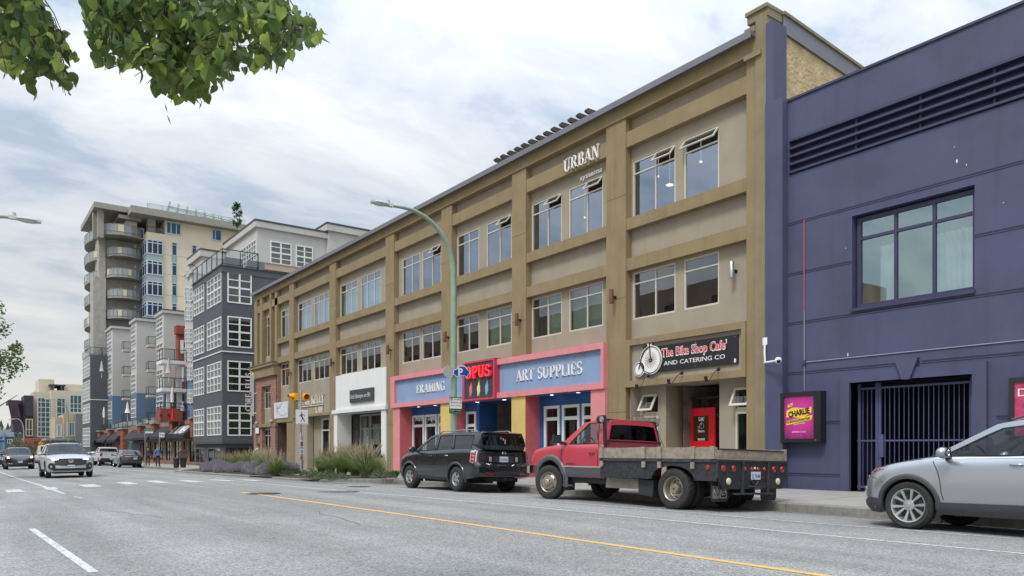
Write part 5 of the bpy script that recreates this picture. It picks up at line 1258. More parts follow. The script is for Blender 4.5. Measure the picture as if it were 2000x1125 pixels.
# glazed roof pavilion with sloping lattice and roof tree
Yg = Y0+3; xa,xb = xat(322,Yg),xat(473,Yg); za,zb_ = zr+1.1,hgt(393,xa,Yg)+.6
latt = mat('roof_lattice',W_(168,176,170),.6,var=.05)
m = MB(); m.hexa([(xa,Yg,za),(xb,Yg,za),(xb,Yg+5,za),(xa,Yg+5,za),(xa+1.5,Yg+3,zb_+.4),(xb,Yg+3,zb_-.9),(xb,Yg+5,zb_-.9),(xa+1.5,Yg+5,zb_+.4)]); G(m.build('roof_pavilion',latt))
m = MB()
for k in range(9):
    t_ = k/8; xx = xa+(xb-xa)*t_; m.tube([(xx,Yg-.1,za),(xx+1.4*(1-t_),Yg+2.9,zb_+.45-1.3*t_)],.09,4)
for s in (.35,.7): m.tube([(xa+1.4*s,Yg-.15+3*s,za+(zb_+.4-za)*s+.1),(xb,Yg-.15+3*s,za+(zb_-.9-za)*s+.1)],.08,4)
o = G(m.build('lattice_bars',galv)); railing(G,[(X0,Y0-.8),(X1,Y0-.8)],zr+1.15,1.0,2.2,mt=galv)

# ------------------------------------------------------------------ far end of the street
def farbox(G,u0,u1,vt_,vb_,z,mt,name='wall',dep_=12):
    xm,ym = atz(u0,z); x1 = xat(u1,ym); mm = MB(); mm.box(xm,x1,ym,ym+dep_,hgt(vb_,xm,ym),hgt(vt_,xm,ym)); return G(mm.build(name,mt))
def farwin(t,G,u0,u1,vt_,vb_,z,cols,rows,fm=None,gm=None,tk=.2,bar=.15,ref=None):
    xm,ym = atz(ref or u0,z); ym -= .15; return ywin(t,G,ym,u0,u1,vt_,vb_,cols,rows,fm=fm or fm_t,gm=gm or pane_dk,tk=tk,bar=bar,panes=False)
fcream = mat('far_cream',W_(196,188,168),.9); ftan = mat('far_tan',W_(176,160,134),.9,var=.1,vs=.6); fpl = mat('far_plum_steel',W_(66,52,66),.7)
t = thing('glass_office_building','cream framed office building with green glass wall and plum steel fins at the street end','building',(*atz(100,200),-3)); G = Grp(t)
Z_ = 200
farbox(G,65,100,765,890,Z_,fcream); farbox(G,100,165,762,890,Z_-1,fcream); farbox(G,76,106,740,766,Z_+4,fcream,'roof_block'); farbox(G,125,165,750,766,Z_+6,fcream,'roof_block')
farbox(G,97,128,750,752.5,Z_+2,roofd,'roof_canopy'); farbox(G,104,106,752,765,Z_+2,roofd,'canopy_post'); farbox(G,120,122,752,765,Z_+2,roofd,'canopy_post')
farwin(t,G,73,105,776,853,Z_-1.4,[.22,.5,.75],[.12,.25,.38,.5,.62,.75,.88],gm=mat('far_green_glass',W_(70,92,88),.12)); farwin(t,G,110,128,777,820,Z_-1.4,[.6],[.3,.6],gm=MATS['far_green_glass']); farwin(t,G,136,160,771,806,Z_-1.6,[.33,.66],[.25,.5],gm=MATS['far_green_glass'])
farbox(G,47,65,772,858,Z_-2,fpl,'steel_bay'); farwin(t,G,50,64,779,812,Z_-2.4,[.3,.6],[.5],gm=inter,fm=fpl); farwin(t,G,50,64,818,852,Z_-2.4,[.5],[.4],gm=inter,fm=fcream)
farbox(G,26,48,782,842,Z_-1,fpl,'steel_screen'); farbox(G,16,40,781,788,Z_-4,fpl,'canopy_fascia')
m = MB()
for k in range(6):
    a = atz(17+k*3.2,Z_-4); b = atz(29+k*3,Z_-3); m.tube([(*a,hgt(786,*a)),(*b,hgt(842,*b))],.22,4)
split(m,'raking_strut',fpl,G)
t = thing('tan_shop_building','low tan brick building with grey side wall and glazed canopy behind the charcoal block','building',(*atz(120,170),-3)); G = Grp(t)
farbox(G,108,124,815,866,172,ftan); farbox(G,124,149,809,870,171,ftan); farbox(G,148.5,166,808,880,170,mat('far_grey',W_(112,114,112),.9)); farwin(t,G,110,121,829,853,171.6,[.25,.5,.75],[],gm=pane_far); farwin(t,G,130,146,824,852,170.6,[.33,.66],[],gm=pane_far)
farbox(G,90,150,856,860,168,mat('far_canopy',W_(130,140,138),.5),'canopy'); farbox(G,94,149,862,892,173,inter,'shop_glazing')
t = thing('brick_pavilion','low red brick building under the green glass wall at the end of the street','building',(*atz(70,185),-3)); G = Grp(t)
farbox(G,48,96,855,893,186,brick_o); farbox(G,66,84,862,867,185.6,inter,'sign_recess',1); farbox(G,52,62,870,888,185.6,inter,'doorway',1); farbox(G,72,92,872,888,185.6,inter,'doorway',1)
t = thing('timber_house','small pale blue house with white windows at the left edge behind the cars','house',(*atz(12,230),-3)); G = Grp(t)
farbox(G,-10,27,852,893,232,mat('far_house',W_(120,134,142),.9)); farwin(t,G,14,24,858,866,231,[.5],[],fm=whites); farbox(G,7,10,845,892,228,mat('far_teal',W_(90,130,140),.8),'corner_tower')
x,y = atz(-10,232); m = MB(); x2_ = xat(28,y); m.prism([(x,y-.5,hgt(853,x,y)),(x,y+6,hgt(838,x,y)),(x,y+12,hgt(853,x,y))],(x2_-x,0,0)); G(m.build('roof',mat('far_roof',W_(92,96,104),.9)))
# wooded hillside
def hills():
    random.seed(2); m = MB(); R = []
    for j in range(9):
        row = []
        for i in range(90):
            u = -700+i*42; z = 900+j*95
            x,y = atz(u,z); t_ = j/8; peak = 66+16*sin(i*.23+.7)+9*sin(i*.61)+5*sin(i*1.3)
            row.append((x,y,-6+peak*1.1*(sin(t_*pi/2)**1.2)+random.uniform(-2,2)))
        R.append(row)
    m.grid(R); o = m.build('hills',mat('hillside',W_(108,116,92),1,col2=W_(140,140,112),vs=.02),smooth=80); tag(o,kind='structure')
    t = MB(); random.seed(9)
    for k in range(1300):
        j = random.uniform(1,8); i = random.uniform(14,34) if k < 900 else random.uniform(0,88); u = -700+i*42; z = 900+j*95; x,y = atz(u,z); t_ = j/8
        peak = 66+16*sin(i*.23+.7)+9*sin(i*.61)+5*sin(i*1.3); zz_ = -6+peak*1.1*(sin(t_*pi/2)**1.2)
        h = random.uniform(9,17); r = h*.28; n = 5; a = random.uniform(0,6); tip = t.av((x,y,zz_+h)); ring = [t.av((x+r*cos(a+6.28*q/n),y+r*sin(a+6.28*q/n),zz_)) for q in range(n)]
        for q in range(n): t.f.append([ring[q],ring[(q+1) % n],tip]); t.m.append(0)
    tag(t.build('hillside_trees',mat('conifer_far',W_(62,76,64),1,var=.3,vs=.05)),kind='stuff')
hills()
# opposite side of the street, seen only in the window reflections
ob = thing('brick_building','plain brown brick building across the street, mirrored dark in the shop windows','building',(-14,40,-1.5)); G = Grp(ob)
oy = mat('opposite_brick',W_(150,126,110),.9,var=.25,vs=.6)
m = MB(); hs = []
for j in range(4):
    for i in range(21): hs.append((38+i*5.2,40.5+i*5.2,1.2+3.2*j,3.0+3.2*j))
wall(m,lambda a,b,d: (-14-d,a,b),34,150,-1.5,14,hs,.2); m.face([(-14,34,14),(-14,150,14),(-30,150,14),(-30,34,14)]); m.face([(-14,34,-1.5),(-30,34,-1.5),(-30,34,14),(-14,34,14)]); G(m.build('wall',oy))
m = MB(); m.face([(-14.2,34,-1),(-14.2,150,-1),(-14.2,150,13.6),(-14.2,34,13.6)]); G(m.build('window_glazing',pane_dk))
# ------------------------------------------------------------------ vehicles
def carpaint(name,col,metal=.0,rough=.32,coat=.8):
    return mat(name,col,rough,metal,coat=coat,spec=.5)
tyre_m = mat('tyre_rubber',(.028,.027,.026),.82,var=.25,vs=12,bump=.4,bs=120)
plastic = mat('black_plastic',(.03,.03,.032),.6)
clad = mat('grey_cladding',(.05,.052,.055),.6)
alloy = mat('alloy_wheel',W_(188,190,190),.3,.75)
alloyd = mat('alloy_dark',(.10,.10,.10),.4,.6)
chrome = mat('chrome',(.75,.75,.76),.12,1)
seam = mat('panel_gap',(.01,.01,.01),.8)
car_glass = glass('car_glass',(.30,.36,.35),1.7,0); car_dark = glass('car_privacy_glass',(.03,.033,.035),1.7,0)
car_clear = glass('car_clear_glass',(.55,.62,.60),1.5,0)
cabin_m = mat('cabin_trim',(.045,.043,.042),.85); seat_m = mat('seat_fabric',(.09,.09,.088),.9)
red_l = mat('lamp_red',(.42,.012,.02),.12,coat=1); amb_l = mat('lamp_amber',(.75,.20,.03),.15,coat=1); clr_l = mat('lamp_clear',(.62,.64,.64),.08,.5,coat=1)
head_on = mat('headlamp_lit',(.9,.9,.85),.2,emit=((1,.97,.9),5)); head_warm = mat('headlamp_warm',(.9,.8,.6),.2,emit=((1,.8,.5),2.5))
plate_m = mat('number_plate',W_(205,210,214),.45); plate_ink = mat('plate_ink',W_(50,70,130),.6)
def pch(P):
    xs = [p[0] for p in P]; ys_ = [p[1] for p in P]; n = len(P)
    d = [(ys_[i+1]-ys_[i])/(xs[i+1]-xs[i]) for i in range(n-1)]; m_ = [d[0]]
    for i in range(1,n-1): m_.append(0 if d[i-1]*d[i] <= 0 else 2*d[i-1]*d[i]/(d[i-1]+d[i]))
    m_.append(d[-1])
    def f(x):
        if x <= xs[0]: return ys_[0]
        if x >= xs[-1]: return ys_[-1]
        i = 0
        while x > xs[i+1]: i += 1
        h = xs[i+1]-xs[i]; t = (x-xs[i])/h
        return ys_[i]*(1+2*t)*(1-t)**2+m_[i]*h*t*(1-t)**2+ys_[i+1]*t*t*(3-2*t)+m_[i+1]*h*t*t*(t-1)
    return f
class Car:
    def __init__(s,t,W,top,bot,xf,xr,rf=.55,rr=.35,pf=2.4,pr=3.2,crown=.05,slF=None,slR=None,plan=None,frac=None):
        s.t = t; s.W = W; s.top = pch(top); s.bot = pch(bot); s.xf,s.xr,s.rf,s.rr,s.pf,s.pr = xf,xr,rf,rr,pf,pr
        s.crown = pch(crown) if isinstance(crown,list) else (lambda x: crown)
        s.slF = pch(slF) if slF else (lambda z: 0); s.slR = pch(slR) if slR else (lambda z: 0)
        s.plan = pch(plan) if plan else (lambda x: 1); s.fr = pch(frac or [(0,.90),(.07,.955),(.3,.985),(.58,1.0),(.8,.985),(.93,.955),(1,.90)])
    def hw(s,q):
        w = s.W*s.plan(q)
        if q > s.xf-s.rf: t = min(1,(q-s.xf+s.rf)/s.rf); w *= max(0,1-t**s.pf)**(1/s.pf)
        if q < s.xr+s.rr: t = min(1,(s.xr+s.rr-q)/s.rr); w *= max(0,1-t**s.pr)**(1/s.pr)
        return w
    def xs(s,q,z):
        a = min(1,max(0,(q-(s.xf-1.0))/1.0)); b = min(1,max(0,((s.xr+.8)-q)/.8))
        return q+a*a*(3-2*a)*s.slF(z)+b*b*(3-2*b)*s.slR(z)
    def h(s,q,z): return min(1,max(0,(z-s.bot(q))/max(.01,s.top(q)-s.bot(q))))
    def yz(s,q,z): return s.hw(q)*s.fr(s.h(q,z))
    def side(s,x,z,off=0,sd=1):
        lo,hi = s.xr,s.xf
        for _ in range(26):
            m = (lo+hi)/2
            if s.xs(m,z) < x: lo = m
            else: hi = m
        return (x,sd*(s.yz(lo,z)+off),z)
    def end(s,y,z,off=0,front=True):
        lo,hi = (s.xf-s.rf-.2,s.xf) if front else (s.xr+s.rr+.2,s.xr)
        for _ in range(26):
            m = (lo+hi)/2
            if s.yz(m,z) > abs(y): lo = m
            else: hi = m
        return (s.xs(lo,z)+(off if front else -off),y,z)
    def body(s,mt,arches=(),ra=.40,cut=.34,name='body',n=56):
        q = []
        for k in range(n+1):
            a = k/n; q.append(s.xr+(s.xf-s.xr)*(.5-.5*cos(pi*a))*.5+(s.xf-s.xr)*a*.5)
        q += [s.xf-s.rf*v for v in (.03,.01,.003,.0005)]+[s.xr+s.rr*v for v in (.03,.01,.003,.0005)]; q = sorted(set(q))
        hs = [0,.04,.09,.18,.3,.42,.54,.66,.76,.85,.92,.97,1.0]; mb = MB(); rings = []
        for a in q:
            b,t = s.bot(a),s.top(a); w = s.hw(a); half = []
            for hh in hs: z = b+hh*(t-b); half.append((s.xs(a,z),w*s.fr(hh),z))
            for c in (.93,.8,.6,.35): half.append((s.xs(a,t),w*s.fr(1)*c,t+s.crown(a)*(1-c**2.2)))
            cen = [(s.xs(a,t),0,t+s.crown(a))]; botc = [(s.xs(a,b),w*.5,b+.0),(s.xs(a,b),0,b)]
            ring = [botc[1],botc[0]]+half+cen+[(x,-y,z) for x,y,z in half[::-1]]+[(botc[0][0],-botc[0][1],botc[0][2])]
            rings.append([mb.av(p) for p in ring])
        m_ = len(rings[0])
        for A,B in zip(rings,rings[1:]):
            for j in range(m_): mb.f.append([A[j],A[(j+1) % m_],B[(j+1) % m_],B[j]]); mb.m.append(0)
        mb.f.append(rings[0][::-1]); mb.m.append(0); mb.f.append(rings[-1]); mb.m.append(0)
        me = mb.mesh(name,[mt,plastic],recalc=True,weld=1e-5)
        if arches:
            c = MB()
            for ax,az in arches:
                for sd in (1,-1): c.lathe([(ra,sd*(s.W-cut)),(ra,sd*(s.W+.3))],40,'y',(ax,0,az))
            cm = c.mesh('cut',[plastic,plastic],recalc=True)
            for p in cm.polygons: p.material_index = 1
            o1 = bpy.data.objects.new('b',me); o2 = bpy.data.objects.new('c',cm); COL.objects.link(o1); COL.objects.link(o2)
            md = o1.modifiers.new('x','BOOLEAN'); md.operation = 'DIFFERENCE'; md.object = o2; md.solver = 'EXACT'
            bpy.context.view_layer.update(); dg = bpy.context.evaluated_depsgraph_get(); me2 = bpy.data.meshes.new_from_object(o1.evaluated_get(dg))
            bpy.data.objects.remove(o1); bpy.data.objects.remove(o2)
            if len(me2.polygons) > 100: me = me2
        b = bmesh.new(); b.from_mesh(me)
        for f in b.faces: f.smooth = True
        for e_ in b.edges:
            if len(e_.link_faces) == 2 and e_.calc_face_angle(0) > radians(38): e_.smooth = False
        b.to_mesh(me); b.free(); me.name = name
        return link(bpy.data.objects.new(name,me),s.t)
    def cols(s,C,mt,name,off=.008,nv=4,sd=None,front=True,mirror=False,par=None):
        """surface patch given as columns (kind, value, z low, z high); 'x' columns lie on the side, 'y' columns on the end"""
        out = []
        for g_ in ((1,-1) if mirror else (1 if sd is None else sd,)):
            mb = MB(); G_ = []
            for kk,o_ in ((0,off),(1,0)):
                G_.append([[(s.side(v,a+(b-a)*k/nv,o_,g_) if kind == 'x' else s.end(v*g_,a+(b-a)*k/nv,o_,front)) for k in range(nv+1)] for kind,v,a,b in C])
            mb.grid(G_[0]); 
            per = lambda R: R[0]+[r[-1] for r in R[1:]]+R[-1][-2::-1]+[r[0] for r in R[-2:0:-1]]
            A,B = per(G_[0]),per(G_[1]); A.append(A[0]); B.append(B[0]); mb.grid([A,B])
            out.append(mb.build(name,mt,par or s.t,smooth=35,weld=True))
        return out
    def line(s,P,w=.009,off=.003,mt=None,name='panel_gap',sd=(1,-1),step=.08):
        for g_ in sd:
            D = []
            for (a,b) in zip(P,P[1:]):
                n = max(1,int(math.hypot(b[0]-a[0],b[1]-a[1])/step)); D += [(a[0]+(b[0]-a[0])*k/n,a[1]+(b[1]-a[1])*k/n) for k in range(n)]
            D.append(P[-1]); R = []
            for k,p in enumerate(D):
                a = D[max(0,k-1)]; b = D[min(len(D)-1,k+1)]; L_ = math.hypot(b[0]-a[0],b[1]-a[1]) or 1; nx,nz = -(b[1]-a[1])/L_*w/2,(b[0]-a[0])/L_*w/2
                R.append([s.side(p[0]+nx,p[1]+nz,off,g_),s.side(p[0]-nx,p[1]-nz,off,g_)])
            MB().grid(R).build(name,mt or seam,s.t)
    def band(s,x0,x1,z0,z1,mt,name,off=.012,n=24,sd=(1,-1),nv=4):
        for g_ in sd:
            R = []; f0 = z0 if callable(z0) else (lambda x: z0); f1 = z1 if callable(z1) else (lambda x: z1)
            for k in range(n+1):
                x = x0+(x1-x0)*k/n; a,b = f0(x),f1(x); R.append([s.side(x,a,0,g_)]+[s.side(x,a+(b-a)*j/nv,off,g_) for j in range(nv+1)]+[s.side(x,b,0,g_)])
            MB().grid(R).build(name,mt,s.t,smooth=40)
    def arch(s,ax,az,r0,r1,mt,a0=-8,a1=188,off=.02,n=36,name='arch_trim',zmin=.2):
        for g_ in (1,-1):
            R = []
            for k in range(n+1):
                a = radians(a0+(a1-a0)*k/n); rr = [r0,r0+.012,(r0+r1)/2,r1-.012,r1]; oo = [-.03,off,off+.006,off*.8,0]
                R.append([s.side(ax+r*cos(a),max(zmin,az+r*sin(a)),o,g_) for r,o in zip(rr,oo)])
            MB().grid(R).build(name,mt,s.t,smooth=60)
    # ---- greenhouse
    def cabin(s,mt,roof,fb,rb,holes,ytop,crown=.045,wsb=.10,rwb=.06,gm=None,gms=None,rear_glass=True,ws_bulge=None,pexp=1.0,screen=None,rglass=None,deck=True,holes_only=None):
        """roof: cant-rail points front to rear; fb / rb: belt points of A and rear pillar"""
        s.fb,s.rb = fb,rb; zmax = max(z for _,z in roof); s.ytop = ytop; gm = gm or car_glass
        bel = lambda x: s.top(x)
        def Q(x,z,off=0,sd=1):
            b = bel(x); t = min(1.05,max(-.1,(z-b)/(zmax-b))); yb = s.hw(min(max(x,rb[0]-.0),fb[0]))*s.fr(1)*.985
            yt = ytop*s.plan(x); return (x,sd*(yb+(yt-yb)*max(0,t)**1.15+off),z)
        s.Q = Q
        def res(P,st=.12,close=True):
            out = []; L_ = P+[P[0]] if close else P
            for a,b in zip(L_,L_[1:]):
                n = max(1,int(math.hypot(b[0]-a[0],b[1]-a[1])/st)); out += [(a[0]+(b[0]-a[0])*k/n,a[1]+(b[1]-a[1])*k/n) for k in range(n)]
            if not close: out.append(P[-1])
            return out
        nb = 14; base = [(rb[0]+(fb[0]-rb[0])*k/nb,bel(rb[0]+(fb[0]-rb[0])*k/nb)-.015) for k in range(nb+1)]
        outer = base+res([fb]+roof,.15,False)[1:]+res([roof[-1],rb],.15,False)[1:-1]
        for sd in (1,-1):
            mb = MB(); mb.poly([outer]+[res(h) for h in holes],lambda x,z: Q(x,z,0,sd)); mb.build('side_frame',mt,s.t,smooth=40)
            for i,h in enumerate(holes):
                mb = MB(); mb.poly([res(h)],lambda x,z: Q(x,z,-.012,sd)); mb.build('side_window',(gms[i] if gms else gm),s.t)
                R = []; H_ = res(h,.1); H_.append(H_[0]); cx = sum(p[0] for p in h)/len(h); cz = sum(p[1] for p in h)/len(h)
                for p in H_:
                    d = Vector((p[0]-cx,p[1]-cz)); L2 = d.length; e_ = d/L2
                    R.append([Q(p[0]-e_.x*.012,p[1]-e_.y*.012,-.014,sd),Q(p[0]-e_.x*.012,p[1]-e_.y*.012,.004,sd),Q(p[0]+e_.x*.012,p[1]+e_.y*.012,.004,sd)])
                MB().grid(R).build('window_seal',seam,s.t)
        # roof skin
        R = []; RR = res(roof,.12,False)
        qs = [1,.96,.88,.7,.45,.2,0]
        for x,z in RR:
            y = Q(x,z)[1]; half = [(x,y*c,z+crown*(1-c**3)) for c in qs]; R.append(half+[(a,-b,c) for a,b,c in half[-2::-1]])
        MB().grid(R).build('roof',mt,s.t,smooth=50)
        # windscreen and rear screen
        def screen_(P,bulge,sign,gmat,border,nm,lo=0.0,hi=1.0,yi=1.0):
            P = res(P,.1,False); R = []; n = len(P)-1
            def pt(i,c):
                x,z = P[i]; y = Q(x,z)[1]; t = i/n; return (x+sign*bulge*(1-c*c)*(1-.3*t),y*c,z+crown*(1-abs(c)**3)*t+(s.crown(x)*.8*(1-c*c)*(1-t) if sign > 0 else 0))
            cs = [-1,-.93,-.7,-.45,-.2,0,.2,.45,.7,.93,1]
            if border is None:
                for i in range(n+1): R.append([pt(i,c) for c in cs])
                MB().grid(R).build(nm,gmat,s.t,smooth=60)
            else:
                i0,i1 = max(1,int(n*lo)),min(n-1,int(math.ceil(n*hi)))
                mb = MB(); g_ = MB()
                for i in range(n):
                    for a,b in zip(cs,cs[1:]):
                        q = [pt(i,a),pt(i,b),pt(i+1,b),pt(i+1,a)]
                        (g_ if (i0 <= i < i1 and -.94 < a and b < .94) else mb).face(q)
                mb.build('screen_frame',border,s.t,smooth=60,weld=True); g_.build(nm,gmat,s.t,smooth=60,weld=True)
        screen_([fb,roof[0]],wsb if ws_bulge is None else ws_bulge,1,screen or car_clear,None,'windscreen')
        screen_([rb,roof[-1]],rwb,-1,rglass or gm,mt if rear_glass else mt,'rear_window',.1 if rear_glass else .99,.92 if rear_glass else .99)
        if deck:
            R = []
            for k in range(11):
                x = rb[0]+.03+(fb[0]-rb[0]-.06)*k/10; y = Q(x,bel(x))[1]-.02; z = bel(x)+s.crown(x)+.012; R.append([(x,y,z-.03),(x,y*.5,z),(x,0,z),(x,-y*.5,z),(x,-y,z-.03)])
            MB().grid(R).build('cabin_deck',cabin_m,s.t)
    def seats(s,rows,z0,h=.62,w=.5,dash=None,wheel=None):
        for x in rows:
            for y in (.38,-.38):
                m = MB(); m.hexa([(x-.10,y-w/2+.04,z0),(x+.06,y-w/2+.04,z0),(x+.06,y+w/2-.04,z0),(x-.10,y+w/2-.04,z0),(x-.22,y-w/2+.09,z0+h-.2),(x-.12,y-w/2+.09,z0+h-.2),(x-.12,y+w/2-.09,z0+h-.2),(x-.22,y+w/2-.09,z0+h-.2)])
                m.ball((x-.19,y,z0+h-.08),.13,10,6,(.5,1,.8)); m.build('seat',seat_m,s.t)
        if wheel:
            x,y,z = wheel; m = MB(); P = [(x+.10*sin(a)*.9,y+.19*cos(a),z+.17*sin(a)) for a in [2*pi*k/18 for k in range(19)]]; m.tube(P,.016,6,caps=False); m.tube([(x,y-.18,z),(x,y+.18,z)],.02,5); m.tube([(x,y,z),(x+.3,y,z-.12)],.03,6); m.build('steering_wheel',plastic,s.t)
    def mirror(s,x,z,mt,sz=(.11,.10,.085),arm=.13,foldm=None):
        for sd in (1,-1):
            y = s.side(x,s.top(x)-.05,0,sd)[1]; m = MB(); c = (x-.02,y+sd*(arm+sz[1]*.6),z); m.ball(c,1,12,8,(sz[0]*.75,sz[1]*1.15,sz[2])); m.mat(1); m.hexa([(x-.03,y-sd*.06,z-.09),(x+.05,y-sd*.06,z-.09),(x+.05,y+sd*arm,z-.04),(x-.03,y+sd*arm,z-.04),(x-.03,y-sd*.06,z-.04),(x+.05,y-sd*.06,z-.04),(x+.05,y+sd*arm,z+.01),(x-.03,y+sd*arm,z+.01)])
            o = m.build('mirror',[mt,plastic],s.t,smooth=50)
            m = MB(); m.lathe([(.001,0),(1,0)],14,'x',(0,0,0)); m.v = [(c[0]-sz[0]*.62,c[1]+v[1]*sz[1]*.85,c[2]+v[2]*sz[2]*.8) for v in m.v]; m.build('mirror_glass',mat('mirror_glass',(.5,.53,.55),.05,1),o)
    def handle(s,x,z,mt,L_=.17):
        for sd in (1,-1):
            m = MB(); P = [s.side(x+a,z,o,sd) for a,o in ((-L_/2,.005),(-L_/2+.03,.035),(L_/2-.03,.035),(L_/2,.005))]; m.tube(P,.013,8); m.build('door_handle',mt,s.t,smooth=50)
def wheel(t,x,y,r,rim,w,style='ten',sd=1,steer=0,n=48,rm=None,dish=.05,name='wheel',tread=.008):
    """tyre mesh (part) with rim and hub as sub-parts; outer face at y, sd is the side"""
    m = MB(); prof = [(rim-.012,.03),(rim+.006,.004),(rim+.03,0),((r+rim)/2+.01,-.008),(r-.035,.002),(r-.012,.016),(r-.002,.032),(r,.05),(r,w*.35),(r-.006,w*.36),(r-.006,w*.4),(r,w*.41),(r,w*.6),(r-.006,w*.61),(r-.006,w*.65),(r,w*.66),(r,w-.05),(r-.012,w-.016),(r-.04,w),(rim+.006,w-.004),(rim-.012,w-.03)]
    rings = []
    for k,(a,b) in enumerate(prof):
        ring = []
        for j in range(n*2):
            aa = a
            if 6 <= k <= 17 and (j+(k//4)) % 4 == 0: aa = a-tread
            if 4 <= k <= 5 and j % 4 == 0: aa = a-tread*.7
            q = 2*pi*j/(n*2); ring.append(m.av((aa*cos(q),-b,aa*sin(q))))
        rings.append(ring)
    for A,B in zip(rings,rings[1:]):
        for j in range(n*2): m.f.append([A[j],A[(j+1) % (n*2)],B[(j+1) % (n*2)],B[j]]); m.m.append(0)
    ty = m.build(name,tyre_m,t,smooth=42,recalc=True); ty.location = (x,y,r); ty.rotation_euler = (0,random.uniform(0,1),steer+(0 if sd == 1 else pi))
    rm = rm or alloy; m = MB()
    m.lathe([(rim,.022),(rim-.006,.006),(rim-.02,.012),(rim-.03,.03),(rim-.045,.07),(rim-.05,.16)],40,'y',close=True); m.v = [(a,-b,c) for a,b,c in m.v]
    m.mat(1); m.lathe([(rim-.05,-.15),(.02,-.14)],32,'y',close=True); m.lathe([(rim*.66,-.125),(rim*.66,-.13),(.05,-.12)],28,'y',close=True); m.mat(0)
    def spoke(a,r0,r1,w0,w1,d0,d1,th=.03,sk=0):
        ca,sa = cos(a),sin(a); P = []
        for dd in (0,th):
            for rr,ww,de,q in ((r0,w0,d0,0),(r1,w1,d1,sk)):
                ca2,sa2 = cos(a+q),sin(a+q)
                for sg in (1,-1): P.append((rr*ca2-sg*ww*sa2,-(de+dd),rr*sa2+sg*ww*ca2))
        m.hexa([P[0],P[1],P[3],P[2],P[4],P[5],P[7],P[6]])
    if style == 'ten':
        for k in range(5):
            for g_ in (1,-1): spoke(2*pi*k/5+g_*.17,.07,rim-.018,.012,.024,.045,.018,.03,g_*.13)
        m.lathe([(.085,-.045),(.08,-.035),(.035,-.03),(.03,-.022)],20,'y')
    elif style == 'five':
        for k in range(5): spoke(2*pi*k/5,.05,rim-.02,.028,.048,.035,.02,.03); spoke(2*pi*k/5,.05,rim-.02,.012,.02,.028,.014,.02)
        m.lathe([(.075,-.05),(.07,-.03),(.04,-.022),(.03,-.02)],20,'y')
    elif style == 'multi':
        for k in range(9): spoke(2*pi*k/9,.05,rim-.02,.013,.02,.04,.018,.03)
        m.lathe([(.07,-.05),(.06,-.03),(.03,-.022)],16,'y')
    ri = m.build('rim',[rm,alloyd],ty,smooth=35)
    if style in ('ten','five'):
        h = MB()
        for k in range(5): a = 2*pi*(k+.5)/5; h.lathe([(.013,-.05),(.013,-.036),(.009,-.033)],8,'y',(.058*cos(a),0,.058*sin(a)))
        tag(h.build('wheel_nuts',alloyd,ty),kind='stuff')
    return ty
def dually(t,x,y,r,rim,w,sd=1,front=False,steer=0,dual=True):
    ty = wheel(t,x,y,r,rim,w,'none',sd,steer,tread=.014); ri = ty.children[0]; me = ri.data; me.clear_geometry()
    m = MB(); st = mat('steel_rim',W_(168,160,146),.38,.7,var=.15,vs=7)
    if front: prof = [(rim,.02),(rim-.01,.002),(rim-.025,.01),(rim-.04,.045),(rim-.075,.035),(rim-.10,.0),(.16,-.02),(.12,-.02),(.11,-.035),(.085,-.04),(.08,-.075),(.06,-.09),(.02,-.092)]
    else: prof = [(rim,.02),(rim-.01,.0),(rim-.022,.01),(rim-.035,.06),(rim-.05,.15),(rim-.075,.165),(.15,.15),(.11,.15),(.105,.05),(.09,.03),(.02,.028)]
    m.lathe([(a,-b) for a,b in prof],48,'y',close=True); me.clear_geometry(); q = m.mesh('rim',st,smooth=40,recalc=True); ri.data = q
    h = MB()
    for k in range(8 if not front else 6):
        a = 2*pi*(k+.3)/(8 if not front else 6); rr = rim-(.10 if front else .105)*1.0; d = .004 if front else -.157
        rr = rim-.075 if front else rim-.095; d = -.030 if front else -.156
        cx,cz = rr*cos(a),rr*sin(a); e1 = Vector((cos(a),0,sin(a))); e2 = Vector((-sin(a),0,cos(a))); pp = [Vector((cx,d,cz))+e1*.022*cos(b)+e2*.036*sin(b) for b in [2*pi*i/12 for i in range(12)]]; h.face(pp)
    o = h.build('rim_hole',plastic,ty); o.location = (0,.004,0)
    h = MB()
    for k in range(8): a = 2*pi*k/8; h.lathe([(.016,.0),(.016,.03),(.01,.034)],6,'y',(.085*cos(a) if not front else .10*cos(a),(-.02 if not front else .045)-(.13 if not front else 0),.085*sin(a) if not front else .10*sin(a)))
    tag(h.build('wheel_nuts',st,ty),kind='stuff')
    if dual:
        ty2 = wheel(t,x,y-sd*.30,r,rim,w,'none',sd)
    return ty
def plate(t,x,y,z,txt,back=True,w=.30,h=.155,tilt=0):
    sg = -1 if back else 1; m = MB(); m.box(x-.004,x+.004,y-w/2,y+w/2,z-h/2,z+h/2); p = m.build('number_plate',plate_m,t)
    me = fit(txt,w*.86,h*.46,.001); R = Matrix(((0,0,-1),(-1,0,0),(0,1,0))) if back else Matrix(((0,0,1),(1,0,0),(0,1,0)))
    o = put(me,'plate_number',plate_ink,p,R,(x+sg*.006,y-sg*w*.43*(-1 if back else 1)*(-1 if back else 1),z-h*.28)); o.location.y = y+(w*.43 if back else -w*.43)
    return p
def contact(y0,x): return RD(x,y0)

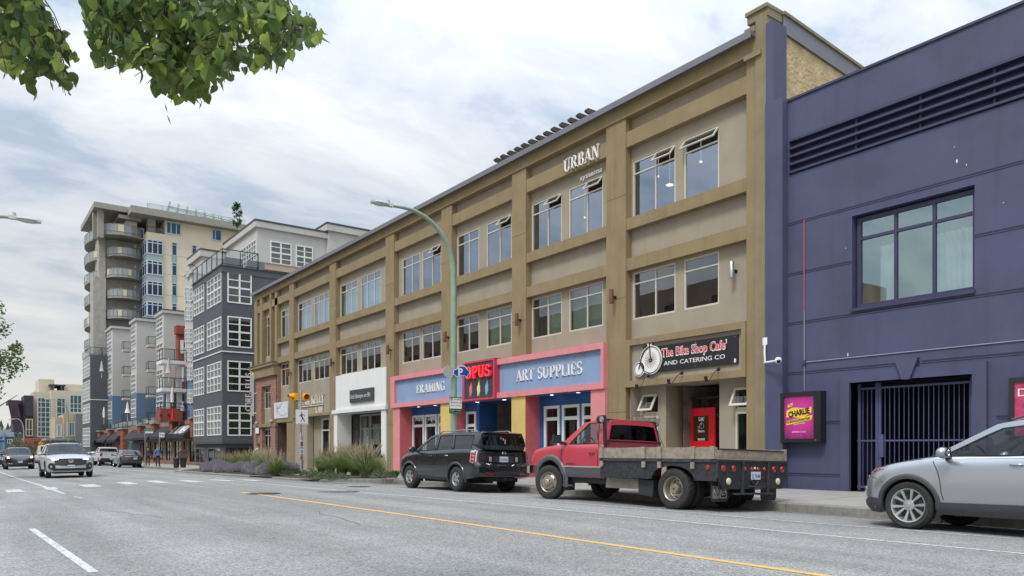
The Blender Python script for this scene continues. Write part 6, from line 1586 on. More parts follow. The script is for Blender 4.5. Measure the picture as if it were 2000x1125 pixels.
# ---- silver compact SUV, right edge
def place(t,x,yf,yr_,face=1):
    """sit a car (wheel contacts at local +-wb/2) on the sloping road; face=1 heads away (+y)"""
    zf,zr_ = RD(x,yf),RD(x,yr_); pit_ = math.atan2(zf-zr_,abs(yf-yr_)); t.location = (x,(yf+yr_)/2,(zf+zr_)/2)
    roll = math.atan2(RD(x+.8,(yf+yr_)/2)-RD(x-.8,(yf+yr_)/2),1.6)
    M = Matrix.Rotation(pi/2 if face == 1 else -pi/2,4,'Z') @ Matrix.Rotation(-pit_,4,'Y') @ Matrix.Rotation(roll*(-1 if face == 1 else 1),4,'X')
    t.rotation_euler = M.to_euler()
silver = carpaint('silver_paint',W_(172,174,177),.7,.26)
t = thing('silver_suv','silver compact suv parked at the right edge, nose towards the flatbed truck','suv')
c = Car(t,.922,[(-2.31,.98),(-2.2,1.12),(-1.6,1.17),(-.9,1.145),(0,1.105),(.6,1.085),(.95,1.09),(1.3,1.045),(1.7,.975),(1.95,.91),(2.12,.83),(2.22,.70),(2.27,.55)],
        [(-2.31,.42),(-1.9,.32),(-1,.27),(1,.27),(1.9,.26),(2.27,.24)],2.27,-2.31,.62,.3,2.2,3.0,[(-2.3,.02),(.6,.03),(1.2,.06),(2.0,.05),(2.27,.01)],[(.2,-.10),(.35,-.01),(.55,.0),(.75,-.03),(.95,-.14)])
c.body(silver,[(1.33,.36),(-1.33,.36)],.405)
c.band(-.93,.93,.25,lambda x: .44-.015*x,clad,'sill_cladding',.018)
for ax in (1.33,-1.33): c.arch(ax,.36,.40,.475,clad,-18,196,.016)
c.cols([('x',1.78,.22,.44),('x',1.95,.22,.46),('x',2.08,.22,.42),('y',.60,.22,.38),('y',.3,.22,.36),('y',0,.22,.36),('y',-.3,.22,.36),('y',-.6,.22,.38)],clad,'lower_bumper',.016)
c.cabin(silver,[(.20,1.565),(-.05,1.61),(-.5,1.645),(-1.1,1.635),(-1.7,1.585),(-1.95,1.54)],(1.08,1.07),(-2.22,1.12),
        [[(.86,1.115),(.84,1.13),(.13,1.50),(-.25,1.555),(-.30,1.115)],[(-.38,1.12),(-.34,1.56),(-.9,1.575),(-1.25,1.555),(-1.27,1.15)],[(-1.36,1.17),(-1.34,1.55),(-1.75,1.49),(-1.92,1.2)]],.66,.05,.16,.08,car_clear,[car_clear,car_dark,car_dark],rglass=car_dark)
c.seats((.05,-.85),1.12,.42,dash=None,wheel=(.52,.38,1.10))
m = MB(); m.ball((.80,0,1.10),1,14,6,(.16,.62,.07)); m.ball((.72,.38,1.13),1,10,6,(.12,.2,.07)); m.build('dashboard',cabin_m,t,smooth=60)
m = MB(); m.box(.30,.33,-.10,.10,1.44,1.50); m.build('interior_mirror',plastic,t)
c.mirror(.78,1.15,silver,(.12,.11,.085)); c.handle(-.12,.995,silver); c.handle(-1.12,1.02,silver)
c.line([(.985,1.035),(.95,.97),(.905,.88),(.875,.78),(.86,.68),(.85,.57),(.82,.46)],.010,step=.03); c.line([(-.32,1.08),(-.345,.9),(-.35,.7),(-.34,.47)],.010,step=.03)
c.line([(2.02,.79),(1.85,.755),(1.72,.70)],.008); c.line([(-.33,1.1),(.97,1.075)],.02,.006,chrome,'belt_trim')
c.line([(1.15,1.06),(1.55,1.0),(1.95,.91)],.006)
for sd in (1,-1): MB().face([c.Q(x_,z_,.006,sd) for x_,z_ in ((1.07,1.085),(.85,1.10),(.77,1.23))]).build('quarter_trim',plastic,t)
# headlamps with amber reflector, fog recess
c.cols([('x',1.72,.905,.93),('x',1.84,.87,.925),('x',1.96,.835,.905),('x',2.08,.80,.87),('y',.62,.775,.83),('y',.46,.76,.80)],clr_l,'headlamp',.012,4,mirror=True)
c.cols([('x',1.78,.895,.918),('x',1.90,.862,.905),('x',1.99,.838,.875)],mat('lamp_amber_red',W_(190,70,50),.15,coat=1),'side_reflector',.016,2,mirror=True)
c.cols([('y',.60,.50,.60),('y',.66,.46,.62),('x',2.06,.47,.58)],clr_l,'fog_lamp',.02,3,mirror=True)
c.cols([('y',v,.50,.66) for v in (.5,.3,.1,-.1,-.3,-.5)],plastic,'lower_grille',.008); c.cols([('y',v,.72,.79) for v in (.45,.2,0,-.2,-.45)],plastic,'upper_grille',.008)
m = MB()
for sd in (1,-1): m.tube([c.Q(.05,1.63,-.05,sd),(-.2,c.Q(-.2,1.63,-.06,sd)[1],1.70),(-1.3,c.Q(-1.3,1.62,-.06,sd)[1],1.70),c.Q(-1.7,1.58,-.05,sd)],.017,6)
split(m,'roof_rail',alloyd,lambda o: (setattr(o,'parent',t),o)[1])
for x_,st in ((1.33,.0),(-1.33,0)):
    for sd in (1,-1): wheel(t,x_,sd*.915,.358,.262,.225,'ten',sd,st)
place(t,12.44,5.62,2.96)

# ---- black SUV
black = carpaint('black_paint_car',(.012,.013,.016),.0,.25,1)
t = thing('black_suv','black boxy suv with roof rails parked in front of the art supply shop','suv')
c = Car(t,.975,[(-2.48,1.12),(-2.42,1.22),(-1.8,1.235),(0,1.19),(.9,1.165),(1.15,1.16),(1.5,1.12),(1.9,1.06),(2.15,.98),(2.28,.85),(2.33,.6)],
        [(-2.48,.5),(-2.2,.42),(-1.3,.33),(1,.33),(1.9,.32),(2.33,.34)],2.33,-2.48,.45,.22,2.4,3.4,[(-2.4,.01),(1,.03),(1.6,.05),(2.33,.01)],[(.3,-.02),(.55,.02),(.9,-.03),(1.1,-.1)],[(.4,.02),(.55,-.06),(.78,-.06),(.84,.05),(1.2,.06)],frac=[(0,.93),(.06,.97),(.3,.99),(.6,1),(.85,.985),(.95,.965),(1,.93)])
c.body(black,[(1.39,.37),(-1.39,.37)],.43)
c.band(-.96,.96,.55,.64,black,'door_moulding',.02); c.band(-.95,.95,.32,.40,plastic,'sill_cladding',.016)
for ax in (1.39,-1.39): c.arch(ax,.37,.425,.50,black,-12,190,.022)
c.cabin(black,[(.45,1.64),(.18,1.70),(-.5,1.735),(-1.4,1.735),(-2.1,1.715),(-2.33,1.70)],(1.2,1.155),(-2.45,1.235),
        [[(1.0,1.20),(.98,1.22),(.38,1.59),(-.02,1.65),(-.06,1.20)],[(-.16,1.205),(-.12,1.655),(-.84,1.66),(-1.05,1.215)],[(-1.15,1.225),(-.95,1.66),(-2.02,1.64),(-2.08,1.24)]],.70,.045,.10,.03,car_dark,[car_clear,car_dark,car_dark],rglass=car_dark)
c.seats((.2,-.7),1.18,.42,wheel=(.62,.38,1.2)); c.mirror(.92,1.22,black,(.11,.12,.10)); c.handle(.05,1.03,black); c.handle(-.86,1.05,chrome)
c.line([(1.02,1.15),(.98,.95),(.93,.6),(.9,.42)],.010); c.line([(-.10,1.18),(-.12,.9),(-.12,.42)],.010); c.line([(-1.1,1.2),(-1.02,1.0),(-.96,.8),(-.95,.6)],.010)
c.cols([('x',1.76,.95,.98),('x',1.83,.94,.985)],amb_l,'side_marker',.012,2,mirror=True)
c.cols([('x',1.95,.82,1.0),('x',2.12,.80,.97),('y',.85,.8,.95),('y',.6,.8,.93)],clr_l,'headlamp',.012,mirror=True)
# tail lamps, tailgate, bumper
for sd in (1,-1):
    lm = c.cols([('x',-2.17,.86,1.19),('x',-2.28,.84,1.20),('x',-2.36,.83,1.19)],clr_l,'tail_lamp',.016,5,sd=sd,front=False)[0]
    for z in (.90,1.0,1.10):
        c.cols([('x',-2.22,z-.03,z+.035),('x',-2.28,z-.035,z+.04),('x',-2.34,z-.035,z+.035)],red_l,'lamp_lens',.022,2,sd=sd,front=False,par=lm)
c.cols([('y',.80,.76,.775),('y',0,.76,.775),('y',-.80,.76,.775)],seam,'panel_gap',.002,1,front=False)
for y in (.80,-.80): c.cols([('y',y,.76,1.22),('y',y-.012,.76,1.22)],seam,'panel_gap',.003,3,front=False)
bm = MB(); pts = [c.end(y,.62,0,False) for y in (.93,.8,.5,0,-.5,-.8,-.93)]
c.cols([('x',-2.15,.46,.70),('x',-2.35,.46,.72),('y',.9,.46,.74),('y',.5,.46,.74),('y',0,.46,.74),('y',-.5,.46,.74),('y',-.9,.46,.74)],black,'rear_bumper',.06,5,front=False)
c.cols([('y',v,.50,.60) for v in (.72,.3,0,-.3,-.72)],plastic,'bumper_insert',.066,2,front=False)
for a,b in ((.66,.46),(-.46,-.66)): c.cols([('y',a,.53,.57),('y',b,.53,.57)],red_l,'bumper_reflector',.075,1,front=False)
c.cols([('y',v,.88,1.06) for v in (.36,0,-.36)],plastic,'plate_recess',.006,2,front=False)
c.cols([('y',.36,.885,.90),('y',0,.865,.88),('y',-.36,.885,.90)],chrome,'plate_trim',.012,1,front=False)
for s_ in (.46,-.46): c.cols([('y',s_+.04,.90,1.03),('y',s_-.04,.90,1.03)],clr_l,'reverse_lamp',.014,2,front=False)
xr_ = c.end(0,.97,0,False)[0]; plate(t,xr_-.018,0,.965,'BC 418 KJR')
m = MB(); m.tube([(xr_-.02,.05,1.10),(xr_-.02,.035,1.17)],.008,5); m.tube([(xr_-.02,-.05,1.10),(xr_-.02,-.035,1.17)],.008,5); m.tube([(xr_-.02,.045,1.13),(xr_-.02,-.045,1.13)],.007,5); m.tube([(xr_-.018,.07*cos(a),1.135+.055*sin(a)) for a in [2*pi*k/16 for k in range(17)]],.006,5,caps=False); o = m.build('badge',chrome,t); o['kind'] = 'stuff'
me = fit('PILOT',.26,.045,.002); put(me,'lettering',chrome,t,ROTX,(c.end(.62,.84,0,False)[0]-.012,.74,.80))
me = fit('4WD',.16,.03,.002); put(me,'lettering',chrome,t,ROTX,(c.end(-.7,.84,0,False)[0]-.012,-.56,.80))
m = MB(); m.hexa([(-2.46,-.62,1.70),(-2.3,-.66,1.71),(-2.3,.66,1.71),(-2.46,.62,1.70),(-2.47,-.62,1.725),(-2.2,-.66,1.76),(-2.2,.66,1.76),(-2.47,.62,1.725)]); m.build('spoiler',black,t)
m = MB(); m.box(-2.475,-2.465,-.12,.12,1.703,1.722); m.build('brake_lamp',red_l,t)
m = MB(); m.tube([(-2.46,-.1,1.29),(-2.45,.28,1.33)],.012,5); m.tube([(-2.44,-.1,1.24),(-2.47,-.1,1.30)],.02,5); m.build('rear_wiper',plastic,t)
st = mat('sticker',W_(196,150,140),.5,var=.5,vs=20); m = MB(); xs2 = -2.39
for k,(a,b) in enumerate(((.10,1.57),(.02,1.54),(-.04,1.50),(-.03,1.44))): m.ball((xs2+.0+(1.66-b)*-.25-.0,a,b),.03,7,5,(.15,.8,1.3))
o = m.build('window_sticker',st,t); o['kind'] = 'stuff'
m = MB()
for sd in (1,-1): m.tube([(.1,sd*.60,1.74),(-.05,sd*.60,1.80),(-1.8,sd*.61,1.81),(-1.98,sd*.60,1.74)],.018,6)
for sd in (1,-1):
    for x_ in (-.6,-1.25): m.tube([(x_,sd*.605,1.72),(x_,sd*.605,1.78)],.02,6)
o = m.build('roof_rail',galv,t); o['kind'] = 'stuff'
m = MB(); m.box(-2.3,-1.9,-.25,.25,.32,.50); m.box(-2.55,-2.3,-.05,.05,.38,.44); m.box(-2.5,-2.1,-.3,-.12,.36,.42); m.box(-1.2,1.2,-.5,.5,.24,.35); o = m.build('hitch_and_chassis',plastic,t); o['kind'] = 'stuff'
for x_ in (1.39,-1.39):
    for sd in (1,-1): wheel(t,x_,sd*.965,.368,.205,.24,'five',sd,radians(4) if x_ > 0 else 0)
for sd in (1,-1): m = MB(); m.box(.90,.92,sd*.84-.12,sd*.84+.12,.24,.42); m.build('mud_flap',plastic,t)
place(t,12.56,21.35,18.57)
# ---- red flatbed truck
redt = carpaint('faded_red_paint',W_(180,62,74),.0,.42,.3)
gry2 = carpaint('charcoal_lower_paint',(.10,.10,.11),.3,.4,.4)
dia = mat('diamond_plate',(.045,.048,.052),.5,.4,var=.35,vs=14,bump=1.0,bs=40,bd=.01)
t = thing('flatbed_truck','red and grey single cab flatbed truck with weathered wooden sideboards and dual rear wheels','truck')
c = Car(t,.955,[(.12,1.33),(1.4,1.325),(1.78,1.32),(2.1,1.30),(2.5,1.255),(2.75,1.21),(2.86,1.16),(2.90,1.0)],[(.12,.56),(2.9,.60)],2.90,.12,.16,.02,2.6,6,[(.1,.01),(1.7,.03),(2.2,.06),(2.9,.03)],[(.5,-.02),(.9,.0),(1.2,-.04)],frac=[(0,.95),(.05,.985),(.3,.995),(.6,1),(.85,.99),(.95,.97),(1,.93)],plan=[(.1,1),(1.5,1),(2.9,.965)])
c.body(redt,[(2.03,.46)],.50,.40)
c.band(.13,1.52,.56,.80,gry2,'lower_panel',.006,10); c.band(.13,1.54,.80,.825,clr_l,'body_moulding',.014,10,nv=1)
c.band(2.58,2.80,.62,.80,gry2,'lower_panel',.006,4)
c.arch(2.03,.46,.49,.635,gry2,-14,194,.035)
c.cabin(redt,[(1.02,1.86),(.7,1.90),(.3,1.90),(.17,1.88)],(1.74,1.32),(.13,1.33),[[(1.42,1.345),(1.40,1.36),(.88,1.83),(.52,1.845),(.40,1.36)]],.70,.035,.13,.02,car_clear,rglass=car_dark)
c.seats((.75,),1.3,.42,wheel=(1.25,.38,1.38)); c.handle(.52,1.13,plastic,.2)
c.line([(1.60,1.3),(1.60,1.0),(1.56,.62)],.012); c.line([(.40,1.31),(.33,1.1),(.32,.6)],.012)
for sd in (1,-1):
    y = sd*.95; m = MB(); m.hexa([(1.50,y+sd*.10,1.36),(1.58,y+sd*.10,1.36),(1.58,y+sd*.34,1.36),(1.50,y+sd*.34,1.36),(1.49,y+sd*.10,1.56),(1.56,y+sd*.12,1.56),(1.56,y+sd*.32,1.56),(1.49,y+sd*.34,1.56)]); m.hexa([(1.48,y-sd*.05,1.32),(1.56,y-sd*.05,1.32),(1.56,y+sd*.14,1.36),(1.48,y+sd*.14,1.36),(1.48,y-sd*.05,1.38),(1.56,y-sd*.05,1.38),(1.56,y+sd*.14,1.42),(1.48,y+sd*.14,1.42)]); o = m.build('mirror',plastic,t)
    m = MB(); m.face([(1.487,y+sd*.13,1.38),(1.487,y+sd*.31,1.38),(1.487,y+sd*.31,1.54),(1.487,y+sd*.13,1.54)]); m.build('mirror_glass',MATS['mirror_glass'],o)
c.cols([('y',v,.76,1.12) for v in (.55,.2,-.2,-.55)],plastic,'grille',.02,2)
for s_ in (1,-1): c.cols([('x',2.78,.92,1.08),('y',.88,.9,1.08),('y',.6,.9,1.08)],clr_l,'headlamp',.022,2,sd=s_)
m = MB(); P = [(2.78,.98),(2.95,.93),(3.02,.6),(3.03,0),(3.02,-.6),(2.95,-.93),(2.78,-.98)]
m.grid([[(x_,y_,.62) for x_,y_ in P],[(x_+.02,y_*1.01,.64) for x_,y_ in P],[(x_+.02,y_*1.01,.80) for x_,y_ in P],[(x_-.02,y_,.83) for x_,y_ in P],[(x_-.15,y_*.95,.82) for x_,y_ in P]]); m.build('front_bumper',chrome,t,smooth=30)
me = fit('SIERRA',.34,.035,.002); o = put(me,'lettering',plastic,t,ROTX,(0,0,0))
o.matrix_local = Matrix(((-1,0,0,1.42),(0,0,1,.967),(0,1,0,.86),(0,0,0,1)))
# front mud flap, step, chassis
m = MB(); m.box(1.47,1.49,.62,.95,.24,.62); o = m.build('mud_flap',plastic,t)
me = fit('GMC',.22,.05,.002); o = put(me,'lettering',whitem,t,ROTX,(1.465,.90,.33))
m = MB(); m.box(-3.0,2.6,.38,.48,.50,.64); m.box(-3.0,2.6,-.48,-.38,.50,.64); m.box(1.9,2.15,-.8,.8,.40,.52); m.box(-2.1,-1.95,-.8,.8,.34,.48); m.lathe([(.05,-.2),(.17,-.1),(.17,.1),(.05,.2)],12,'y',(-2.02,0,.41)); m.tube([(1.2,.5,.45),(-1.5,.55,.42)],.04,6); m.box(.1,1.4,-.8,.8,.44,.56); o = m.build('chassis',plastic,t); o['kind'] = 'stuff'
m = MB(); m.hexa([(-.95,.78,.36),(.07,.78,.36),(.07,.93,.36),(-.95,.93,.36),(-.95,.82,.58),(.07,.82,.58),(.07,.90,.58),(-.95,.90,.58)]); m.build('tool_box',mat('dull_steel',W_(150,144,134),.45,.5,var=.2,vs=5),t)
m = MB(); m.hexa([(-1.40,.66,.22),(-1.0,.66,.26),(-1.0,.98,.26),(-1.40,.98,.22),(-1.42,.66,.56),(-.98,.66,.58),(-.98,.98,.58),(-1.42,.98,.56)]); m.build('wheel_guard',plastic,t)
# bed
B0,B1,BW = -3.13,.07,1.10
m = MB(); m.box(B0,B1,-BW+.02,BW-.02,.95,1.0); m.build('bed_floor',wood,t)
ax = -2.03; ra_ = .56
for sd in (1,-1):
    n_ = 16; arc_ = [(ax+ra_*cos(pi*k/n_)*1.0,.46+ra_*.9*sin(pi*k/n_)) for k in range(n_+1)]
    arc_ = [(x_,max(z_,.60)) for x_,z_ in arc_]
    P = [(B0,.60),(B0,.995),(B1,.995),(B1,.585)]+[(ax+ra_,.585)][::-1]
    outline = [(B0,.60),(ax-ra_,.60)]+[(ax-ra_*cos(pi*k/n_),.60+(ra_*.80)*sin(pi*k/n_)*.62) for k in range(1,n_)]+[(ax+ra_,.60),(B1,.585),(B1,.995),(B0,.995)]
    m = MB(); m.poly([outline],lambda x_,z_: (x_,sd*BW,z_)); m.poly([outline],lambda x_,z_: (x_,sd*(BW-.03),z_))
    n2 = len(outline)
    for k in range(n2):
        a,b = outline[k],outline[(k+1) % n2]; m.face([(a[0],sd*BW,a[1]),(b[0],sd*BW,b[1]),(b[0],sd*(BW-.03),b[1]),(a[0],sd*(BW-.03),a[1])])
    m.build('bed_skirt',dia,t)
    m = MB(); m.box(B0,B1,sd*(BW+.03) if sd < 0 else BW-.03,sd*(BW-.03) if sd < 0 else BW+.03,.96,1.02); m.build('bed_rail',mat('black_steel_worn',(.06,.062,.066),.55,.3,var=.3,vs=8),t)
    # sideboards: two planks per side, sagging slightly
    random.seed(20+sd)
    for k,(x0_,x1_) in enumerate(((-3.13,-2.55),(-2.54,B1-.02))):
        m = MB(); z0_,dz = 1.025,.215; yy0,yy1 = (BW-.02,BW+.02) if sd > 0 else (-BW-.02,-BW+.02); n_ = 8; R = []
        for i in range(n_+1):
            x_ = x0_+(x1_-x0_)*i/n_; w_ = .006*sin(i*1.7+k)+.012*sin(pi*i/n_); R.append([(x_,yy0,z0_),(x_,yy1+w_*.5,z0_),(x_,yy1+w_,z0_+dz+w_*.8),(x_,yy0,z0_+dz+w_*.8),(x_,yy0,z0_)])
        m.grid(R); m.face(R[0][:4]); m.face(R[-1][:4]); m.build('sideboard_plank',wood,t)
    for x_ in (.0,-1.28,-1.72,-2.58,-3.06):
        m = MB(); y0_s,y1_s = (BW+.025,BW+.065) if sd > 0 else (-BW-.065,-BW-.025); m.box(x_-.055,x_+.055,y0_s,y1_s,1.02,1.262); m.build('stake',wood,t)
        if x_ > -3: m = MB(); m.box(x_-.045,x_+.045,y0_s,y1_s-.01,.83,.955); m.build('stake_pocket_end',wood,t)
    m = MB(); m.lathe([(.045,sd*BW),(.045,sd*(BW+.02)),(.02,sd*(BW+.026))],14,'y',(-2.93,0,.86)); m.build('side_marker',red_l,t)
    m = MB(); m.lathe([(.045,sd*BW),(.045,sd*(BW+.02)),(.02,sd*(BW+.026))],14,'y',(B1-.07,0,.90)); m.build('side_marker',amb_l,t)
m = MB(); m.box(B1-.03,B1+.02,-BW,BW,1.0,1.24); m.build('sideboard_plank',wood,t)
m = MB(); m.box(B0-.01,B0+.03,-BW+.07,BW-.10,1.03,1.19); o = m.build('sideboard_plank',wood,t)
m = MB(); m.box(B0-.02,B0+.05,-BW+.09,BW-.12,1.195,1.225); m.build('tail_strap',plastic,t)
# rear panels
def rpanel(y0_,y1_,P,x_=B0):
    m = MB(); m.prism([(x_,a,b) for a,b in P],(-.03,0,0)); m.build('rear_panel',dia,t)
rpanel(0,0,[(1.10,.995),(1.10,.66),(.93,.45),(.40,.45),(.40,.995)]); rpanel(0,0,[(.33,.995),(.33,.45),(-.42,.45),(-.42,.995)]); rpanel(0,0,[(-.50,.995),(-.50,.45),(-.93,.45),(-1.10,.66),(-1.10,.995)])
m = MB(); m.box(B0-.05,B0+.02,-BW,BW,.985,1.02); m.box(B0-.06,B0,.335,.375,.36,.99); m.box(B0-.06,B0,-.48,-.44,.36,.99); m.box(B0-.08,B0-.01,-.62,.62,.345,.375); split(m,'rear_frame',MATS['black_steel_worn'],lambda o: (setattr(o,'parent',t),o)[1])
m = MB(); m.box(B0+.02,B0+.04,-1,1,.45,.98); m.build('bed_shadow_box',plastic,t)
def lamp(y_,z_,r,mt,nm): m = MB(); m.lathe([(r*1.15,B0-.03),(r*1.15,B0-.04),(r,B0-.05),(r*.3,B0-.058)],16,'x',(0,y_,z_)); m.build(nm,mt,t,smooth=50)
for y_ in (.94,.63,-.66,-.94): lamp(y_,.845,.055,red_l,'tail_lamp')
for y_ in (.28,.07,-.13,-.34): lamp(y_,.845,.035,red_l,'clearance_lamp')
lamp(-.03,.86,.025,clr_l,'plate_lamp')
for y_ in (.78,-.80): lamp(y_,.60,.06,mat('reverse_cream',W_(214,204,178),.3),'reverse_lamp')
plate(t,B0-.045,-.05,.715,'SJ 7048')
m = MB(); m.tube([(B0-.05,.1,.62),(B0-.07,0,.52),(B0-.06,-.1,.60)],.015,5); m.tube([(B0-.05,.2,.50),(B0-.08,-.2,.49)],.02,5); m.box(B0-.12,B0,-.06,.04,.44,.52); m.lathe([(.03,B0-.05),(.03,B0-.03)],8,'x',(0,-.3,.76)); m.lathe([(.03,B0-.05),(.03,B0-.03)],8,'x',(0,-.3,.68)); o = m.build('hitch',MATS['black_steel_worn'],t); o['kind'] = 'stuff'
for sd in (1,-1):
    m = MB(); m.prism([(-2.95,sd*1.04-.0,.58),(-2.95,sd*1.04,.26),(-2.95,sd*1.0,.20),(-2.95,sd*.56,.20),(-2.95,sd*.52,.26),(-2.95,sd*.52,.58)],(-.015,0,0)); fl_ = m.build('mud_flap',plastic,t)
    if sd == 1:
        for yy_,nm in ((.90,'STANLEY'),(.68,'NAPA')):
            m = MB(); w_ = .095
            for a,b,c_,d_ in ((yy_-w_,yy_+w_,.27,.28),(yy_-w_,yy_+w_,.49,.50),(yy_-w_,yy_-w_+.01,.27,.5),(yy_+w_-.01,yy_+w_,.27,.5)): m.box(-2.97,-2.966,a,b,c_,d_)
            if nm == 'STANLEY':
                m.tube([(-2.97,yy_+.055*cos(a),.41+.065*sin(a)) for a in [2*pi*k/16 for k in range(17)]],.008,4,caps=False); m.tube([(-2.97,yy_+.05,.41),(-2.97,yy_-.03,.45)],.009,4); m.tube([(-2.97,yy_-.03,.42),(-2.97,yy_+.03,.37)],.009,4)
            else:
                m.tube([(-2.97,yy_+.075*cos(a),.39+.065*sin(a)) for a in [2*pi*k/6 for k in range(7)]],.008,4,caps=False)
            m.build('flap_emblem',frame_m,fl_); me = fit(nm,.13,.03 if nm == 'STANLEY' else .06,.001); put(me,'lettering',frame_m,fl_,ROTX,(-2.968,yy_+.065,.295 if nm == 'STANLEY' else .36))
# headache rack behind the cab
rk = mat('rack_black',(.02,.02,.022),.5)
m = MB()
for sd in (1,-1): m.hexa([(.06,sd*.93-.03,1.0),(.12,sd*.93-.03,1.0),(.12,sd*.93+.03,1.0),(.06,sd*.93+.03,1.0),(.26,sd*.80-.03,2.0),(.32,sd*.80-.03,2.0),(.32,sd*.80+.03,2.0),(.26,sd*.80+.03,2.0)])
split(m,'rack_post',rk,lambda o: (setattr(o,'parent',t),o)[1])
m = MB(); m.hexa([(.22,-.80,1.87),(.26,-.80,1.87),(.26,.80,1.87),(.22,.80,1.87),(.23,-.80,1.92),(.27,-.80,1.92),(.27,.80,1.92),(.23,.80,1.92)]); m.box(.10,.13,-.9,.9,1.40,1.43); split(m,'rack_bar',rk,lambda o: (setattr(o,'parent',t),o)[1])
m = MB(); 
for k in range(38):
    y_ = -.92+k*.05
    for g_ in (1,-1):
        a = (.075,y_,1.05); b = (.11,y_+g_*.22,1.40)
        if abs(b[1]) < .93: m.tube([a,b],.005,3,caps=False)
o = m.build('rack_mesh',mat('rack_mesh',(.16,.02,.03),.6),t); o['kind'] = 'stuff'
m = MB(); m.box(.16,.22,-.92,-.06 + .0,1.915,2.0); m.build('rack_plank',wood,t)
for sd in (1,-1):
    m = MB(); m.lathe([(.02,.40),(.085,.36),(.095,.28),(.09,.265),(.03,.27)],16,'x',(0,sd*.90,1.90)); o = m.build('work_lamp',rk,t,smooth=50); m = MB(); m.lathe([(.082,.268),(.03,.258)],16,'x',(0,sd*.90,1.90)); m.build('work_lamp_lens',clr_l,o)
m = MB(); m.tube([(.25,.94,1.66),(.30,1.0,1.6),(.20,1.02,1.2),(.12,.97,1.1)],.012,6); m.tube([(.05,-1.0,1.2),(.3,-.95,1.75)],.008,5); split(m,'grab_rail',rk,lambda o: (setattr(o,'parent',t),o)[1])
m = MB(); m.box(.118,.125,.28,.36,1.50,1.62); 
for sd in (1,-1):
    dually(t,2.03,sd*1.0,.415,.255,.235,sd,True,radians(14),False); dually(t,-2.03,sd*1.08,.415,.255,.235,sd,False)
place(t,12.62,14.33,10.28)

# ---- generic distant cars
def simple_car(lab,name,cat,paint,W=.93,L=4.6,H=1.65,wb=2.7,belt=1.05,hood=.95,x=0,yf=0,face=1,style='suv',r=.35,lit=None,grp=None,dark=False,rim='five'):
    t = thing(name,lab,cat,group=grp); h2 = L/2; nose,tail = h2,-h2
    if style == 'suv':
        top = [(tail,belt-.12),(tail+.08,belt+.04),(0,belt),(1.0,belt-.01),(1.5,hood+.05),(nose-.25,hood-.05),(nose-.08,hood-.14),(nose,hood-.35)]; roof = [(.35,H-.1),(0,H-.045),(-.7,H-.03),(tail+.75,H-.06),(tail+.45,H-.1)]; rb = (tail+.08,belt+.04); fb = (1.18,belt-.02)
    elif style == 'sedan':
        top = [(tail,belt-.15),(tail+.2,belt-.02),(-1,belt-.02),(1.0,belt-.05),(nose-.3,hood-.12),(nose-.08,hood-.2),(nose,hood-.4)]; roof = [(.3,H-.08),(0,H-.04),(-.8,H-.04),(-1.0,H-.06)]; rb = (tail+.45,belt-.01); fb = (1.15,belt-.06)
    elif style == 'van':
        top = [(tail,belt-.1),(tail+.05,belt),(1.4,belt),(nose-.5,belt-.08),(nose-.1,hood-.1),(nose,hood-.4)]; roof = [(nose-1.35,H-.1),(nose-1.6,H-.04),(tail+.3,H-.03),(tail+.16,H-.06)]; rb = (tail+.05,belt); fb = (nose-.62,belt-.08)
    wd = [[(fb[0]-.22,belt+.03),(roof[0][0]+.02,H-.16),(-.02,H-.11),(-.05,belt+.03)],[(-.13,belt+.035),(-.10,H-.11),(tail+1.05,H-.13),(tail+.8,belt+.06)]]
    if style == 'van': wd = [[(fb[0]-.25,belt+.05),(roof[0][0],H-.25),(nose-2.1,H-.2),(nose-2.1,belt+.05)]]
    if style == 'sedan': wd = [[(fb[0]-.22,belt-.01),(roof[0][0]+.02,H-.14),(-.1,H-.1),(-.12,belt)],[(-.2,belt),(-.18,H-.1),(-.95,H-.12),(-1.3,belt+.02)]]
    c = Car(t,W,top,[(tail,.42),(tail+.3,.3),(nose-.3,.28),(nose,.3)],nose,tail,.5,.28,2.3,3.0,[(tail,.01),(.8,.03),(1.4,.06),(nose,.01)],[(.25,-.05),(.5,0),(.9,-.06),(1.1,-.1)],[(.4,.03),(.6,-.02),(1.0,.05)])
    ax = wb/2; c.body(paint,[(ax,r),(-ax,r)],r+.045,n=36)
    c.cabin(paint,roof,fb,rb,wd,W*.70,.045,.12,.05,car_dark if dark else car_glass,screen=car_clear,rglass=car_dark)
    c.seats((.1,),belt+.03,.36,wheel=(.55,.36,belt+.02)); c.mirror(fb[0]-.28,belt+.06,plastic if lit is None else paint,(.1,.1,.08))
    c.line([(-.1,belt-.02),(-.12,.45)],.012); c.line([(fb[0]-.15,belt-.04),(fb[0]-.22,.45)],.012)
    for x_ in (ax,-ax):
        for sd in (1,-1): wheel(t,x_,sd*(W-.01),r,r*.62,.22,rim,sd,n=20)
    m = MB(); m.box(-1.6,1.6,-.6,.6,.2,.32); m.build('underbody',plastic,t)
    yr_ = yf-wb if face == 1 else yf+wb; place(t,x,yf,yr_,face); return t,c
white_p = carpaint('white_pearl',W_(186,189,194),.15,.35,.7)
t,c = simple_car('white suv with round fog lamps and lit headlights driving towards the camera','white_suv','suv',white_p,.985,4.95,1.70,3.02,1.10,1.03,4.28,42.0,-1,r=.38,lit=1)
c.cols([('y',v,.56+.10*abs(v),.93-.03*abs(v)) for v in (.66,.4,.2,0,-.2,-.4,-.66)],plastic,'grille',.02,4)
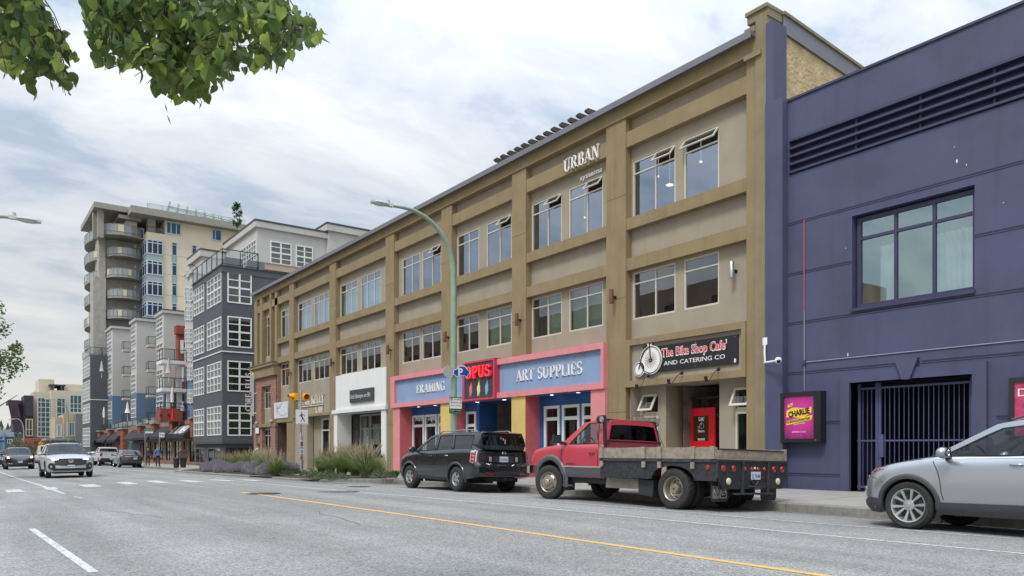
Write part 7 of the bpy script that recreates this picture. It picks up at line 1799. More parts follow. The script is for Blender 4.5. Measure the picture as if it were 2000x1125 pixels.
for sd in (1,-1):
    c.cols([('y',.64,.86,.90),('y',.76,.85,.92),('x',2.22,.87,.94),('x',2.05,.89,.95)],clr_l,'headlamp',.022,3,sd=sd); c.cols([('y',.66,.865,.89),('y',.76,.865,.90)],head_on,'headlamp_lens',.03,2,sd=sd); c.cols([('y',.50,.872,.885),('y',.64,.868,.885)],head_on,'daylight_strip',.03,1,sd=sd)
    p = c.end(sd*.78,.56,.0); m = MB(); m.lathe([(.17,-.03),(.17,.02),(.145,.035),(.12,.02),(.02,.015)],18,'x'); m.mat(1); m.lathe([(.05,.025),(.02,.03)],16,'x'); o = m.build('fog_lamp',[plastic,clr_l],t,smooth=40); o.location = (p[0]+.0,p[1],p[2]); o.rotation_euler = (0,0,sd*.75)
c.cols([('y',v,.34+.04*abs(v),.46) for v in (.7,.4,0,-.4,-.7)],plastic,'lower_intake',.02,2); c.cols([('y',v,.29,.345+.02*abs(v)) for v in (.75,.4,0,-.4,-.75)],silver,'skid_trim',.03,1)
xf_ = c.end(0,.55,0)[0]; plate(t,xf_+.04,0,.54,'RB7 41C',False)
xf_ = c.end(0,.82,0)[0]; m = MB(); m.tube([(xf_+.035,.10*cos(a),.82+.075*sin(a)) for a in [2*pi*k/18 for k in range(19)]],.011,5,caps=False); m.tube([(xf_+.035,.09,.85),(xf_+.035,.045,.84),(xf_+.035,0,.79),(xf_+.035,-.045,.84),(xf_+.035,-.09,.85)],.010,5); o = m.build('badge',chrome,t); o['kind'] = 'stuff'
m = MB()
for sd in (1,-1): m.tube([(.2,sd*.62,1.65),(.0,sd*.62,1.73),(-1.5,sd*.62,1.73),(-1.7,sd*.62,1.64)],.02,6)
for x_ in (-.2,-1.2): m.box(x_-.04,x_+.04,-.66,.66,1.74,1.77)
o = m.build('roof_rack',plastic,t); o['kind'] = 'stuff'
for ax_ in (1.51,-1.51): c.arch(ax_,.38,.42,.48,plastic,-15,195,.015)
c.band(-1.05,1.05,.28,.40,plastic,'sill_cladding',.016)
darkp = carpaint('dark_plum_paint',(.022,.018,.028),.3,.28,1)
t,c = simple_car('dark suv with toothed chrome grille behind the white suv in the oncoming lane','dark_suv','suv',darkp,.965,4.74,1.70,2.83,1.12,1.02,3.78,69.5,-1,r=.37,lit=1)
for sd in (1,-1):
    m = MB()
    for k in range(8): y_ = sd*(.10+.07*k); p = c.end(y_,.80,.02); m.tube([(p[0],y_,.70+.008*k),(p[0]-.03,y_,.93-.006*k)],.014,4)
    o = m.build('grille_bars',chrome,t); o['kind'] = 'stuff'
    c.cols([('y',.68,.86,.95),('y',.82,.86,.98),('x',2.1,.88,.99)],head_warm,'headlamp',.02,2,sd=sd); c.cols([('y',.5,.42,.47),('y',.78,.44,.50)],chrome,'bumper_trim',.02,1,sd=sd)
xf_ = c.end(0,.6,0)[0]; plate(t,xf_+.03,0,.58,'DW3 90H',False)
t,c = simple_car('dark car mostly cut off by the left edge behind the oncoming suvs','dark_car','car',darkp,.93,4.7,1.5,2.7,.98,.88,2.6,84,-1,'sedan')
for sd in (1,-1): c.cols([('y',.6,.66,.74),('y',.8,.66,.76)],head_on,'headlamp',.02,1,sd=sd)
greyp = carpaint('graphite_paint',(.06,.063,.068),.5,.3,1)
t,c = simple_car('graphite suv parked nose away beside the tan kerb ramp before the white pickup','grey_suv','suv',greyp,.93,4.5,1.62,2.65,1.06,.98,12.35,77.6,1,r=.35,dark=True)
c.cols([('y',v,.94,1.0) for v in (.86,.4,0,-.4,-.86)],red_l,'tail_lamp',.012,1,front=False); c.cols([('y',v,.98,1.0) for v in (.86,.4,0,-.4,-.86)],whitem,'lamp_trim',.016,1,front=False)
xr_ = c.end(0,.8,0,False)[0]; plate(t,xr_-.02,-.3,.82,'NK2 68T')
whp = carpaint('white_truck_paint',W_(205,208,210),0,.35,.6)
# white pickup: cab plus open box
t = thing('white_pickup','white pickup truck with red tail lamps parked beyond the graphite suv','pickup')
c = Car(t,1.0,[(-2.95,1.28),(-2.9,1.34),(-1,1.34),(1.2,1.32),(2.0,1.28),(2.7,1.2),(2.9,1.0)],[(-2.95,.62),(-1,.48),(2.9,.45)],2.95,-2.95,.4,.1,2.4,4,.03,frac=[(0,.94),(.05,.98),(.5,1),(.9,.985),(1,.95)])
c.body(whp,[(1.85,.42),(-1.85,.42)],.48,n=36)
c.cabin(whp,[(.75,1.86),(.4,1.92),(-.8,1.92),(-1.0,1.9)],(1.4,1.31),(-1.1,1.33),[[(1.1,1.36),(.68,1.82),(.0,1.85),(-.02,1.36)],[(-.12,1.36),(-.1,1.85),(-.85,1.84),(-.9,1.36)]],.74,.03,.1,.02,car_dark,rglass=car_dark)
R = MB(); R.box(-2.86,-1.15,-.85,.85,1.345,1.352); R.build('box_floor',plastic,t)
m = MB()
for sd in (1,-1): m.box(-2.93,-1.12,sd*.93-.06,sd*.93+.06,1.34,1.37)
m.box(-2.95,-2.87,-.98,.98,1.34,1.37); split(m,'box_rail',plastic,lambda o: (setattr(o,'parent',t),o)[1])
for sd in (1,-1): c.cols([('x',-2.8,1.0,1.28),('x',-2.9,1.0,1.28),('y',.93,1.0,1.28),('y',.80,1.0,1.28)],red_l,'tail_lamp',.012,2,sd=sd,front=False)
c.cols([('y',v,.62,.80) for v in (.95,.5,0,-.5,-.95)],plastic,'rear_bumper',.07,2,front=False); xr_ = c.end(0,.7,0,False)[0]; plate(t,xr_-.09,0,.72,'PH 2204')
me = fit('FORD',.3,.07,.002); put(me,'lettering',greyp,t,ROTX,(-2.975,.62,1.12))
for x_ in (1.85,-1.85):
    for sd in (1,-1): wheel(t,x_,sd*1.0,.41,.25,.27,'five',sd,n=20)
m = MB(); m.box(-2.6,2.4,-.5,.5,.4,.55); m.build('chassis',plastic,t)
place(t,12.4,90.3,86.6)
t,c = simple_car('silver car parked beyond the white pickup, seen past the white suv mirror','silver_car','car',silver,.9,4.5,1.48,2.65,.96,.85,12.4,99,1,'sedan')
c.cols([('y',.6,.78,.9),('y',.82,.78,.9)],red_l,'tail_lamp',.012,1,front=False,mirror=True)
t,c = simple_car('white van driving away in the far lane behind the oncoming suvs','white_van','van',whp,1.0,5.4,2.25,3.3,1.3,1.15,8.75,113,1,'van',r=.36)
c.cols([('y',.84,.95,1.35),('y',.92,.95,1.35)],red_l,'tail_lamp',.014,2,front=False,mirror=True)
# motorcycle-like silhouette is skipped: it does not read in the photograph
# ------------------------------------------------------------------ shop signs
def gput(me,name,m,t,X,y,z,rot=0):
    o = put(me,name,m,t,ROTX,(0,0,0)); M = ROTX.to_4x4() @ Matrix.Rotation(rot,4,'Z'); M.translation = Vector((X,y,z))-t.location; o.matrix_local = M; return o
# penny-farthing cafe board
ya,yb = yat(1440,F),yat(1283,F); XB = F+.02
t = thing('cafe_sign','black cafe board with white penny farthing, red and white lettering above the red door','sign',(XB,ya,2.41)); G = Grp(t)
board = mat('sign_black',(.022,.021,.026),.4,var=.2,vs=6)
m = MB(); m.box(XB,XB+.05,ya,yb,2.41,3.23); G(m.build('board',board))
ty0,ty1 = yat(1418,F),yat(1293,F); W1 = ty1-ty0; redi = mat('print_red',W_(214,32,62),.5)
gput(fit("The Bike Shop Cafe'",W1+.05,.262,.003,0,.016),'lettering_outline',wht,t,XB-.004,ty1+.03,2.855); gput(fit("The Bike Shop Cafe'",W1,.235,.004,0,.001),'lettering',redi,t,XB-.010,ty1,2.875)
w0_,w1_ = yat(1415.5,F),yat(1296,F); gput(fit('AND CATERING CO',w1_-w0_,.13,.003),'lettering',wht,t,XB-.006,w1_,2.585)
m = MB(); m.box(XB-.003,XB,ya+.06,ya+.12,2.44,2.55); G(m.build('corner_sticker',wht))
m = MB()
for a,b in ((ya+.1,3.17),((ya+yb)/2,3.17),((ya+yb)/2,2.46),(ya+.16,2.47)): m.lathe([(.014,XB-.004),(.01,XB-.008)],8,'x',(0,a,b))
o = G(m.build('screws',steel)); o['kind'] = 'stuff'
cy,cz = yat(1272,F),hgt(703,F,yat(1272,F)); sy,sz_ = yat(1249.5,F),hgt(721.3,F,yat(1249.5,F)); R1,R2 = .43,.205
m = MB(); m.lathe([(R1+.03,XB-.05),(R1+.03,XB-.01)],40,'x',(0,cy,cz)); m.lathe([(R2+.03,XB-.05),(R2+.03,XB-.01)],28,'x',(0,sy,sz_))
m.hexa([(XB-.049,cy-.03,cz+R1-.02),(XB-.011,cy-.03,cz+R1-.02),(XB-.011,cy+.18,cz+R1-.02),(XB-.049,cy+.18,cz+R1-.02),(XB-.049,cy-.04,cz+R1+.16),(XB-.011,cy-.04,cz+R1+.16),(XB-.011,cy+.14,cz+R1+.16),(XB-.049,cy+.14,cz+R1+.16)])
G(m.build('bicycle_panel',wht))
def ringpath(a,b,r,n=36): return [(XB-.056,a+r*cos(2*pi*k/n),b+r*sin(2*pi*k/n)) for k in range(n+1)]
m = MB(); m.tube(ringpath(cy,cz,R1-.01),.014,4,caps=False); m.tube(ringpath(sy,sz_,R2-.01),.012,4,caps=False)
for k in range(20): a = 2*pi*k/20; m.tube([(XB-.056,cy+.07*cos(a),cz+.07*sin(a)),(XB-.056,cy+R1*.62*cos(a),cz+R1*.62*sin(a))],.005,3)
m.tube(ringpath(cy,cz,.05,12),.02,4,caps=False); m.tube([(XB-.06,cy,cz),(XB-.06,cy+.02,cz+R1*.6),(XB-.06,cy+.05,cz+R1+.10)],.022,5); m.tube([(XB-.06,cy+.05,cz+R1),(XB-.06,cy+.25,cz+R1*.72),(XB-.06,cy+.40,cz+R1*.2),(XB-.06,sy,sz_)],.018,5)
m.tube([(XB-.06,cy-.08,cz+R1+.12),(XB-.06,cy+.04,cz+R1+.10),(XB-.06,cy+.10,cz+R1+.14)],.018,5); m.tube([(XB-.06,cy+.14,cz+R1+.05),(XB-.06,cy+.32,cz+R1+.0)],.03,5); m.tube([(XB-.06,sy,sz_),(XB-.06,sy,sz_+.10)],.012,4)
o = G(m.build('bicycle_drawing',blackm))
# writing on the red door glass
DXX = F+1.25-.035; t = dr
def dput(me,nm,mt,X,y,z): o = put(me,nm,mt,t,ROTX,(0,0,0)); M = ROTX.to_4x4(); M.translation = Vector((X,y,z)); o.matrix_local = M; return o
dm = (hh_d[0]+hh_d[1])/2
for s_,w_,h_,z_ in (("Cafe'",.24,.08,.90),('SINCE 1999',.2,.025,.86),('Bistro',.26,.08,.50),('250-868-0010',.28,.035,.27),('www.bikeshopcafe.ca',.28,.02,.245)): dput(fit(s_,w_,h_,.001,0,.004),'lettering',wht,DXX-.004,dm+w_/2,z_)
m = MB(); m.tube([(DXX-.006,dm-.02+.085*cos(a),.71+.085*sin(a)) for a in [2*pi*k/20 for k in range(21)]],.006,4,caps=False); m.tube([(DXX-.006,dm+.10+.035*cos(a),.66+.035*sin(a)) for a in [2*pi*k/14 for k in range(15)]],.005,4,caps=False); m.tube([(DXX-.006,dm-.02,.71),(DXX-.006,dm-.01,.82)],.005,4); m.tube([(DXX-.006,dm,.80),(DXX-.006,dm+.10,.66)],.005,4); m.build('bicycle_drawing',wht,t)
# gooseneck lamps
for k,(um,vm,uh,vh) in enumerate(((1267.4,734,1243.8,755.6),(1332.5,728.5,1306,746),(1404,721.6,1378.8,740.5))):
    y_ = yat(um,F-.05); zm = hgt(vm,F-.05,y_); xh = xat(uh,y_); zh = hgt(vh,xh,y_)
    t = thing('gooseneck_lamp',['black gooseneck lamp under the bicycle drawing, farthest from the door','black gooseneck lamp under the middle of the cafe board','black gooseneck lamp under the right end of the cafe board'][k],'lamp',(F-.05,y_,zm),0,'gooseneck lamps under the cafe board'); G = Grp(t)
    m = MB(); m.lathe([(.06,F-.055),(.06,F-.085),(.02,F-.1)],14,'x',(0,y_,zm)); G(m.build('wall_plate',blackm))
    m = MB(); m.tube([(F-.08,y_,zm),((F+xh)/2+.05,y_,zm-.10),(xh+.12,y_,zh-.06),(xh+.02,y_,zh-.02)],.011,6); G(m.build('arm',blackm))
    m = MB(); m.tube([(xh+.02,y_,zh-.06),(xh-.02,y_,zh+.08)],.05,10); G(m.build('lamp_head',rail_m,smooth=50))
# OPUS projecting neon box
XO = F-.30; y0o,y1o = yat(966,XO),yat(906,XO)
t = thing('neon_box_sign','crimson framed black box sign with red neon letters and three brush strokes','sign',(XO,y0o,2.0)); G = Grp(t)
cr = mat('sign_crimson',W_(196,62,84),.6); m = MB(); m.box(XO+.01,F+.02,y0o-.02,y1o+.02,2.0,3.66); G(m.build('box',cr))
fr2 = FX(XO-.03); m = MB(); w_ = .075
fbox(m,fr2,y0o-.03,y1o+.03,3.58,3.66,0,.04); fbox(m,fr2,y0o-.03,y1o+.03,2.0,2.08,0,.04); fbox(m,fr2,y0o-.03,y0o+w_,2.08,3.58,0,.04); fbox(m,fr2,y1o-w_,y1o+.03,2.08,3.58,0,.04); split(m,'sign_frame',cr,G)
m = MB(); m.box(XO,XO+.01,y0o+w_,y1o-w_,2.08,3.58); G(m.build('sign_face',mat('sign_charcoal',W_(62,62,64),.6)))
neon = mat('neon_red',W_(255,60,70),.4,emit=((1,.05,.07),.9)); ww = y1o-y0o
me = serif('OPUS',ww*.84,.50,.05,.2); gput(me,'neon_letters',mat('neon_letter_body',W_(200,24,40),.4,emit=((1,.03,.05),.25)),t,XO-.06,y1o-ww*.10,2.93,radians(0))
me = serif('OPUS',ww*.82,.47,.01,.07,.02); gput(me,'neon_tube',neon,t,XO-.125,y1o-ww*.11,2.945)
random.seed(6)
for k,(cl_,nm) in enumerate(((W_(214,112,128),'stroke_pink'),(W_(224,220,150),'stroke_yellow'),(W_(130,168,200),'stroke_blue'))):
    cy = y1o-ww*(.24+.26*k); P = [(-.05,-.36),(-.02,-.20),(-.09,-.30),(-.10,-.12),(-.13,.0),(-.11,.12),(-.03,.22),(-.02,.33),(.02,.22),(.04,.40),(.07,.26),(.08,.12),(.12,.16),(.10,.02),(.12,-.06),(.06,-.16),(.04,-.34),(.01,-.18)]
    m = MB(); m.poly([P],lambda a,b: (XO-.008,cy-a,2.46+b)); G(m.build('brush_stroke',mat(nm,cl_,.5)))
def letters_thing(name,lab,specs,X,cat='sign'):
    t = thing(name,lab,cat,(X,specs[0][1],specs[0][2])); return t
t = thing('shop_lettering','white raised roman capitals FRAMING on the left blue fascia','sign',(F-.06,yat(870,F),2.63))
gput(serif('FRAMING',yat(814,F-.06)-yat(870.5,F-.06),.40),'letters',wht,t,F-.075,yat(814,F-.06),2.62)
t = thing('shop_lettering','white raised roman capitals ART SUPPLIES on the right blue fascia','sign',(F-.06,yat(1138,F),2.63))
gput(serif('ART SUPPLIES',yat(1008.4,F-.06)-yat(1138.5,F-.06),.44),'letters',wht,t,F-.075,yat(1008.4,F-.06),2.62)
t = thing('shop_lettering','white slab capitals URBAN with small word systems below, high on the brown building','sign',(F,yat(1171,F),9.9))
gput(serif('URBAN',yat(1101,F-.03)-yat(1171,F-.03),.47,.015,.19,.10),'letters',wht,t,F-.03,yat(1101,F-.03),10.03); gput(fit('systems',yat(1133,F+.2)-yat(1176.5,F+.2),.17,.012,0,.006),'letters',wht,t,F+.24,yat(1133,F+.24),9.64)
Xk = F-.03; t = thing('office_lettering','pale raised letters of the law office behind the signal pole','sign',(Xk,yat(633,F),2.7)); ivory = mat('ivory_letter',W_(222,214,200),.5)
Xk = F+.24
me = serif('SEAN',yat(584,Xk)-yat(605,Xk),.42,.03,.15); gput(me,'letters',ivory,t,Xk,yat(584,Xk),2.78); me = serif('KELLY',yat(608.5,Xk)-yat(633,Xk),.56,.03,.15); gput(me,'letters',ivory,t,Xk,yat(608.5,Xk),2.78)
me = serif('LAW',yat(616.5,Xk)-yat(631.5,Xk),.40,.03,.15); gput(me,'letters',ivory,t,Xk,yat(616.5,Xk),2.18)
m = MB(); m.box(Xk-.02,Xk+.02,yat(632,Xk),yat(590,Xk),2.66,2.71); o = m.build('underline',ivory,t); o.matrix_parent_inverse = Matrix.Translation(-t.location)
Xs_ = F-.06; a,b = yat(731.5,Xs_),yat(686,Xs_); t = thing('boutique_sign','dark grey panel with white script lettering on the white shopfront','sign',(Xs_,a,2.5)); G = Grp(t)
m = MB(); m.box(Xs_-.1,Xs_,a,b,2.52,3.22); G(m.build('board',mat('sign_graphite',W_(66,66,68),.5)))
me = fit('Little Boutique on Ellis',(b-a)*.86,.24,.006,.5,-.006); gput(me,'lettering',wht,t,Xs_-.115,b-.14,2.74)
# artwork panel over the doorway
Xa = F-.02; a,b = yat(563.5,Xa),yat(537,Xa); t = thing('artwork_panel','white square panel with thin grey ink drawing over the dark doorway','panel',(Xa,a,2.1)); G = Grp(t)
m = MB(); m.box(Xa-.06,Xa,a,b,2.04,3.14); G(m.build('panel',mat('panel_white',W_(212,214,216),.5))); m = MB(); w_ = b-a
for P in ([(.22,.62),(.45,.78),(.6,.95)],[(.22,.62),(.40,.64),(.52,.74)],[(.25,.6),(.3,.35),(.5,.18)],[(.5,.2),(.72,.12)],[(.8,.3),(.84,.2),(.76,.1)],[(.9,.3),(.93,.15)],[(.22,.95),(.2,.3)]): m.tube([(Xa-.065,b-w_*p,2.04+1.1*q) for p,q in P],.012,4)
o = G(m.build('ink_lines',mat('ink_grey',W_(70,72,76),.6)))
# vertical projecting sign
Yv = yat(498,F)-.4; xv = xat(494,Yv); t = thing('vertical_sign','white vertical letters on a white bracket projecting between the brick bay and charcoal block','sign',(F,Yv,1.5)); G = Grp(t)
zt1,zb1 = hgt(727,xv,Yv),hgt(812,xv,Yv)
m = MB(); m.box(xv-.05,xv+.06,Yv-.04,Yv+.04,zb1,zt1); G(m.build('mast',whites))
for v in (733,768.5,807): m = MB(); m.tube([(xv,Yv,hgt(v,xv,Yv)),(F+.1,Yv,hgt(v,xv,Yv))],.045,8); G(m.build('arm',whites))
L_ = zt1-zb1
for s_,z0_,h_,w_ in (('THE',.02,.20,.13),('CORE',.10,.46,.40),('ON',.50,.15,.1),('ELLIS',.62,.46,.36)):
    me = serif(s_,L_*w_*1.0,h_,.03,.2); o = put(me,'letters',whites,t,ROTY,(0,0,0)); M = ROTY.to_4x4() @ Matrix.Rotation(pi/2,4,'Z'); M.translation = Vector((xv-.1,Yv-.05,zb1+L_*z0_))-t.location; o.matrix_local = M
# window words
for s_,u0,u1 in (('Words',811,827),('Digital',836,853)):
    Xw = F+.56; t = thing('window_lettering','white word %s on the transom of the framing shop window' % s_,'lettering',(Xw,yat(u1,Xw),1.3)); gput(fit(s_,yat(u0,Xw)-yat(u1,Xw),.22,.004,.2,.004),'letters',wht,t,Xw,yat(u0,Xw),1.34)
# decal roundel on entrance window
y_ = yat(922,F+.57); t = thing('window_decal','small oval pale decal on the window beside the blue entrance','decal',(F+.57,y_,.6)); G = Grp(t); m = MB(); m.face([(F+.57,y_+.14*cos(a),.62+.22*sin(a)) for a in [2*pi*k/20 for k in range(20)]]); G(m.build('oval',mat('decal_green',W_(150,180,160),.5))); m = MB(); m.face([(F+.565,y_+.06*cos(a),.62+.10*sin(a)) for a in [2*pi*k/12 for k in range(12)]]); G(m.build('emblem',MATS['poster_gold']))
# wall lamps
def sconce(u,v,X,col,lab,h=.46,r=.075):
    y_ = yat(u,X-.2); z_ = hgt(v,X-.2,y_); t = thing('wall_lamp',lab,'lamp',(X,y_,z_),0,'cylinder wall lamps on the brown building'); G = Grp(t)
    m = MB(); m.lathe([(r,-h/2),(r,h/2),(r*.85,h/2+.01)],16,'z',(X-.2,y_,z_)); G(m.build('shade',col,smooth=50))
    m = MB(); m.box(X-.2+r*.8,X-.02,y_-.02,y_+.02,z_-.03,z_+.03); m.lathe([(.055,X-.025),(.055,X)],12,'x',(0,y_,z_-.02)); m.v = m.v; G(m.build('bracket',blackm))
sconce(1429,527,F+.28,steel,'bright steel cylinder wall lamp between the right windows and end pier',.46)
for u,v,l in ((1194,579,'rusty cylinder wall lamp on the pier left of the bike cafe bay'),(1009,624,'rusty cylinder wall lamp on the pier above the neon box sign'),(869,658,'rusty cylinder wall lamp on the pier beside the tall street lamp'),(757,683,'rusty cylinder wall lamp on the pier right of the white shopfront'),(646,708,'rusty cylinder wall lamp on the pier left of the white shopfront'),(563,728,'rusty cylinder wall lamp farthest along, next to the brick bay')): sconce(u,v,F,rust,l)
for u,v,l in ((502,827,'pale globe lamp at the far corner of the brick bay'),(531,823,'pale globe lamp on the near brick pier')):
    y_ = yat(u,F-.15); z_ = hgt(v,F-.15,y_); m = MB(); m.ball((F-.2,y_,z_),.14,12,8); m.box(F-.1,F-.02,y_-.05,y_+.05,z_-.04,z_+.04); o = m.build('globe_lamp',mat('globe_grey',W_(160,154,144),.5),smooth=60); tag(o,l,'lamp','globe lamps on the brick bay')
y_ = yat(503,F-.1); z_ = hgt(840,F-.1,y_); m = MB(); m.box(F-.14,F-.1,y_-.35,y_+.35,z_-.25,z_+.25); tag(m.build('notice_plate',wht),'small white notice plate at the far brick corner','notice')

# ------------------------------------------------------------------ street lamps, signal, signs
def lamp_post(lab,Yp,up,pts,head,base_z,r0=.105,col=greenpole,grp='street lamps on curved green poles',D=-1):
    """pts: (u, v) along pole and arm in the plane y = Yp"""
    P = [(xat(u,Yp),Yp,hgt(v,xat(u,Yp),Yp)) for u,v in pts]; t = thing('street_lamp',lab,'street lamp',(P[0][0],Yp,base_z),0,grp); G = Grp(t)
    path = [(P[0][0],Yp,base_z)]+P; cr = []
    n = len(path)
    for i in range(n-1):
        p0,p1,p2,p3 = [Vector(path[max(0,min(n-1,j))]) for j in (i-1,i,i+1,i+2)]
        for k in range(5): s = k/5; cr.append(.5*((2*p1)+(-p0+p2)*s+(2*p0-5*p1+4*p2-p3)*s*s+(-p0+3*p1-3*p2+p3)*s**3))
    cr.append(Vector(path[-1])); m = MB(); L2 = len(cr); m.tube(cr,[r0*(1-.62*k/L2) for k in range(L2)],12); G(m.build('pole',col,smooth=50))
    m = MB(); m.lathe([(.2,base_z),(.2,base_z+.04),(.15,base_z+.05),(.14,base_z+.22),(.12,base_z+.24)],16,'z',(P[0][0],Yp,0)); G(m.build('base_plate',galv))
    e = P[-1]; m = MB(); L3 = -D*head
    m.hexa([(e[0]-D*.05,Yp-.07,e[2]-.04),(e[0]-D*.05,Yp+.07,e[2]-.04),(e[0]-L3,Yp+.12,e[2]-.03),(e[0]-L3,Yp-.12,e[2]-.03),(e[0]-D*.05,Yp-.06,e[2]+.07),(e[0]-D*.05,Yp+.06,e[2]+.07),(e[0]-L3,Yp+.09,e[2]+.05),(e[0]-L3,Yp-.09,e[2]+.05)]); m.ball((e[0]-L3*.55,Yp,e[2]+.01),1,12,6,(abs(L3)*.48,.16,.08)); m.lathe([(.05,e[2]+.07),(.05,e[2]+.17),(.02,e[2]+.18)],10,'z',(e[0]+D*.1,Yp,0)); G(m.build('lamp_head',mat('lamp_head_grey',W_(178,182,180),.5),smooth=50))
    m = MB(); m.ball((e[0]-L3*.6,Yp,e[2]-.05),1,10,5,(abs(L3)*.3,.11,.035)); G(m.build('lamp_lens',mat('lamp_lens',(.5,.5,.48),.2),smooth=60)); return t
Yl = 22.6
lamp_post('tall green street lamp standing behind the black suv with parking signs',Yl,885,[(886,640),(885.5,540),(880,497),(866,463),(842,433),(812,413),(785,405),(764,402)],.72,SW(14,Yl),.115)
Yl2 = 27.5; lamp_post('street lamp head reaching in from the left edge of the picture',Yl2,-30,[(-110,640),(-110,540),(-98,480),(-65,440),(-10,424),(20,425)],.80,SW(13.4,Yl2),.11,D=1)
xf2,yf2 = atz(133,120); lamp_post('distant street lamp rising behind the white suv roof',yf2,133,[(133.5,850),(133,812),(129,795),(121,786),(110,781),(100,780)],1.0,-2.1,.11)
xf3,yf3 = atz(46,150); lamp_post('distant street lamp in front of the plum steel screen',yf3,46,[(46.5,860),(46,838),(43,826),(38,820),(33,818),(28,819)],1.0,-2.3,.13)
# car-shaped parking sign, disc seen from behind, tariff board
Ys = Yl-.16
def on(u,v): x = xat(u,Ys); return (x,hgt(v,x,Ys))
t = thing('parking_sign','blue car shaped parking sign with white P on the lamp post','sign',(xat(886,Ys),Ys,on(900,725)[1]),0); G = Grp(t)
carp = [(885,728),(886,723),(891.5,720.5),(896,715),(900,713.5),(907,714),(911,718),(914,722),(917,724),(917.5,730),(914.5,732),(913,736),(910,737),(907.5,734),(896,733.5),(894.5,736),(891,736.5),(889,733),(885.5,732)]
P = [on(u,v) for u,v in carp]; cx_ = sum(p[0] for p in P)/len(P); cz_ = sum(p[1] for p in P)/len(P)
m = MB(); m.poly([[(a,b) for a,b in P]],lambda a,b: (a,Ys,b)); m.poly([[(a,b) for a,b in P]],lambda a,b: (a,Ys+.01,b)); G(m.build('sign_border',wht))
m = MB(); m.poly([[(cx_+(a-cx_)*.92,cz_+(b-cz_)*.84) for a,b in P]],lambda a,b: (a,Ys-.004,b)); G(m.build('sign_face',mat('sign_blue',W_(16,80,176),.4)))
me = fit('P',.19,.27,.003,0,.014); o = put(me,'letter',wht,t,ROTY,(0,0,0)); M = ROTY.to_4x4(); M.translation = Vector((cx_-.14,Ys-.01,cz_-.13))-t.location; o.matrix_local = M
x_,z_ = on(876,726); m = MB(); m.lathe([(.22,Ys+.02),(.22,Ys+.03)],24,'y',(x_+.02,0,z_)); m.tube([(x_,Ys+.05,z_),(x_+.3,Ys+.1,z_)],.02,5); tag(m.build('round_sign',mat('sign_back',W_(176,178,176),.5)),'round grey sign seen from behind, left of the blue parking sign','sign')
x0,z0 = on(877,807.5); x1,z1 = on(901.5,776); t = thing('tariff_sign','white and green pay parking tariff board on the lamp post','sign',(x0,Ys-.02,z0)); G = Grp(t)
m = MB(); m.box(x0,x1,Ys-.02,Ys-.005,z0,z1); G(m.build('board',mat('sign_green',W_(40,130,90),.5))); H_ = z1-z0
m = MB(); m.box(x0+.01,x1-.01,Ys-.024,Ys-.02,z0+H_*.30,z1-H_*.07); G(m.build('white_field',wht)); m = MB(); m.box(x0+.01,x1-.01,Ys-.024,Ys-.02,z0+H_*.11,z0+H_*.28); G(m.build('black_field',blackm))
def yput(me,nm,mt,t,x,y,z): o = put(me,nm,mt,t,ROTY,(0,0,0)); M = ROTY.to_4x4(); M.translation = Vector((x,y,z))-t.location; o.matrix_local = M; return o
W3_ = x1-x0
yput(fit('PAY PARKING',W3_*.58,.05,.001),'lettering',blackm,t,x0+W3_*.36,Ys-.026,z1-H_*.19); yput(fit('Mon - Sat 9 AM - 5 PM',W3_*.84,.055,.001),'lettering',blackm,t,x0+W3_*.08,Ys-.026,z1-H_*.38); yput(fit('PAY AT STATION',W3_*.8,.03,.001),'lettering',blackm,t,x0+W3_*.1,Ys-.026,z1-H_*.54); yput(fit('5357',W3_*.4,.055,.001),'lettering',wht,t,x0+W3_*.08,Ys-.026,z0+H_*.14); yput(fit('HOTSPOT',W3_*.36,.045,.001),'lettering',wht,t,x0+W3_*.55,Ys-.026,z0+H_*.15)
m = MB(); m.tube([(x0+W3_*.18+.05*cos(a),Ys-.026,z1-H_*.16+.05*sin(a)) for a in [2*pi*k/14 for k in range(15)]],.006,4,caps=False); G(m.build('ring_symbol',blackm)); yput(fit('P',.04,.06,.001),'letter',blackm,t,x0+W3_*.18-.02,Ys-.026,z1-H_*.16-.03)
# pedestrian signal
gx_,gy_ = groundpt(587.5,924.5,SW); t = thing('pedestrian_signal','galvanised signal pole with two yellow signal heads and walking figure sign','traffic signal',(gx_,gy_,SW(gx_,gy_))); G = Grp(t)
b0 = SW(gx_,gy_); zt_ = hgt(761,gx_,gy_); gp = mat('galv_pole',W_(166,168,166),.6,.3,var=.2,vs=6)
m = MB(); m.tube([(gx_,gy_,b0),(gx_,gy_,b0+1.9)],.10,14); m.tube([(gx_,gy_,b0+1.9),(gx_,gy_,b0+2.05)],.085,14,r2=.06); m.tube([(gx_,gy_,b0+2.05),(gx_,gy_,zt_)],.055,12); G(m.build('pole',gp,smooth=50))
m = MB(); m.box(gx_-.28,gx_+.28,gy_-.28,gy_+.28,b0,b0+.06); G(m.build('foundation',concrete)); m = MB()
for a,b in ((.14,.14),(-.14,.14),(.14,-.14),(-.14,-.14)): m.lathe([(.025,b0+.06),(.025,b0+.1)],6,'z',(gx_+a,gy_+b,0))
m.box(gx_-.18,gx_+.18,gy_-.18,gy_+.18,b0+.06,b0+.08); o = G(m.build('base_bolts',galv)); o['kind'] = 'stuff'
sy_ = mat('signal_yellow',W_(244,166,30),.45); zs_ = hgt(775,gx_,gy_); amb = mat('signal_lens',(.16,.08,.015),.25)
h1 = thing('signal_head',None,None,(0,0,0)); h1.parent = t; h1.matrix_parent_inverse = Matrix.Identity(4)
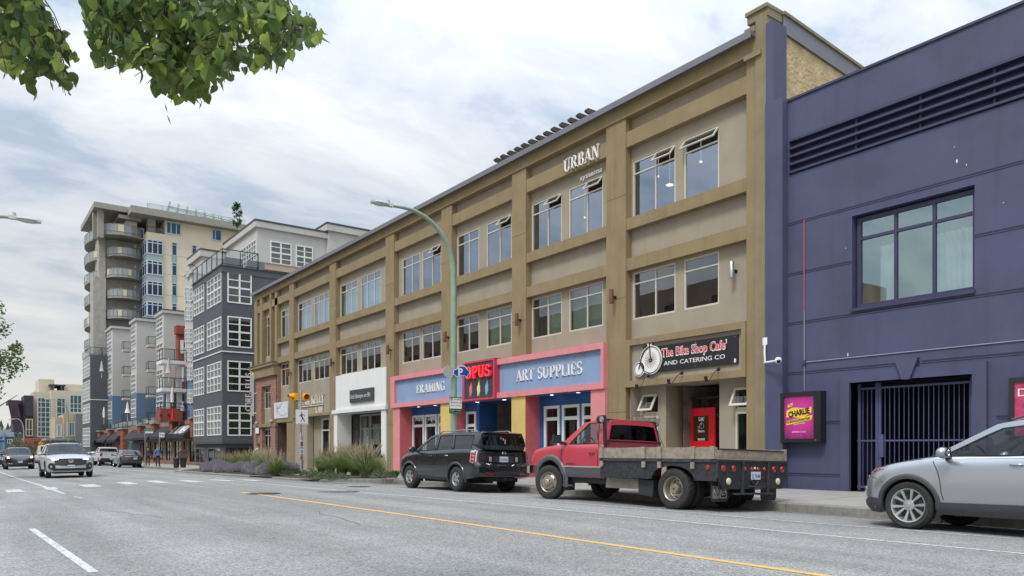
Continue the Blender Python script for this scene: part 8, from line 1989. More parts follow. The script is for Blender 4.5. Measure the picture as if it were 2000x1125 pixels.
def shead(cx,cy,rz,lens):
    m = MB(); m.box(-.17,.17,-.06,.12,-.19,.19); m.tube([(0,-.06,0),(0,-.10,0)],.165,18)
    m.mat(1); m.lathe([(.13,-.105),(.02,-.13)],18,'y'); m.mat(2)
    n = 14; a0 = radians(-30); R = []
    for k in range(n+1): a = a0+(pi+radians(60))*k/n; R.append([(.145*cos(a),-.09,.145*sin(a)),(.15*cos(a),-.34,.155*sin(a)-.02)])
    m.grid(R); o = m.build('signal_head',[sy_,lens,sy_],t,smooth=40); o.location = (cx-gx_,cy-gy_,zs_-b0); o.rotation_euler = (0,0,rz); return o
bpy.data.objects.remove(h1)
xr_s = xat(597.5,gy_-.12); shead(xr_s,gy_-.12,radians(-12),amb); shead(xat(575,gy_+.1),gy_+.1,radians(-84),amb)
m = MB(); m.box(gx_-.28,gx_+.28,gy_-.03,gy_+.03,zs_-.24,zs_-.2); m.box(gx_-.03,gx_+.25,gy_-.03,gy_+.03,zs_+.17,zs_+.2); G(m.build('bracket',blackm))
yq = gy_-.14; x0,x1 = xat(577.5,yq),xat(601.5,yq); z0,z1 = hgt(828.5,x0,yq),hgt(799.5,x0,yq); m = MB(); m.box(x0,x1,yq,yq+.05,z0,z1); G(m.build('crossing_sign',wht)); m = MB(); w_ = x1-x0
for q in ((x0-.015,x1+.015,z1,z1+.02),(x0-.015,x1+.015,z0-.02,z0),(x0-.015,x0,z0,z1),(x1,x1+.015,z0,z1)): m.box(q[0],q[1],yq-.005,yq+.055,q[2],q[3])
split(m,'sign_edge',galv,G)
cxm,czm = (x0+x1)/2,(z0+z1)/2; m = MB(); k_ = w_
def limb(P,r): m.tube([(cxm+a*k_,yq-.004,czm+b*k_) for a,b in P],r*k_,6)
m.ball((cxm-.04*k_,yq-.004,czm+.34*k_),.05*k_,10,6,(1,.2,1)); limb([(-.03,.24),(.0,.02)],.07); limb([(-.06,.22),(-.16,.08),(-.24,.06)],.025); limb([(.03,.22),(.16,.16),(.22,.04)],.025); limb([(.0,.0),(.04,-.18),(-.10,-.38)][::1],.035); limb([(.02,.02),(.12,-.16),(.24,-.36)],.035)
m.v = [(a,yq-.004+(b-(yq-.004))*.08,c_) for a,b,c_ in m.v]; G(m.build('walking_figure',blackm)); m = MB(); m.box(x0+w_*.12,x1-w_*.12,yq-.003,yq,z0+w_*.06,z0+w_*.075); G(m.build('sign_line',blackm))
for v0,v1,mt,nm in ((873,861,mat('notice_brown',W_(96,62,50),.6),'pole_notice'),(887,877,mat('notice_blue',W_(120,150,200),.6),'pole_notice')):
    m = MB(); a,b = hgt(v0,gx_,gy_),hgt(v1,gx_,gy_); m.box(gx_-.09,gx_+.09,gy_-.125,gy_-.11,a,b); G(m.build(nm,wht)); m = MB(); m.box(gx_-.07,gx_+.07,gy_-.13,gy_-.125,a+.03,b-.03); G(m.build('notice_print',mt))
zz_ = hgt(892.5,gx_,gy_); m = MB(); m.box(gx_-.06,gx_+.06,gy_-.16,gy_-.09,zz_-.08,zz_+.08); m.lathe([(.035,gy_-.18),(.03,gy_-.19)],12,'y',(gx_,0,zz_)); G(m.build('push_button',mat('button_brass',W_(176,140,90),.4,.6)))
m = MB(); m.box(gx_+.09,gx_+.13,gy_-.03,gy_+.03,b0+.1,b0+.7); G(m.build('cable_duct',galv))
# far signs
def signpost(u,vb,v0,v1,vt,lab,name,mt,w,cat='sign',txt=None,par2=None):
    x,y = groundpt(u,vb,SW); t = thing(name,lab,cat,(x,y,SW(x,y))); G = Grp(t); m = MB(); m.tube([(x,y,SW(x,y)),(x,y,hgt(vt,x,y))],.045,8); G(m.build('post',galv)); m = MB(); z0,z1 = hgt(v1,x,y),hgt(v0,x,y); m.box(x-.03,x-.03+w,y-.09,y-.06,z0,z1); G(m.build('sign_plate',mt))
    if txt: o = put(fit(txt,w*.75,(z1-z0)*.4,.002),'lettering',wht if mt != wht else blackm,t,ROTY,(0,0,0)); M = ROTY.to_4x4(); M.translation = Vector((x+w*.1,y-.095,z0+(z1-z0)*.3))-t.location; o.matrix_local = M
    return t,G,x,y
t,G,x,y = signpost(283.5,911.5,837.5,842,838,'green street name sign on a post beside the graphite suv','street_name_sign',MATS['sign_green'],.62,txt='Ellis St')
m = MB(); m.box(x-.03,x+.6,y-.09,y-.06,hgt(846,x,y),hgt(842.5,x,y)); G(m.build('lower_plate',wht)); m = MB(); m.box(x-.2,x+.25,y-.2,y+.2,SW(x,y),SW(x,y)+.05); G(m.build('tan_base',mat('tan_mat',W_(196,160,110),.9)))
signpost(311.5,911,845,854,845,'white parking rules sign on the post beside the man in blue','parking_rules_sign',wht,.42,txt='P 2H')
x,y = atz(79.5,112); t = thing('warning_sign','yellow diamond warning sign above the white van','sign',(x,y,-2)); G = Grp(t); zc = hgt(866,x,y); m = MB(); r = .36; m.prism([(x-r,y,zc),(x,y,zc-r),(x+r,y,zc),(x,y,zc+r)],(0,.03,0)); G(m.build('plate',mat('sign_yellow',W_(244,170,30),.5))); m = MB(); m.box(x-.04,x+.04,y+.03,y+.08,-2.1,zc); G(m.build('post',galv)); m = MB(); m.tube([(x,y-.01,zc-.18),(x,y-.01,zc+.05),(x-.08,y-.01,zc+.14)],.03,4); G(m.build('arrow',blackm))
x,y = atz(4,90); t = thing('street_name_sign','blue overhead street name plate at the left edge','sign',(x,y,1)); G = Grp(t); z = hgt(864,x,y); m = MB(); m.box(x-.6,x+.25,y,y+.03,z,z+.25); G(m.build('plate',MATS['sign_blue'])); m = MB(); m.tube([(x-4,y+.05,z+.3),(x+.2,y+.05,z+.3)],.05,6); m.tube([(x-4,y+.05,z+.3),(x-4,y+.05,-2)],.09,8); split(m,'mast_arm',galv,G)
# litter bin pair
x,y = groundpt(352,913.5,SW); b = SW(x,y); t = thing('litter_bin','black twin litter bin with hooded top near the shop doors','litter bin',(x,y,b)); G = Grp(t)
for dx in (-.28,.22): m = MB(); m.lathe([(.17,b),(.2,b+.05),(.22,b+.65),(.24,b+.67),(.24,b+.72),(.1,b+.78)],14,'z',(x+dx,y,0)); G(m.build('bin_body',rail_m))
m = MB(); m.box(x-.05,x+.5,y-.25,y+.25,b+.75,b+1.25); m.prism([(x-.1,y-.28,b+1.25),(x+.55,y-.28,b+1.25),(x+.4,y-.28,b+1.42),(x+.05,y-.28,b+1.42)],(0,.56,0)); G(m.build('hood',mat('bin_brown',W_(90,74,64),.6)))
# pale green planter box outside the white shop
Xp = F-.35; a0_,a1_ = yat(745,Xp),yat(727,Xp); b = SW(F,a0_); t = thing('planter_box','pale green planter box with dark leafy plant outside the white shop','planter',(Xp,a0_,b)); G = Grp(t)
m = MB(); m.box(Xp-.25,Xp+.2,a0_,a1_,b,b+.72); m.mat(1); m.box(Xp-.22,Xp+.17,a0_+.03,a1_-.03,b+.70,b+.725); G(m.build('box',[mat('planter_green',W_(176,190,140),.7),soil]))
random.seed(12); m = MB()
for k in range(90):
    a = random.uniform(0,6.28); r = random.uniform(.02,.2); c0 = Vector((Xp+r*cos(a),(a0_+a1_)/2+r*2.0*sin(a),b+.72)); d = Vector((cos(a)*.8,sin(a)*.8,random.uniform(.4,1.4))).normalized(); L_ = random.uniform(.15,.42); e_ = c0+d*L_; s_ = d.cross(Vector((0,0,1))).normalized()*.03; m.face([c0,(c0+e_)/2+s_,e_,(c0+e_)/2-s_])
G(m.build('foliage',mat('leaf_dark',(.05,.075,.045),.7)))

# ------------------------------------------------------------------ people
def person(lab,x,y,z,rz,J,cols,hgt_=1.72,hair=None,hair_long=False,extra=None):
    """one skinned body; J maps joint name -> (x, y, z) for a 1.72 m figure facing -y, cols = (skin, top, legs, shoes)"""
    t = thing('person',lab,'person',(x,y,z),rz); s = hgt_/1.72
    B = dict(pelvis=(0,0,.95),waist=(0,0,1.08),chest=(0,.0,1.30),neck=(0,0,1.47),head0=(0,-.01,1.54),head1=(0,-.02,1.68),
             hl=(.09,0,.90),kl=(.10,-.02,.50),al=(.10,.02,.09),tl=(.11,-.16,.04),hr=(-.09,0,.90),kr=(-.10,-.02,.50),ar=(-.10,.02,.09),tr=(-.11,-.16,.04),
             sl=(.17,0,1.40),el=(.23,.02,1.12),wl=(.22,-.06,.88),fl=(.21,-.08,.79),sr=(-.17,0,1.40),er=(-.23,.02,1.12),wr=(-.22,-.06,.88),fr=(-.21,-.08,.79))
    B.update(J); rad = dict(pelvis=.135,waist=.115,chest=.14,neck=.055,head0=.075,head1=.095,hl=.095,hr=.095,kl=.06,kr=.06,al=.042,ar=.042,tl=.04,tr=.04,sl=.065,sr=.065,el=.042,er=.042,wl=.028,wr=.028,fl=.03,fr=.03)
    E = [('pelvis','waist'),('waist','chest'),('chest','neck'),('neck','head0'),('head0','head1'),('pelvis','hl'),('hl','kl'),('kl','al'),('al','tl'),('pelvis','hr'),('hr','kr'),('kr','ar'),('ar','tr'),('chest','sl'),('sl','el'),('el','wl'),('wl','fl'),('chest','sr'),('sr','er'),('er','wr'),('wr','fr')]
    nm = list(B); me = bpy.data.meshes.new('body'); me.from_pydata([tuple(q*s for q in B[n]) for n in nm],[(nm.index(a),nm.index(b)) for a,b in E],[]); o = bpy.data.objects.new('body',me); COL.objects.link(o)
    sk = o.modifiers.new('s','SKIN'); ss = o.modifiers.new('u','SUBSURF'); ss.levels = 2
    for i,n in enumerate(nm): v = me.skin_vertices[0].data[i]; v.radius = (rad[n]*s,rad[n]*s*(.72 if n in ('pelvis','waist','chest') else 1)); v.use_root = n == 'pelvis'
    bpy.context.view_layer.update(); m2 = bpy.data.meshes.new_from_object(o.evaluated_get(bpy.context.evaluated_depsgraph_get())); bpy.data.objects.remove(o)
    skin,top,legs,shoe = cols
    for q in (skin,top,legs,shoe): m2.materials.append(q)
    for p in m2.polygons:
        c = p.center/s; p.use_smooth = True; arm = abs(c.x) > .165 and .7 < c.z < 1.2
        p.material_index = 0 if c.z > 1.465 or (arm and c.z < .90) else (1 if c.z > .93 or arm else (2 if c.z > .10 else 3))
    m2.name = 'body'; link(bpy.data.objects.new('body',m2),t)
    hx,hy,hz = [q*s for q in B['head1']]; hm = hair
    m = MB(); m.ball((hx,hy+.015,hz+.02),.108*s,12,8,(.95,1.05,1.05)); m.v = [v for v in m.v]
    m.v = [(a,b if b > hy-.055*s or c > hz+.035 else hy-.03*s,c) for a,b,c in m.v]
    if hair_long: m.tube([(hx,hy+.05,hz+.03),(hx+.02,hy+.10,hz-.12),(hx+.02,hy+.12,hz-.32)],[.09,.085,.04],8)
    m.build('hair',hm,t,smooth=60)
    m = MB()
    for sx_ in (.035,-.035): m.ball((hx+sx_*s,hy-.088*s,hz-.01),.011*s,6,4)
    tag(m.build('eyes',blackm,t),kind='stuff'); m = MB(); m.hexa([(hx-.006,hy-.11*s,hz-.055),(hx+.006,hy-.11*s,hz-.055),(hx+.006,hy-.06,hz-.055),(hx-.006,hy-.06,hz-.055),(hx-.004,hy-.09*s,hz-.01),(hx+.004,hy-.09*s,hz-.01),(hx+.004,hy-.06,hz-.01),(hx-.004,hy-.06,hz-.01)]); m.build('nose',skin,t)
    # five-fingered hands
    for w_,f_ in (('wl','fl'),('wr','fr')):
        a = Vector(B[w_])*s; b_ = Vector(B[f_])*s; d = (b_-a).normalized(); sd = Vector((0,1,0)); m = MB()
        for k in range(4): o_ = sd*(.027-.018*k)*s; p = a+d*.075*s+o_; q = (.045,.055,.05,.04)[k]*s; m.tube([p,p+d*q*1.0,p+d*q*1.7+Vector((-.008 if a.x > 0 else .008,-.006,0))],.0085*s,5)
        p = a+d*.03*s+sd*.03*s; m.tube([p,p+d*.04*s+sd*-.05*s*1.0],.010*s,5); h_ = m.build('fingers',skin,t)
    return t
skin = mat('skin',W_(198,150,126),.6); x,y = groundpt(308,912,SW)
t = person('man in blue shirt and black trousers standing on the far pavement with a dark bag',x,y,SW(x,y),radians(15),dict(kl=(.10,-.05,.50),al=(.11,-.03,.09),tl=(.12,-.2,.04),el=(.22,.06,1.14)),(skin,mat('shirt_blue',W_(100,130,168),.8),mat('trousers_black',(.02,.02,.024),.8),blackm),1.76,mat('hair_grey',W_(110,96,86),.8))
m = MB(); m.hexa([(x-.34,y-.12,SW(x,y)+.45),(x-.2,y-.12,SW(x,y)+.45),(x-.2,y+.12,SW(x,y)+.45),(x-.34,y+.12,SW(x,y)+.45),(x-.32,y-.1,SW(x,y)+.75),(x-.22,y-.1,SW(x,y)+.75),(x-.22,y+.1,SW(x,y)+.75),(x-.32,y+.1,SW(x,y)+.75)]); m.tube([(x-.27,y-.08,SW(x,y)+.75),(x-.26,y,SW(x,y)+.88),(x-.27,y+.08,SW(x,y)+.75)],.01,4); tag(m.build('hand_bag',blackm),'dark bag held by the man in the blue shirt','bag')
x,y = atz(289,69); person('person with dark hair mostly hidden behind the graphite suv',x,y,SW(x,y),0,{},(skin,mat('shirt_plum',W_(90,60,66),.8),MATS['trousers_black'],blackm),1.68,mat('hair_dark',(.03,.022,.018),.7))
x,y = atz(504.5,49.5); person('woman with long auburn hair and pale top walking behind the tall grasses',x,y,SW(x,y),radians(200),dict(el=(.22,-.12,1.15),wl=(.16,-.3,1.18),fl=(.13,-.36,1.2),kl=(.1,-.14,.52),al=(.1,.05,.12)),(skin,mat('top_pale',W_(214,204,200),.8),MATS['trousers_black'],blackm),1.68,mat('hair_auburn',W_(96,58,44),.6),True)

# ------------------------------------------------------------------ planting
def leafmat(name,c1,c2,trans=.35,vs=2.5,rough=.6):
    m = bpy.data.materials.new(name); m.use_nodes = True; N = m.node_tree.nodes; L = m.node_tree.links; b = N['Principled BSDF']; b.inputs['Roughness'].default_value = rough; b.inputs['Specular IOR Level'].default_value = .35
    g = N.new('ShaderNodeNewGeometry'); n = N.new('ShaderNodeTexNoise'); n.inputs['Scale'].default_value = vs; n.inputs['Detail'].default_value = 3; L.new(g.outputs['Position'],n.inputs['Vector'])
    r = N.new('ShaderNodeValToRGB'); q = r.color_ramp.elements; q[0].position = .35; q[0].color = (*c1,1); q[1].position = .65; q[1].color = (*c2,1); L.new(n.outputs['Fac'],r.inputs[0]); L.new(r.outputs[0],b.inputs['Base Color'])
    tr = N.new('ShaderNodeBsdfTranslucent'); hs = N.new('ShaderNodeHueSaturation'); hs.inputs['Value'].default_value = 1.6; hs.inputs['Hue'].default_value = .48; L.new(r.outputs[0],hs.inputs['Color']); L.new(hs.outputs[0],tr.inputs[0]); mx = N.new('ShaderNodeMixShader'); mx.inputs[0].default_value = trans; L.new(b.outputs[0],mx.inputs[1]); L.new(tr.outputs[0],mx.inputs[2]); L.new(mx.outputs[0],N['Material Output'].inputs[0]); MATS[name] = m; return m
gr_g = leafmat('grass_green',(.09,.16,.045),(.16,.25,.08)); gr_t = leafmat('grass_tan',(.34,.27,.17),(.48,.39,.26),.3); gr_o = leafmat('grass_olive',(.13,.17,.06),(.21,.24,.10))
def grass_mesh(seed,h=1.25,n=620,spread=.85):
    random.seed(seed); m = MB()
    for k in range(n):
        a = random.uniform(0,2*pi); r0 = random.uniform(0,.16); lean = random.uniform(.05,1.0)*spread; hh = h*random.uniform(.55,1.0); w = random.uniform(.006,.011)
        tip = k % 7 == 0; kind = 2 if (tip and random.random() < .8) else (1 if random.random() < .2 else 0); P = []
        for s in (0,.35,.7,1.0):
            rr = r0+lean*(s**1.7)*(1.25 if not tip else .75); z = hh*(s-.42*lean*s**2.6*(1.3 if not tip else .45))*(1 if not tip else 1.12); P.append((rr*cos(a),rr*sin(a),z))
        sx_,sy_ = -sin(a)*w,cos(a)*w
        for i in range(3):
            wa = (1,.9,.6,.08)[i]; wb = (1,.9,.6,.08)[i+1]; m.mi = 1 if kind == 1 else 0
            if kind == 2 and i == 2: m.mi = 2; wa,wb = 1.7,.8
            elif kind == 2: m.mi = 1
            p,q = P[i],P[i+1]; m.face([(p[0]-sx_*wa,p[1]-sy_*wa,p[2]),(p[0]+sx_*wa,p[1]+sy_*wa,p[2]),(q[0]+sx_*wb,q[1]+sy_*wb,q[2]),(q[0]-sx_*wb,q[1]-sy_*wb,q[2])])
        if kind == 2:      # feathery seed head
            p,q = Vector(P[2]),Vector(P[3]); m.mi = 2
            for j in range(6): c = p.lerp(q,j/5); e_ = c+Vector((random.uniform(-.03,.03),random.uniform(-.03,.03),.05)); m.face([c,(c[0]+.006,c[1],c[2]+.02),e_])
    return m.mesh('ornamental_grass',[gr_g,gr_o,gr_t])
GM = [grass_mesh(s) for s in (1,2,3)]
def clump(u,v,sc,k,lab,grp):
    x,y = groundpt(u,v,SW); o = bpy.data.objects.new('ornamental_grass',GM[k % 3]); link(o); o.location = (x,y,SW(x,y)); o.scale = (sc,sc,sc); o.rotation_euler = (0,0,k*1.7); tag(o,lab,'grass',grp); return x,y
g1 = 'tall grasses in the planting bed by the white shop'; g2 = 'tall grasses in the planting bed before the brick bay'
for k,(u,v,sc,l) in enumerate(((716,934,1.22,'tallest green feather grass clump at the right end of the near bed'),(694,930,1.2,'arching feather grass clump, second from the right in the near bed'),(668,929,1.18,'broad tan tipped grass clump in the middle of the near bed'),(645,926,1.12,'tan tipped grass clump left of the middle in the near bed'),(628,924,1.05,'leftmost feather grass clump of the near bed, beside the law office'),(680,922,1.25,'feather grass clump at the back of the near bed'),(738,931,.75,'short grass tuft at the right foot of the near bed'))): clump(u,v,sc,k,l,g1)
for k,(u,v,sc,l) in enumerate(((540,930,.98,'green grass clump nearest the crossing ramp in the far bed'),(522,927,1.12,'tall grass clump second from the ramp in the far bed'),(503,924,1.1,'grass clump below the walking woman in the far bed'),(485,921,1.08,'grass clump in the middle of the far bed'),(466,919,1.05,'grass clump left of the middle of the far bed'),(448,917,1.0,'olive grass clump near the left end of the far bed'),(436,915,.95,'leftmost olive grass clump of the far bed'),(512,919,1.1,'grass clump at the back of the far bed'))): clump(u,v,sc,k+3,l,g2)
def bushmesh(seed,n,R,H,mats,leaf=.05,flower=None,up=.2):
    random.seed(seed); m = MB()
    for k in range(n):
        a = random.uniform(0,6.283); rr = R*sqrt(random.random()); hh = H*(1-.6*(rr/R)**2)*random.uniform(.35,1.0); c = Vector((rr*cos(a),rr*sin(a),hh)); d = Vector((random.uniform(-1,1),random.uniform(-1,1),random.uniform(-.2,1)+up)).normalized(); s_ = d.cross(Vector((random.uniform(-1,1),random.uniform(-1,1),.3))).normalized(); l_ = leaf*random.uniform(.6,1.4)
        m.mi = 1 if random.random() < .3 and len(mats) > 1 else 0
        m.face([c,c+d*l_*.5+s_*l_*.22,c+d*l_,c+d*l_*.5-s_*l_*.22])
        if flower and random.random() < flower:
            m.mi = 2; e_ = c+Vector((random.uniform(-.03,.03),random.uniform(-.03,.03),random.uniform(.08,.28))); w_ = .011; m.face([(e_[0]-w_,e_[1],c[2]),(e_[0]+w_,e_[1],c[2]),(e_[0]+w_*.7,e_[1],e_[2]),(e_[0]-w_*.7,e_[1],e_[2])]); m.face([(e_[0],e_[1]-w_,c[2]),(e_[0],e_[1]+w_,c[2]),(e_[0],e_[1]+w_*.7,e_[2]),(e_[0],e_[1]-w_*.7,e_[2])])
    return m.mesh('shrub',mats)
lf1 = leafmat('leaf_green',(.05,.085,.025),(.10,.14,.05)); lf2 = leafmat('leaf_grey_green',(.11,.13,.09),(.17,.19,.13)); lav = mat('lavender_flower',W_(150,144,152),.9,var=.3,vs=9)
SH = [bushmesh(s,620,.42,.36,[lf1,lf2],.075) for s in (4,5)]
for k,(u,v,sc,l) in enumerate(((604,932,1.0,'low dark green shrub at the left end of the near bed'),(618,937,.95,'low shrub second from the left along the near kerb'),(640,939,1.05,'low shrub under the tan grasses near the kerb'),(662,940,.9,'low shrub in the middle along the near kerb'),(745,938,1.15,'rounded low shrub right of the tall grasses'),(757,936,.9,'small low shrub left of the daylily tuft'),(574,929,.9,'low shrub at the right end of the far bed'),(560,930,.85,'low shrub beside the ramp in the far bed'),(556,926,.8,'small shrub behind the ramp in the far bed'))):
    x,y = groundpt(u,v,SW); o = link(bpy.data.objects.new('shrub',SH[k % 2])); o.location = (x,y,SW(x,y)); o.scale = (sc,sc,sc); o.rotation_euler = (0,0,k*2.1); tag(o,l,'shrub','low shrubs along the planting beds')
x,y = groundpt(773,935,SW); random.seed(8); m = MB()
for k in range(150):
    a = random.uniform(0,6.28); h = random.uniform(.35,.62); P = [(0,0)]+[(s*.34*random.uniform(.5,1),h*(s-.45*s*s*s)) for s in (.4,.75,1)]; w_ = .012
    for p,q in zip(P,P[1:]): m.face([(p[0]*cos(a)-w_*sin(a),p[0]*sin(a)+w_*cos(a),p[1]),(p[0]*cos(a)+w_*sin(a),p[0]*sin(a)-w_*cos(a),p[1]),(q[0]*cos(a)+w_*.6*sin(a),q[0]*sin(a)-w_*.6*cos(a),q[1]),(q[0]*cos(a)-w_*.6*sin(a),q[0]*sin(a)+w_*.6*cos(a),q[1])])
o = m.build('daylily',leafmat('lily_green',(.07,.15,.02),(.13,.22,.04))); o.location = (x,y,SW(x,y)); tag(o,'bright green strappy tuft beside the pink column, left of the black suv','plant')
x,y = atz(239,78); o = link(bpy.data.objects.new('shrub',SH[0])); o.location = (x+1,y,-1.5); o.scale = (2.6,2.6,2.6); tag(o,'green bush behind the parked pickup and graphite suv','shrub')
# lavender drift
random.seed(21); LM = bushmesh(31,900,.55,.42,[lf2,leafmat('lavender_leaf',(.13,.13,.12),(.2,.19,.18)),lav],.06,.9)
m = MB(); vs_all = [tuple(v.co) for v in LM.vertices]; fs = [(tuple(p.vertices),p.material_index) for p in LM.polygons]
for k in range(22):
    t_ = k/21; u = 393+(535-393)*t_+random.uniform(-3,3); v = 921.5+(932-921.5)*t_+random.uniform(-4.5,.5); x,y = groundpt(u,v,SW); x += random.uniform(.1,.5); sc = random.uniform(.7,1.35); a = random.uniform(0,6); b0_ = len(m.v); ca,sa = cos(a)*sc,sin(a)*sc; z0 = SW(x,y)
    m.v += [(x+p[0]*ca-p[1]*sa,y+p[0]*sa+p[1]*ca,z0+p[2]*sc) for p in vs_all]; m.f += [[b0_+i for i in f] for f,_ in fs]; m.m += [mi for _,mi in fs]
tag(m.build('lavender',[lf2,MATS['lavender_leaf'],lav]),kind='stuff'); COL.objects['lavender']['label'] = 'drift of grey purple lavender along the kerb of the far bed'
# soil of the beds
for pts in ([(11.5,28.9),(11.42,31.0),(11.42,33.2),(14.3,33.2),(14.3,27.6),(13.8,27.6)],[(11.7,37.2),(11.8,53.0),(13.4,56.0),(14.4,56.0),(14.4,37.2)]): o = flat('planting_bed',pts,soil,.03); tag(o,kind='structure')
# ------------------------------------------------------------------ trees
lin1 = leafmat('linden_leaf',(.055,.10,.03),(.12,.19,.05),.55,1.6,.45); lin2 = leafmat('linden_leaf_light',(.16,.24,.05),(.26,.34,.09),.6,2); lin3 = leafmat('linden_bract',(.25,.28,.08),(.35,.36,.12),.4)
bark = mat('bark',(.07,.055,.045),.95,var=.35,vs=14,bump=.8)
def heart(w,h,fold,mt,seed):
    random.seed(seed); m = MB(); out = [(0,0),(.22,.10),(.42,.02),(.50,-.22),(.46,-.46),(.32,-.70),(.14,-.88),(0,-1.05)]
    mid = [(0,0),(0,-.22),(0,-.46),(0,-.70),(0,-.88),(0,-1.05)]
    for sg in (1,-1):
        P = [(sg*a*w*random.uniform(.94,1.06),b*h,-abs(a)*fold*w+.05*w*sin(b*5)) for a,b in out]; M_ = [(0,b*h,.05*w*sin(b*5)) for a,b in mid]
        m.face([M_[0],P[1],P[2],M_[1]]); m.face([M_[1],P[2],P[3]]); m.face([M_[1],P[3],P[4],M_[2]]); m.face([M_[2],P[4],P[5],M_[3]]); m.face([M_[3],P[5],P[6],M_[4]]); m.face([M_[4],P[6],P[7]])
    return m.mesh('leaf',mt,smooth=80,weld=True)
HL = [heart(.060,.060,f,mt,i) for i,(f,mt) in enumerate(((.3,lin1),(.55,lin1),(.1,lin1),(.4,lin2),(.7,lin1),(.25,lin2)))]
tr = thing('linden_tree','linden tree overhead with heart shaped leaves hanging in from the top left','tree',(-2.4,1.2,SW(13.4,1)))
G = Grp(tr)
def P3(u,v,z): x,y = atz(u,z); return Vector((x,y,(HV-v)/FPX*z))
m = MB(); tz = 3.6; m.tube([(-2.4,1.2,-1.2),(-2.35,1.25,.6),(-2.2,1.4,2.2),(-1.9,1.8,tz)],[.19,.15,.13,.10],12); G(m.build('trunk',bark,smooth=60))
mains = [([(-1.9,1.8,tz),P3(-250,-260,3.2),P3(40,-120,3.9),P3(300,-75,4.3),P3(560,-45,4.7)],.045),([P3(40,-120,3.9),P3(60,-40,4.0),P3(90,30,4.1)],.016),([P3(300,-75,4.3),P3(430,-20,4.5),P3(540,30,4.5),P3(605,55,4.5)],.016),([P3(300,-75,4.3),P3(280,-10,4.3),P3(320,70,4.3),P3(360,150,4.3)],.014),([P3(-250,-260,3.2),P3(-60,-60,3.6),P3(10,40,3.8)],.02),([(-1.9,1.8,tz),P3(-200,-700,3.6),P3(200,-620,4.6)],.05)]
for P,r in mains: m = MB(); m.tube(P,[r*(1-.6*k/len(P)) for k in range(len(P))],7); G(m.build('branch',bark,smooth=60))
poly1 = [(158,-60),(166,60),(178,120),(205,138),(232,128),(262,150),(300,178),(338,205),(372,204),(402,200),(428,172),(470,152),(520,142),(555,148),(568,112),(602,92),(640,78),(612,30),(560,5),(540,-60)]
poly2 = [(-60,-60),(-60,150),(10,148),(40,160),(60,185),(70,150),(100,150),(115,175),(133,195),(142,150),(128,128),(108,100),(128,110),(148,128),(152,110),(128,60),(100,30),(80,0),(75,-60)]
def inside(p,P):
    c = False
    for (a,b),(d,e_) in zip(P,P[1:]+P[:1]):
        if (b > p[1]) != (e_ > p[1]) and p[0] < (d-a)*(p[1]-b)/(e_-b)+a: c = not c
    return c
random.seed(77); leaves = []; twigs = MB()
def spray(poly,n,srcs,zr):
    k = 0
    while k < n:
        u = random.uniform(-60,645); v = random.uniform(-60,210)
        if not inside((u,v),poly): continue
        # open sky shows between the sprays here and there
        if sin(u*.045+1.0)*sin(v*.075+.6+u*.01) > .42: continue
        k += 1; z = random.uniform(*zr); e_ = P3(u,v,z); s = min(srcs,key=lambda q: (q-e_).length+random.uniform(0,.25)); md = s.lerp(e_,.55)+Vector((0,0,.05)); pts = [s.lerp(md,.6),md,e_]
        twigs.tube(pts,[.004,.003,.0018],3,caps=False)
        for j in range(4):
            p = md.lerp(e_,j/3)+Vector((random.uniform(-.05,.05),random.uniform(-.05,.05),random.uniform(-.05,.03)))
            q = (Vector((p.x,p.y,p.z))); dz_ = q.x*S_+q.y*C_; uu = 1000+FPX*(q.x*C_-q.y*S_)/dz_; vv = HV-q.z/dz_*FPX
            if inside((uu,vv+12),poly) and inside((uu,vv-5),poly): leaves.append((p,dz_))
srcs1 = [P3(u,v,z) for u,v,z in ((200,-95,4.1),(260,-20,4.3),(300,-40,4.3),(320,60,4.3),(350,130,4.3),(430,-20,4.5),(480,5,4.5),(540,30,4.5),(600,55,4.5),(390,60,4.5),(210,40,4.2))]
srcs2 = [P3(u,v,z) for u,v,z in ((40,-100,3.9),(60,-40,4.0),(90,30,4.1),(10,40,3.8),(-30,0,3.7),(60,100,4),(115,120,4))]
spray(poly1,560,srcs1,(3.8,5.2)); spray(poly2,195,srcs2,(3.6,4.8)); tag(G(twigs.build('twigs',bark)),kind='stuff'); None
leaves.sort(key=lambda q: q[1])
def orient(p):
    return Matrix.Translation(p) @ Matrix.Rotation(random.uniform(-pi,pi),4,'Z') @ Matrix.Rotation(radians(90)+random.gauss(0,.55),4,'X') @ Matrix.Rotation(random.gauss(0,.5),4,'Y') @ Matrix.Rotation(random.gauss(0,.45),4,'Z')
rest = MB(); step = max(1,len(leaves)//290); nn = 0
for i,(p,dz_) in enumerate(leaves):
    M = orient(p) @ Matrix.Scale(random.uniform(.65,1.3),4); me = HL[random.choice((0,1,2,4,0,1,3,5))]
    if i < 298:
        o = bpy.data.objects.new('leaf',me); COL.objects.link(o); o.parent = tr; o.matrix_local = Matrix.Translation(-tr.location) @ M
    else:
        b0_ = len(rest.v); rest.v += [tuple(M @ v.co) for v in me.vertices]; mi = 1 if me in (HL[3],HL[5]) else 0
        for f in me.polygons: rest.f.append([b0_+i2 for i2 in f.vertices]); rest.m.append(mi)
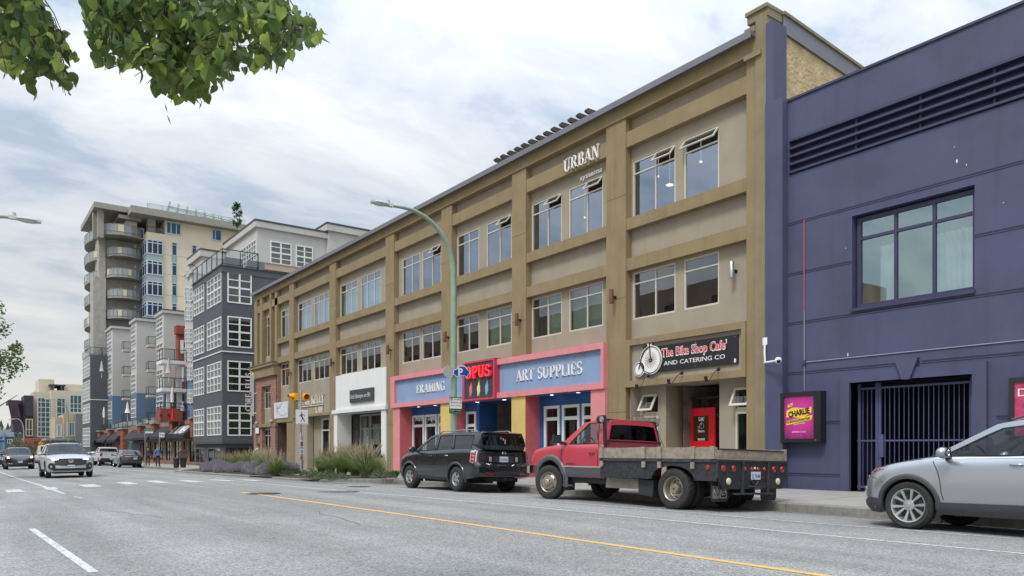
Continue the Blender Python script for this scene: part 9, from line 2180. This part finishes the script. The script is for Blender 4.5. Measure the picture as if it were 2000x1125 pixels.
# pale bracts and seed clusters on the lit outer sprays
for k in range(150):
    p,dz_ = random.choice(leaves); q = Vector(p)+Vector((random.uniform(-.06,.06),random.uniform(-.06,.06),random.uniform(-.09,0))); rest.mi = 2; d = Vector((random.uniform(-.4,.4),random.uniform(-.4,.4),-1)).normalized()*.06; s_ = d.cross(Vector((random.uniform(-1,1),random.uniform(-1,1),0))).normalized()*.006; rest.face([q,q+d*.5+s_,q+d,q+d*.5-s_])
o = G(rest.build('foliage',[lin1,lin2,lin3])); o['kind'] = 'stuff'
def small_tree(lab,x,y,z0,h,R,n,seed,lm,leaf=.14,crown0=.35,trunk_r=.12,name='street_tree',grp=None,cat='tree'):
    random.seed(seed); t = thing(name,lab,cat,(x,y,z0),0,grp); m = MB(); m.tube([(0,0,0),(.05,.02,h*.3),(-.03,.05,h*.65),(0,0,h*.9)],[trunk_r,trunk_r*.8,trunk_r*.5,.02],8)
    for k in range(9): a = k*2.4; b_ = h*(.32+.055*k); m.tube([(0,0,b_),(R*.4*cos(a),R*.4*sin(a),b_+h*.1),(R*.8*cos(a),R*.8*sin(a),b_+h*.18)],[trunk_r*.4,.03,.012],5)
    m.build('trunk',bark,t,smooth=60); m = MB(); cl = []
    for k in range(46):
        a = random.uniform(0,6.28); q = random.uniform(0,1); rr = R*sqrt(random.random())*(sin(pi*(.12+.80*q))**.6); cl.append((rr*cos(a),rr*sin(a),h*(crown0+(1-crown0)*q),R*random.uniform(.18,.36)))
    for k in range(n):
        c = random.choice(cl); d = Vector((random.gauss(0,1),random.gauss(0,1),random.gauss(0,.8))).normalized()*c[3]*random.random()**.4; p = Vector(c[:3])+d; e_ = Vector((random.gauss(0,1),random.gauss(0,1),random.gauss(-.3,.7))).normalized(); s_ = e_.cross(Vector((random.gauss(0,1),random.gauss(0,1),random.gauss(0,1)))).normalized(); l_ = leaf*random.uniform(.6,1.3); m.mi = 1 if random.random() < .35 else 0
        m.face([p,p+e_*l_*.5+s_*l_*.3,p+e_*l_,p+e_*l_*.5-s_*l_*.3])
    m.build('crown',lm,t); return t
x,y = atz(-48,36); small_tree('small green street tree reaching in at the left edge',x,y,-1.5,8.2,2.1,5200,3,[leafmat('ash_leaf',(.07,.12,.025),(.14,.2,.05),.45),lf1],.17,.42)
x,y = atz(36,135); small_tree('small bushy street tree in front of the low red brick building',x,y,-2.3,3.6,2.2,1500,4,[leafmat('autumn_leaf',(.12,.11,.05),(.2,.17,.08),.3),lf2],.3,.15)
x,y = atz(434,122); xg,yg = atz(463,124); t = small_tree('small conifer growing on the tower roof terrace',xg,yg,hgt(447,xg,yg),4.2,.8,700,5,[mat('conifer_green',W_(70,86,62),.9),lf1],.35,.05,.08,'conifer')
random.seed(15)
for k in range(5): small_tree(['first','second','third','fourth','fifth'][k]+' dark street tree across the road, mirrored in the windows',-9,38+k*17,-1.4,11+k % 2,3.6,1500,30+k,[lf1,lin1],.4,.3,.2,'mirrored_tree','trees across the road')
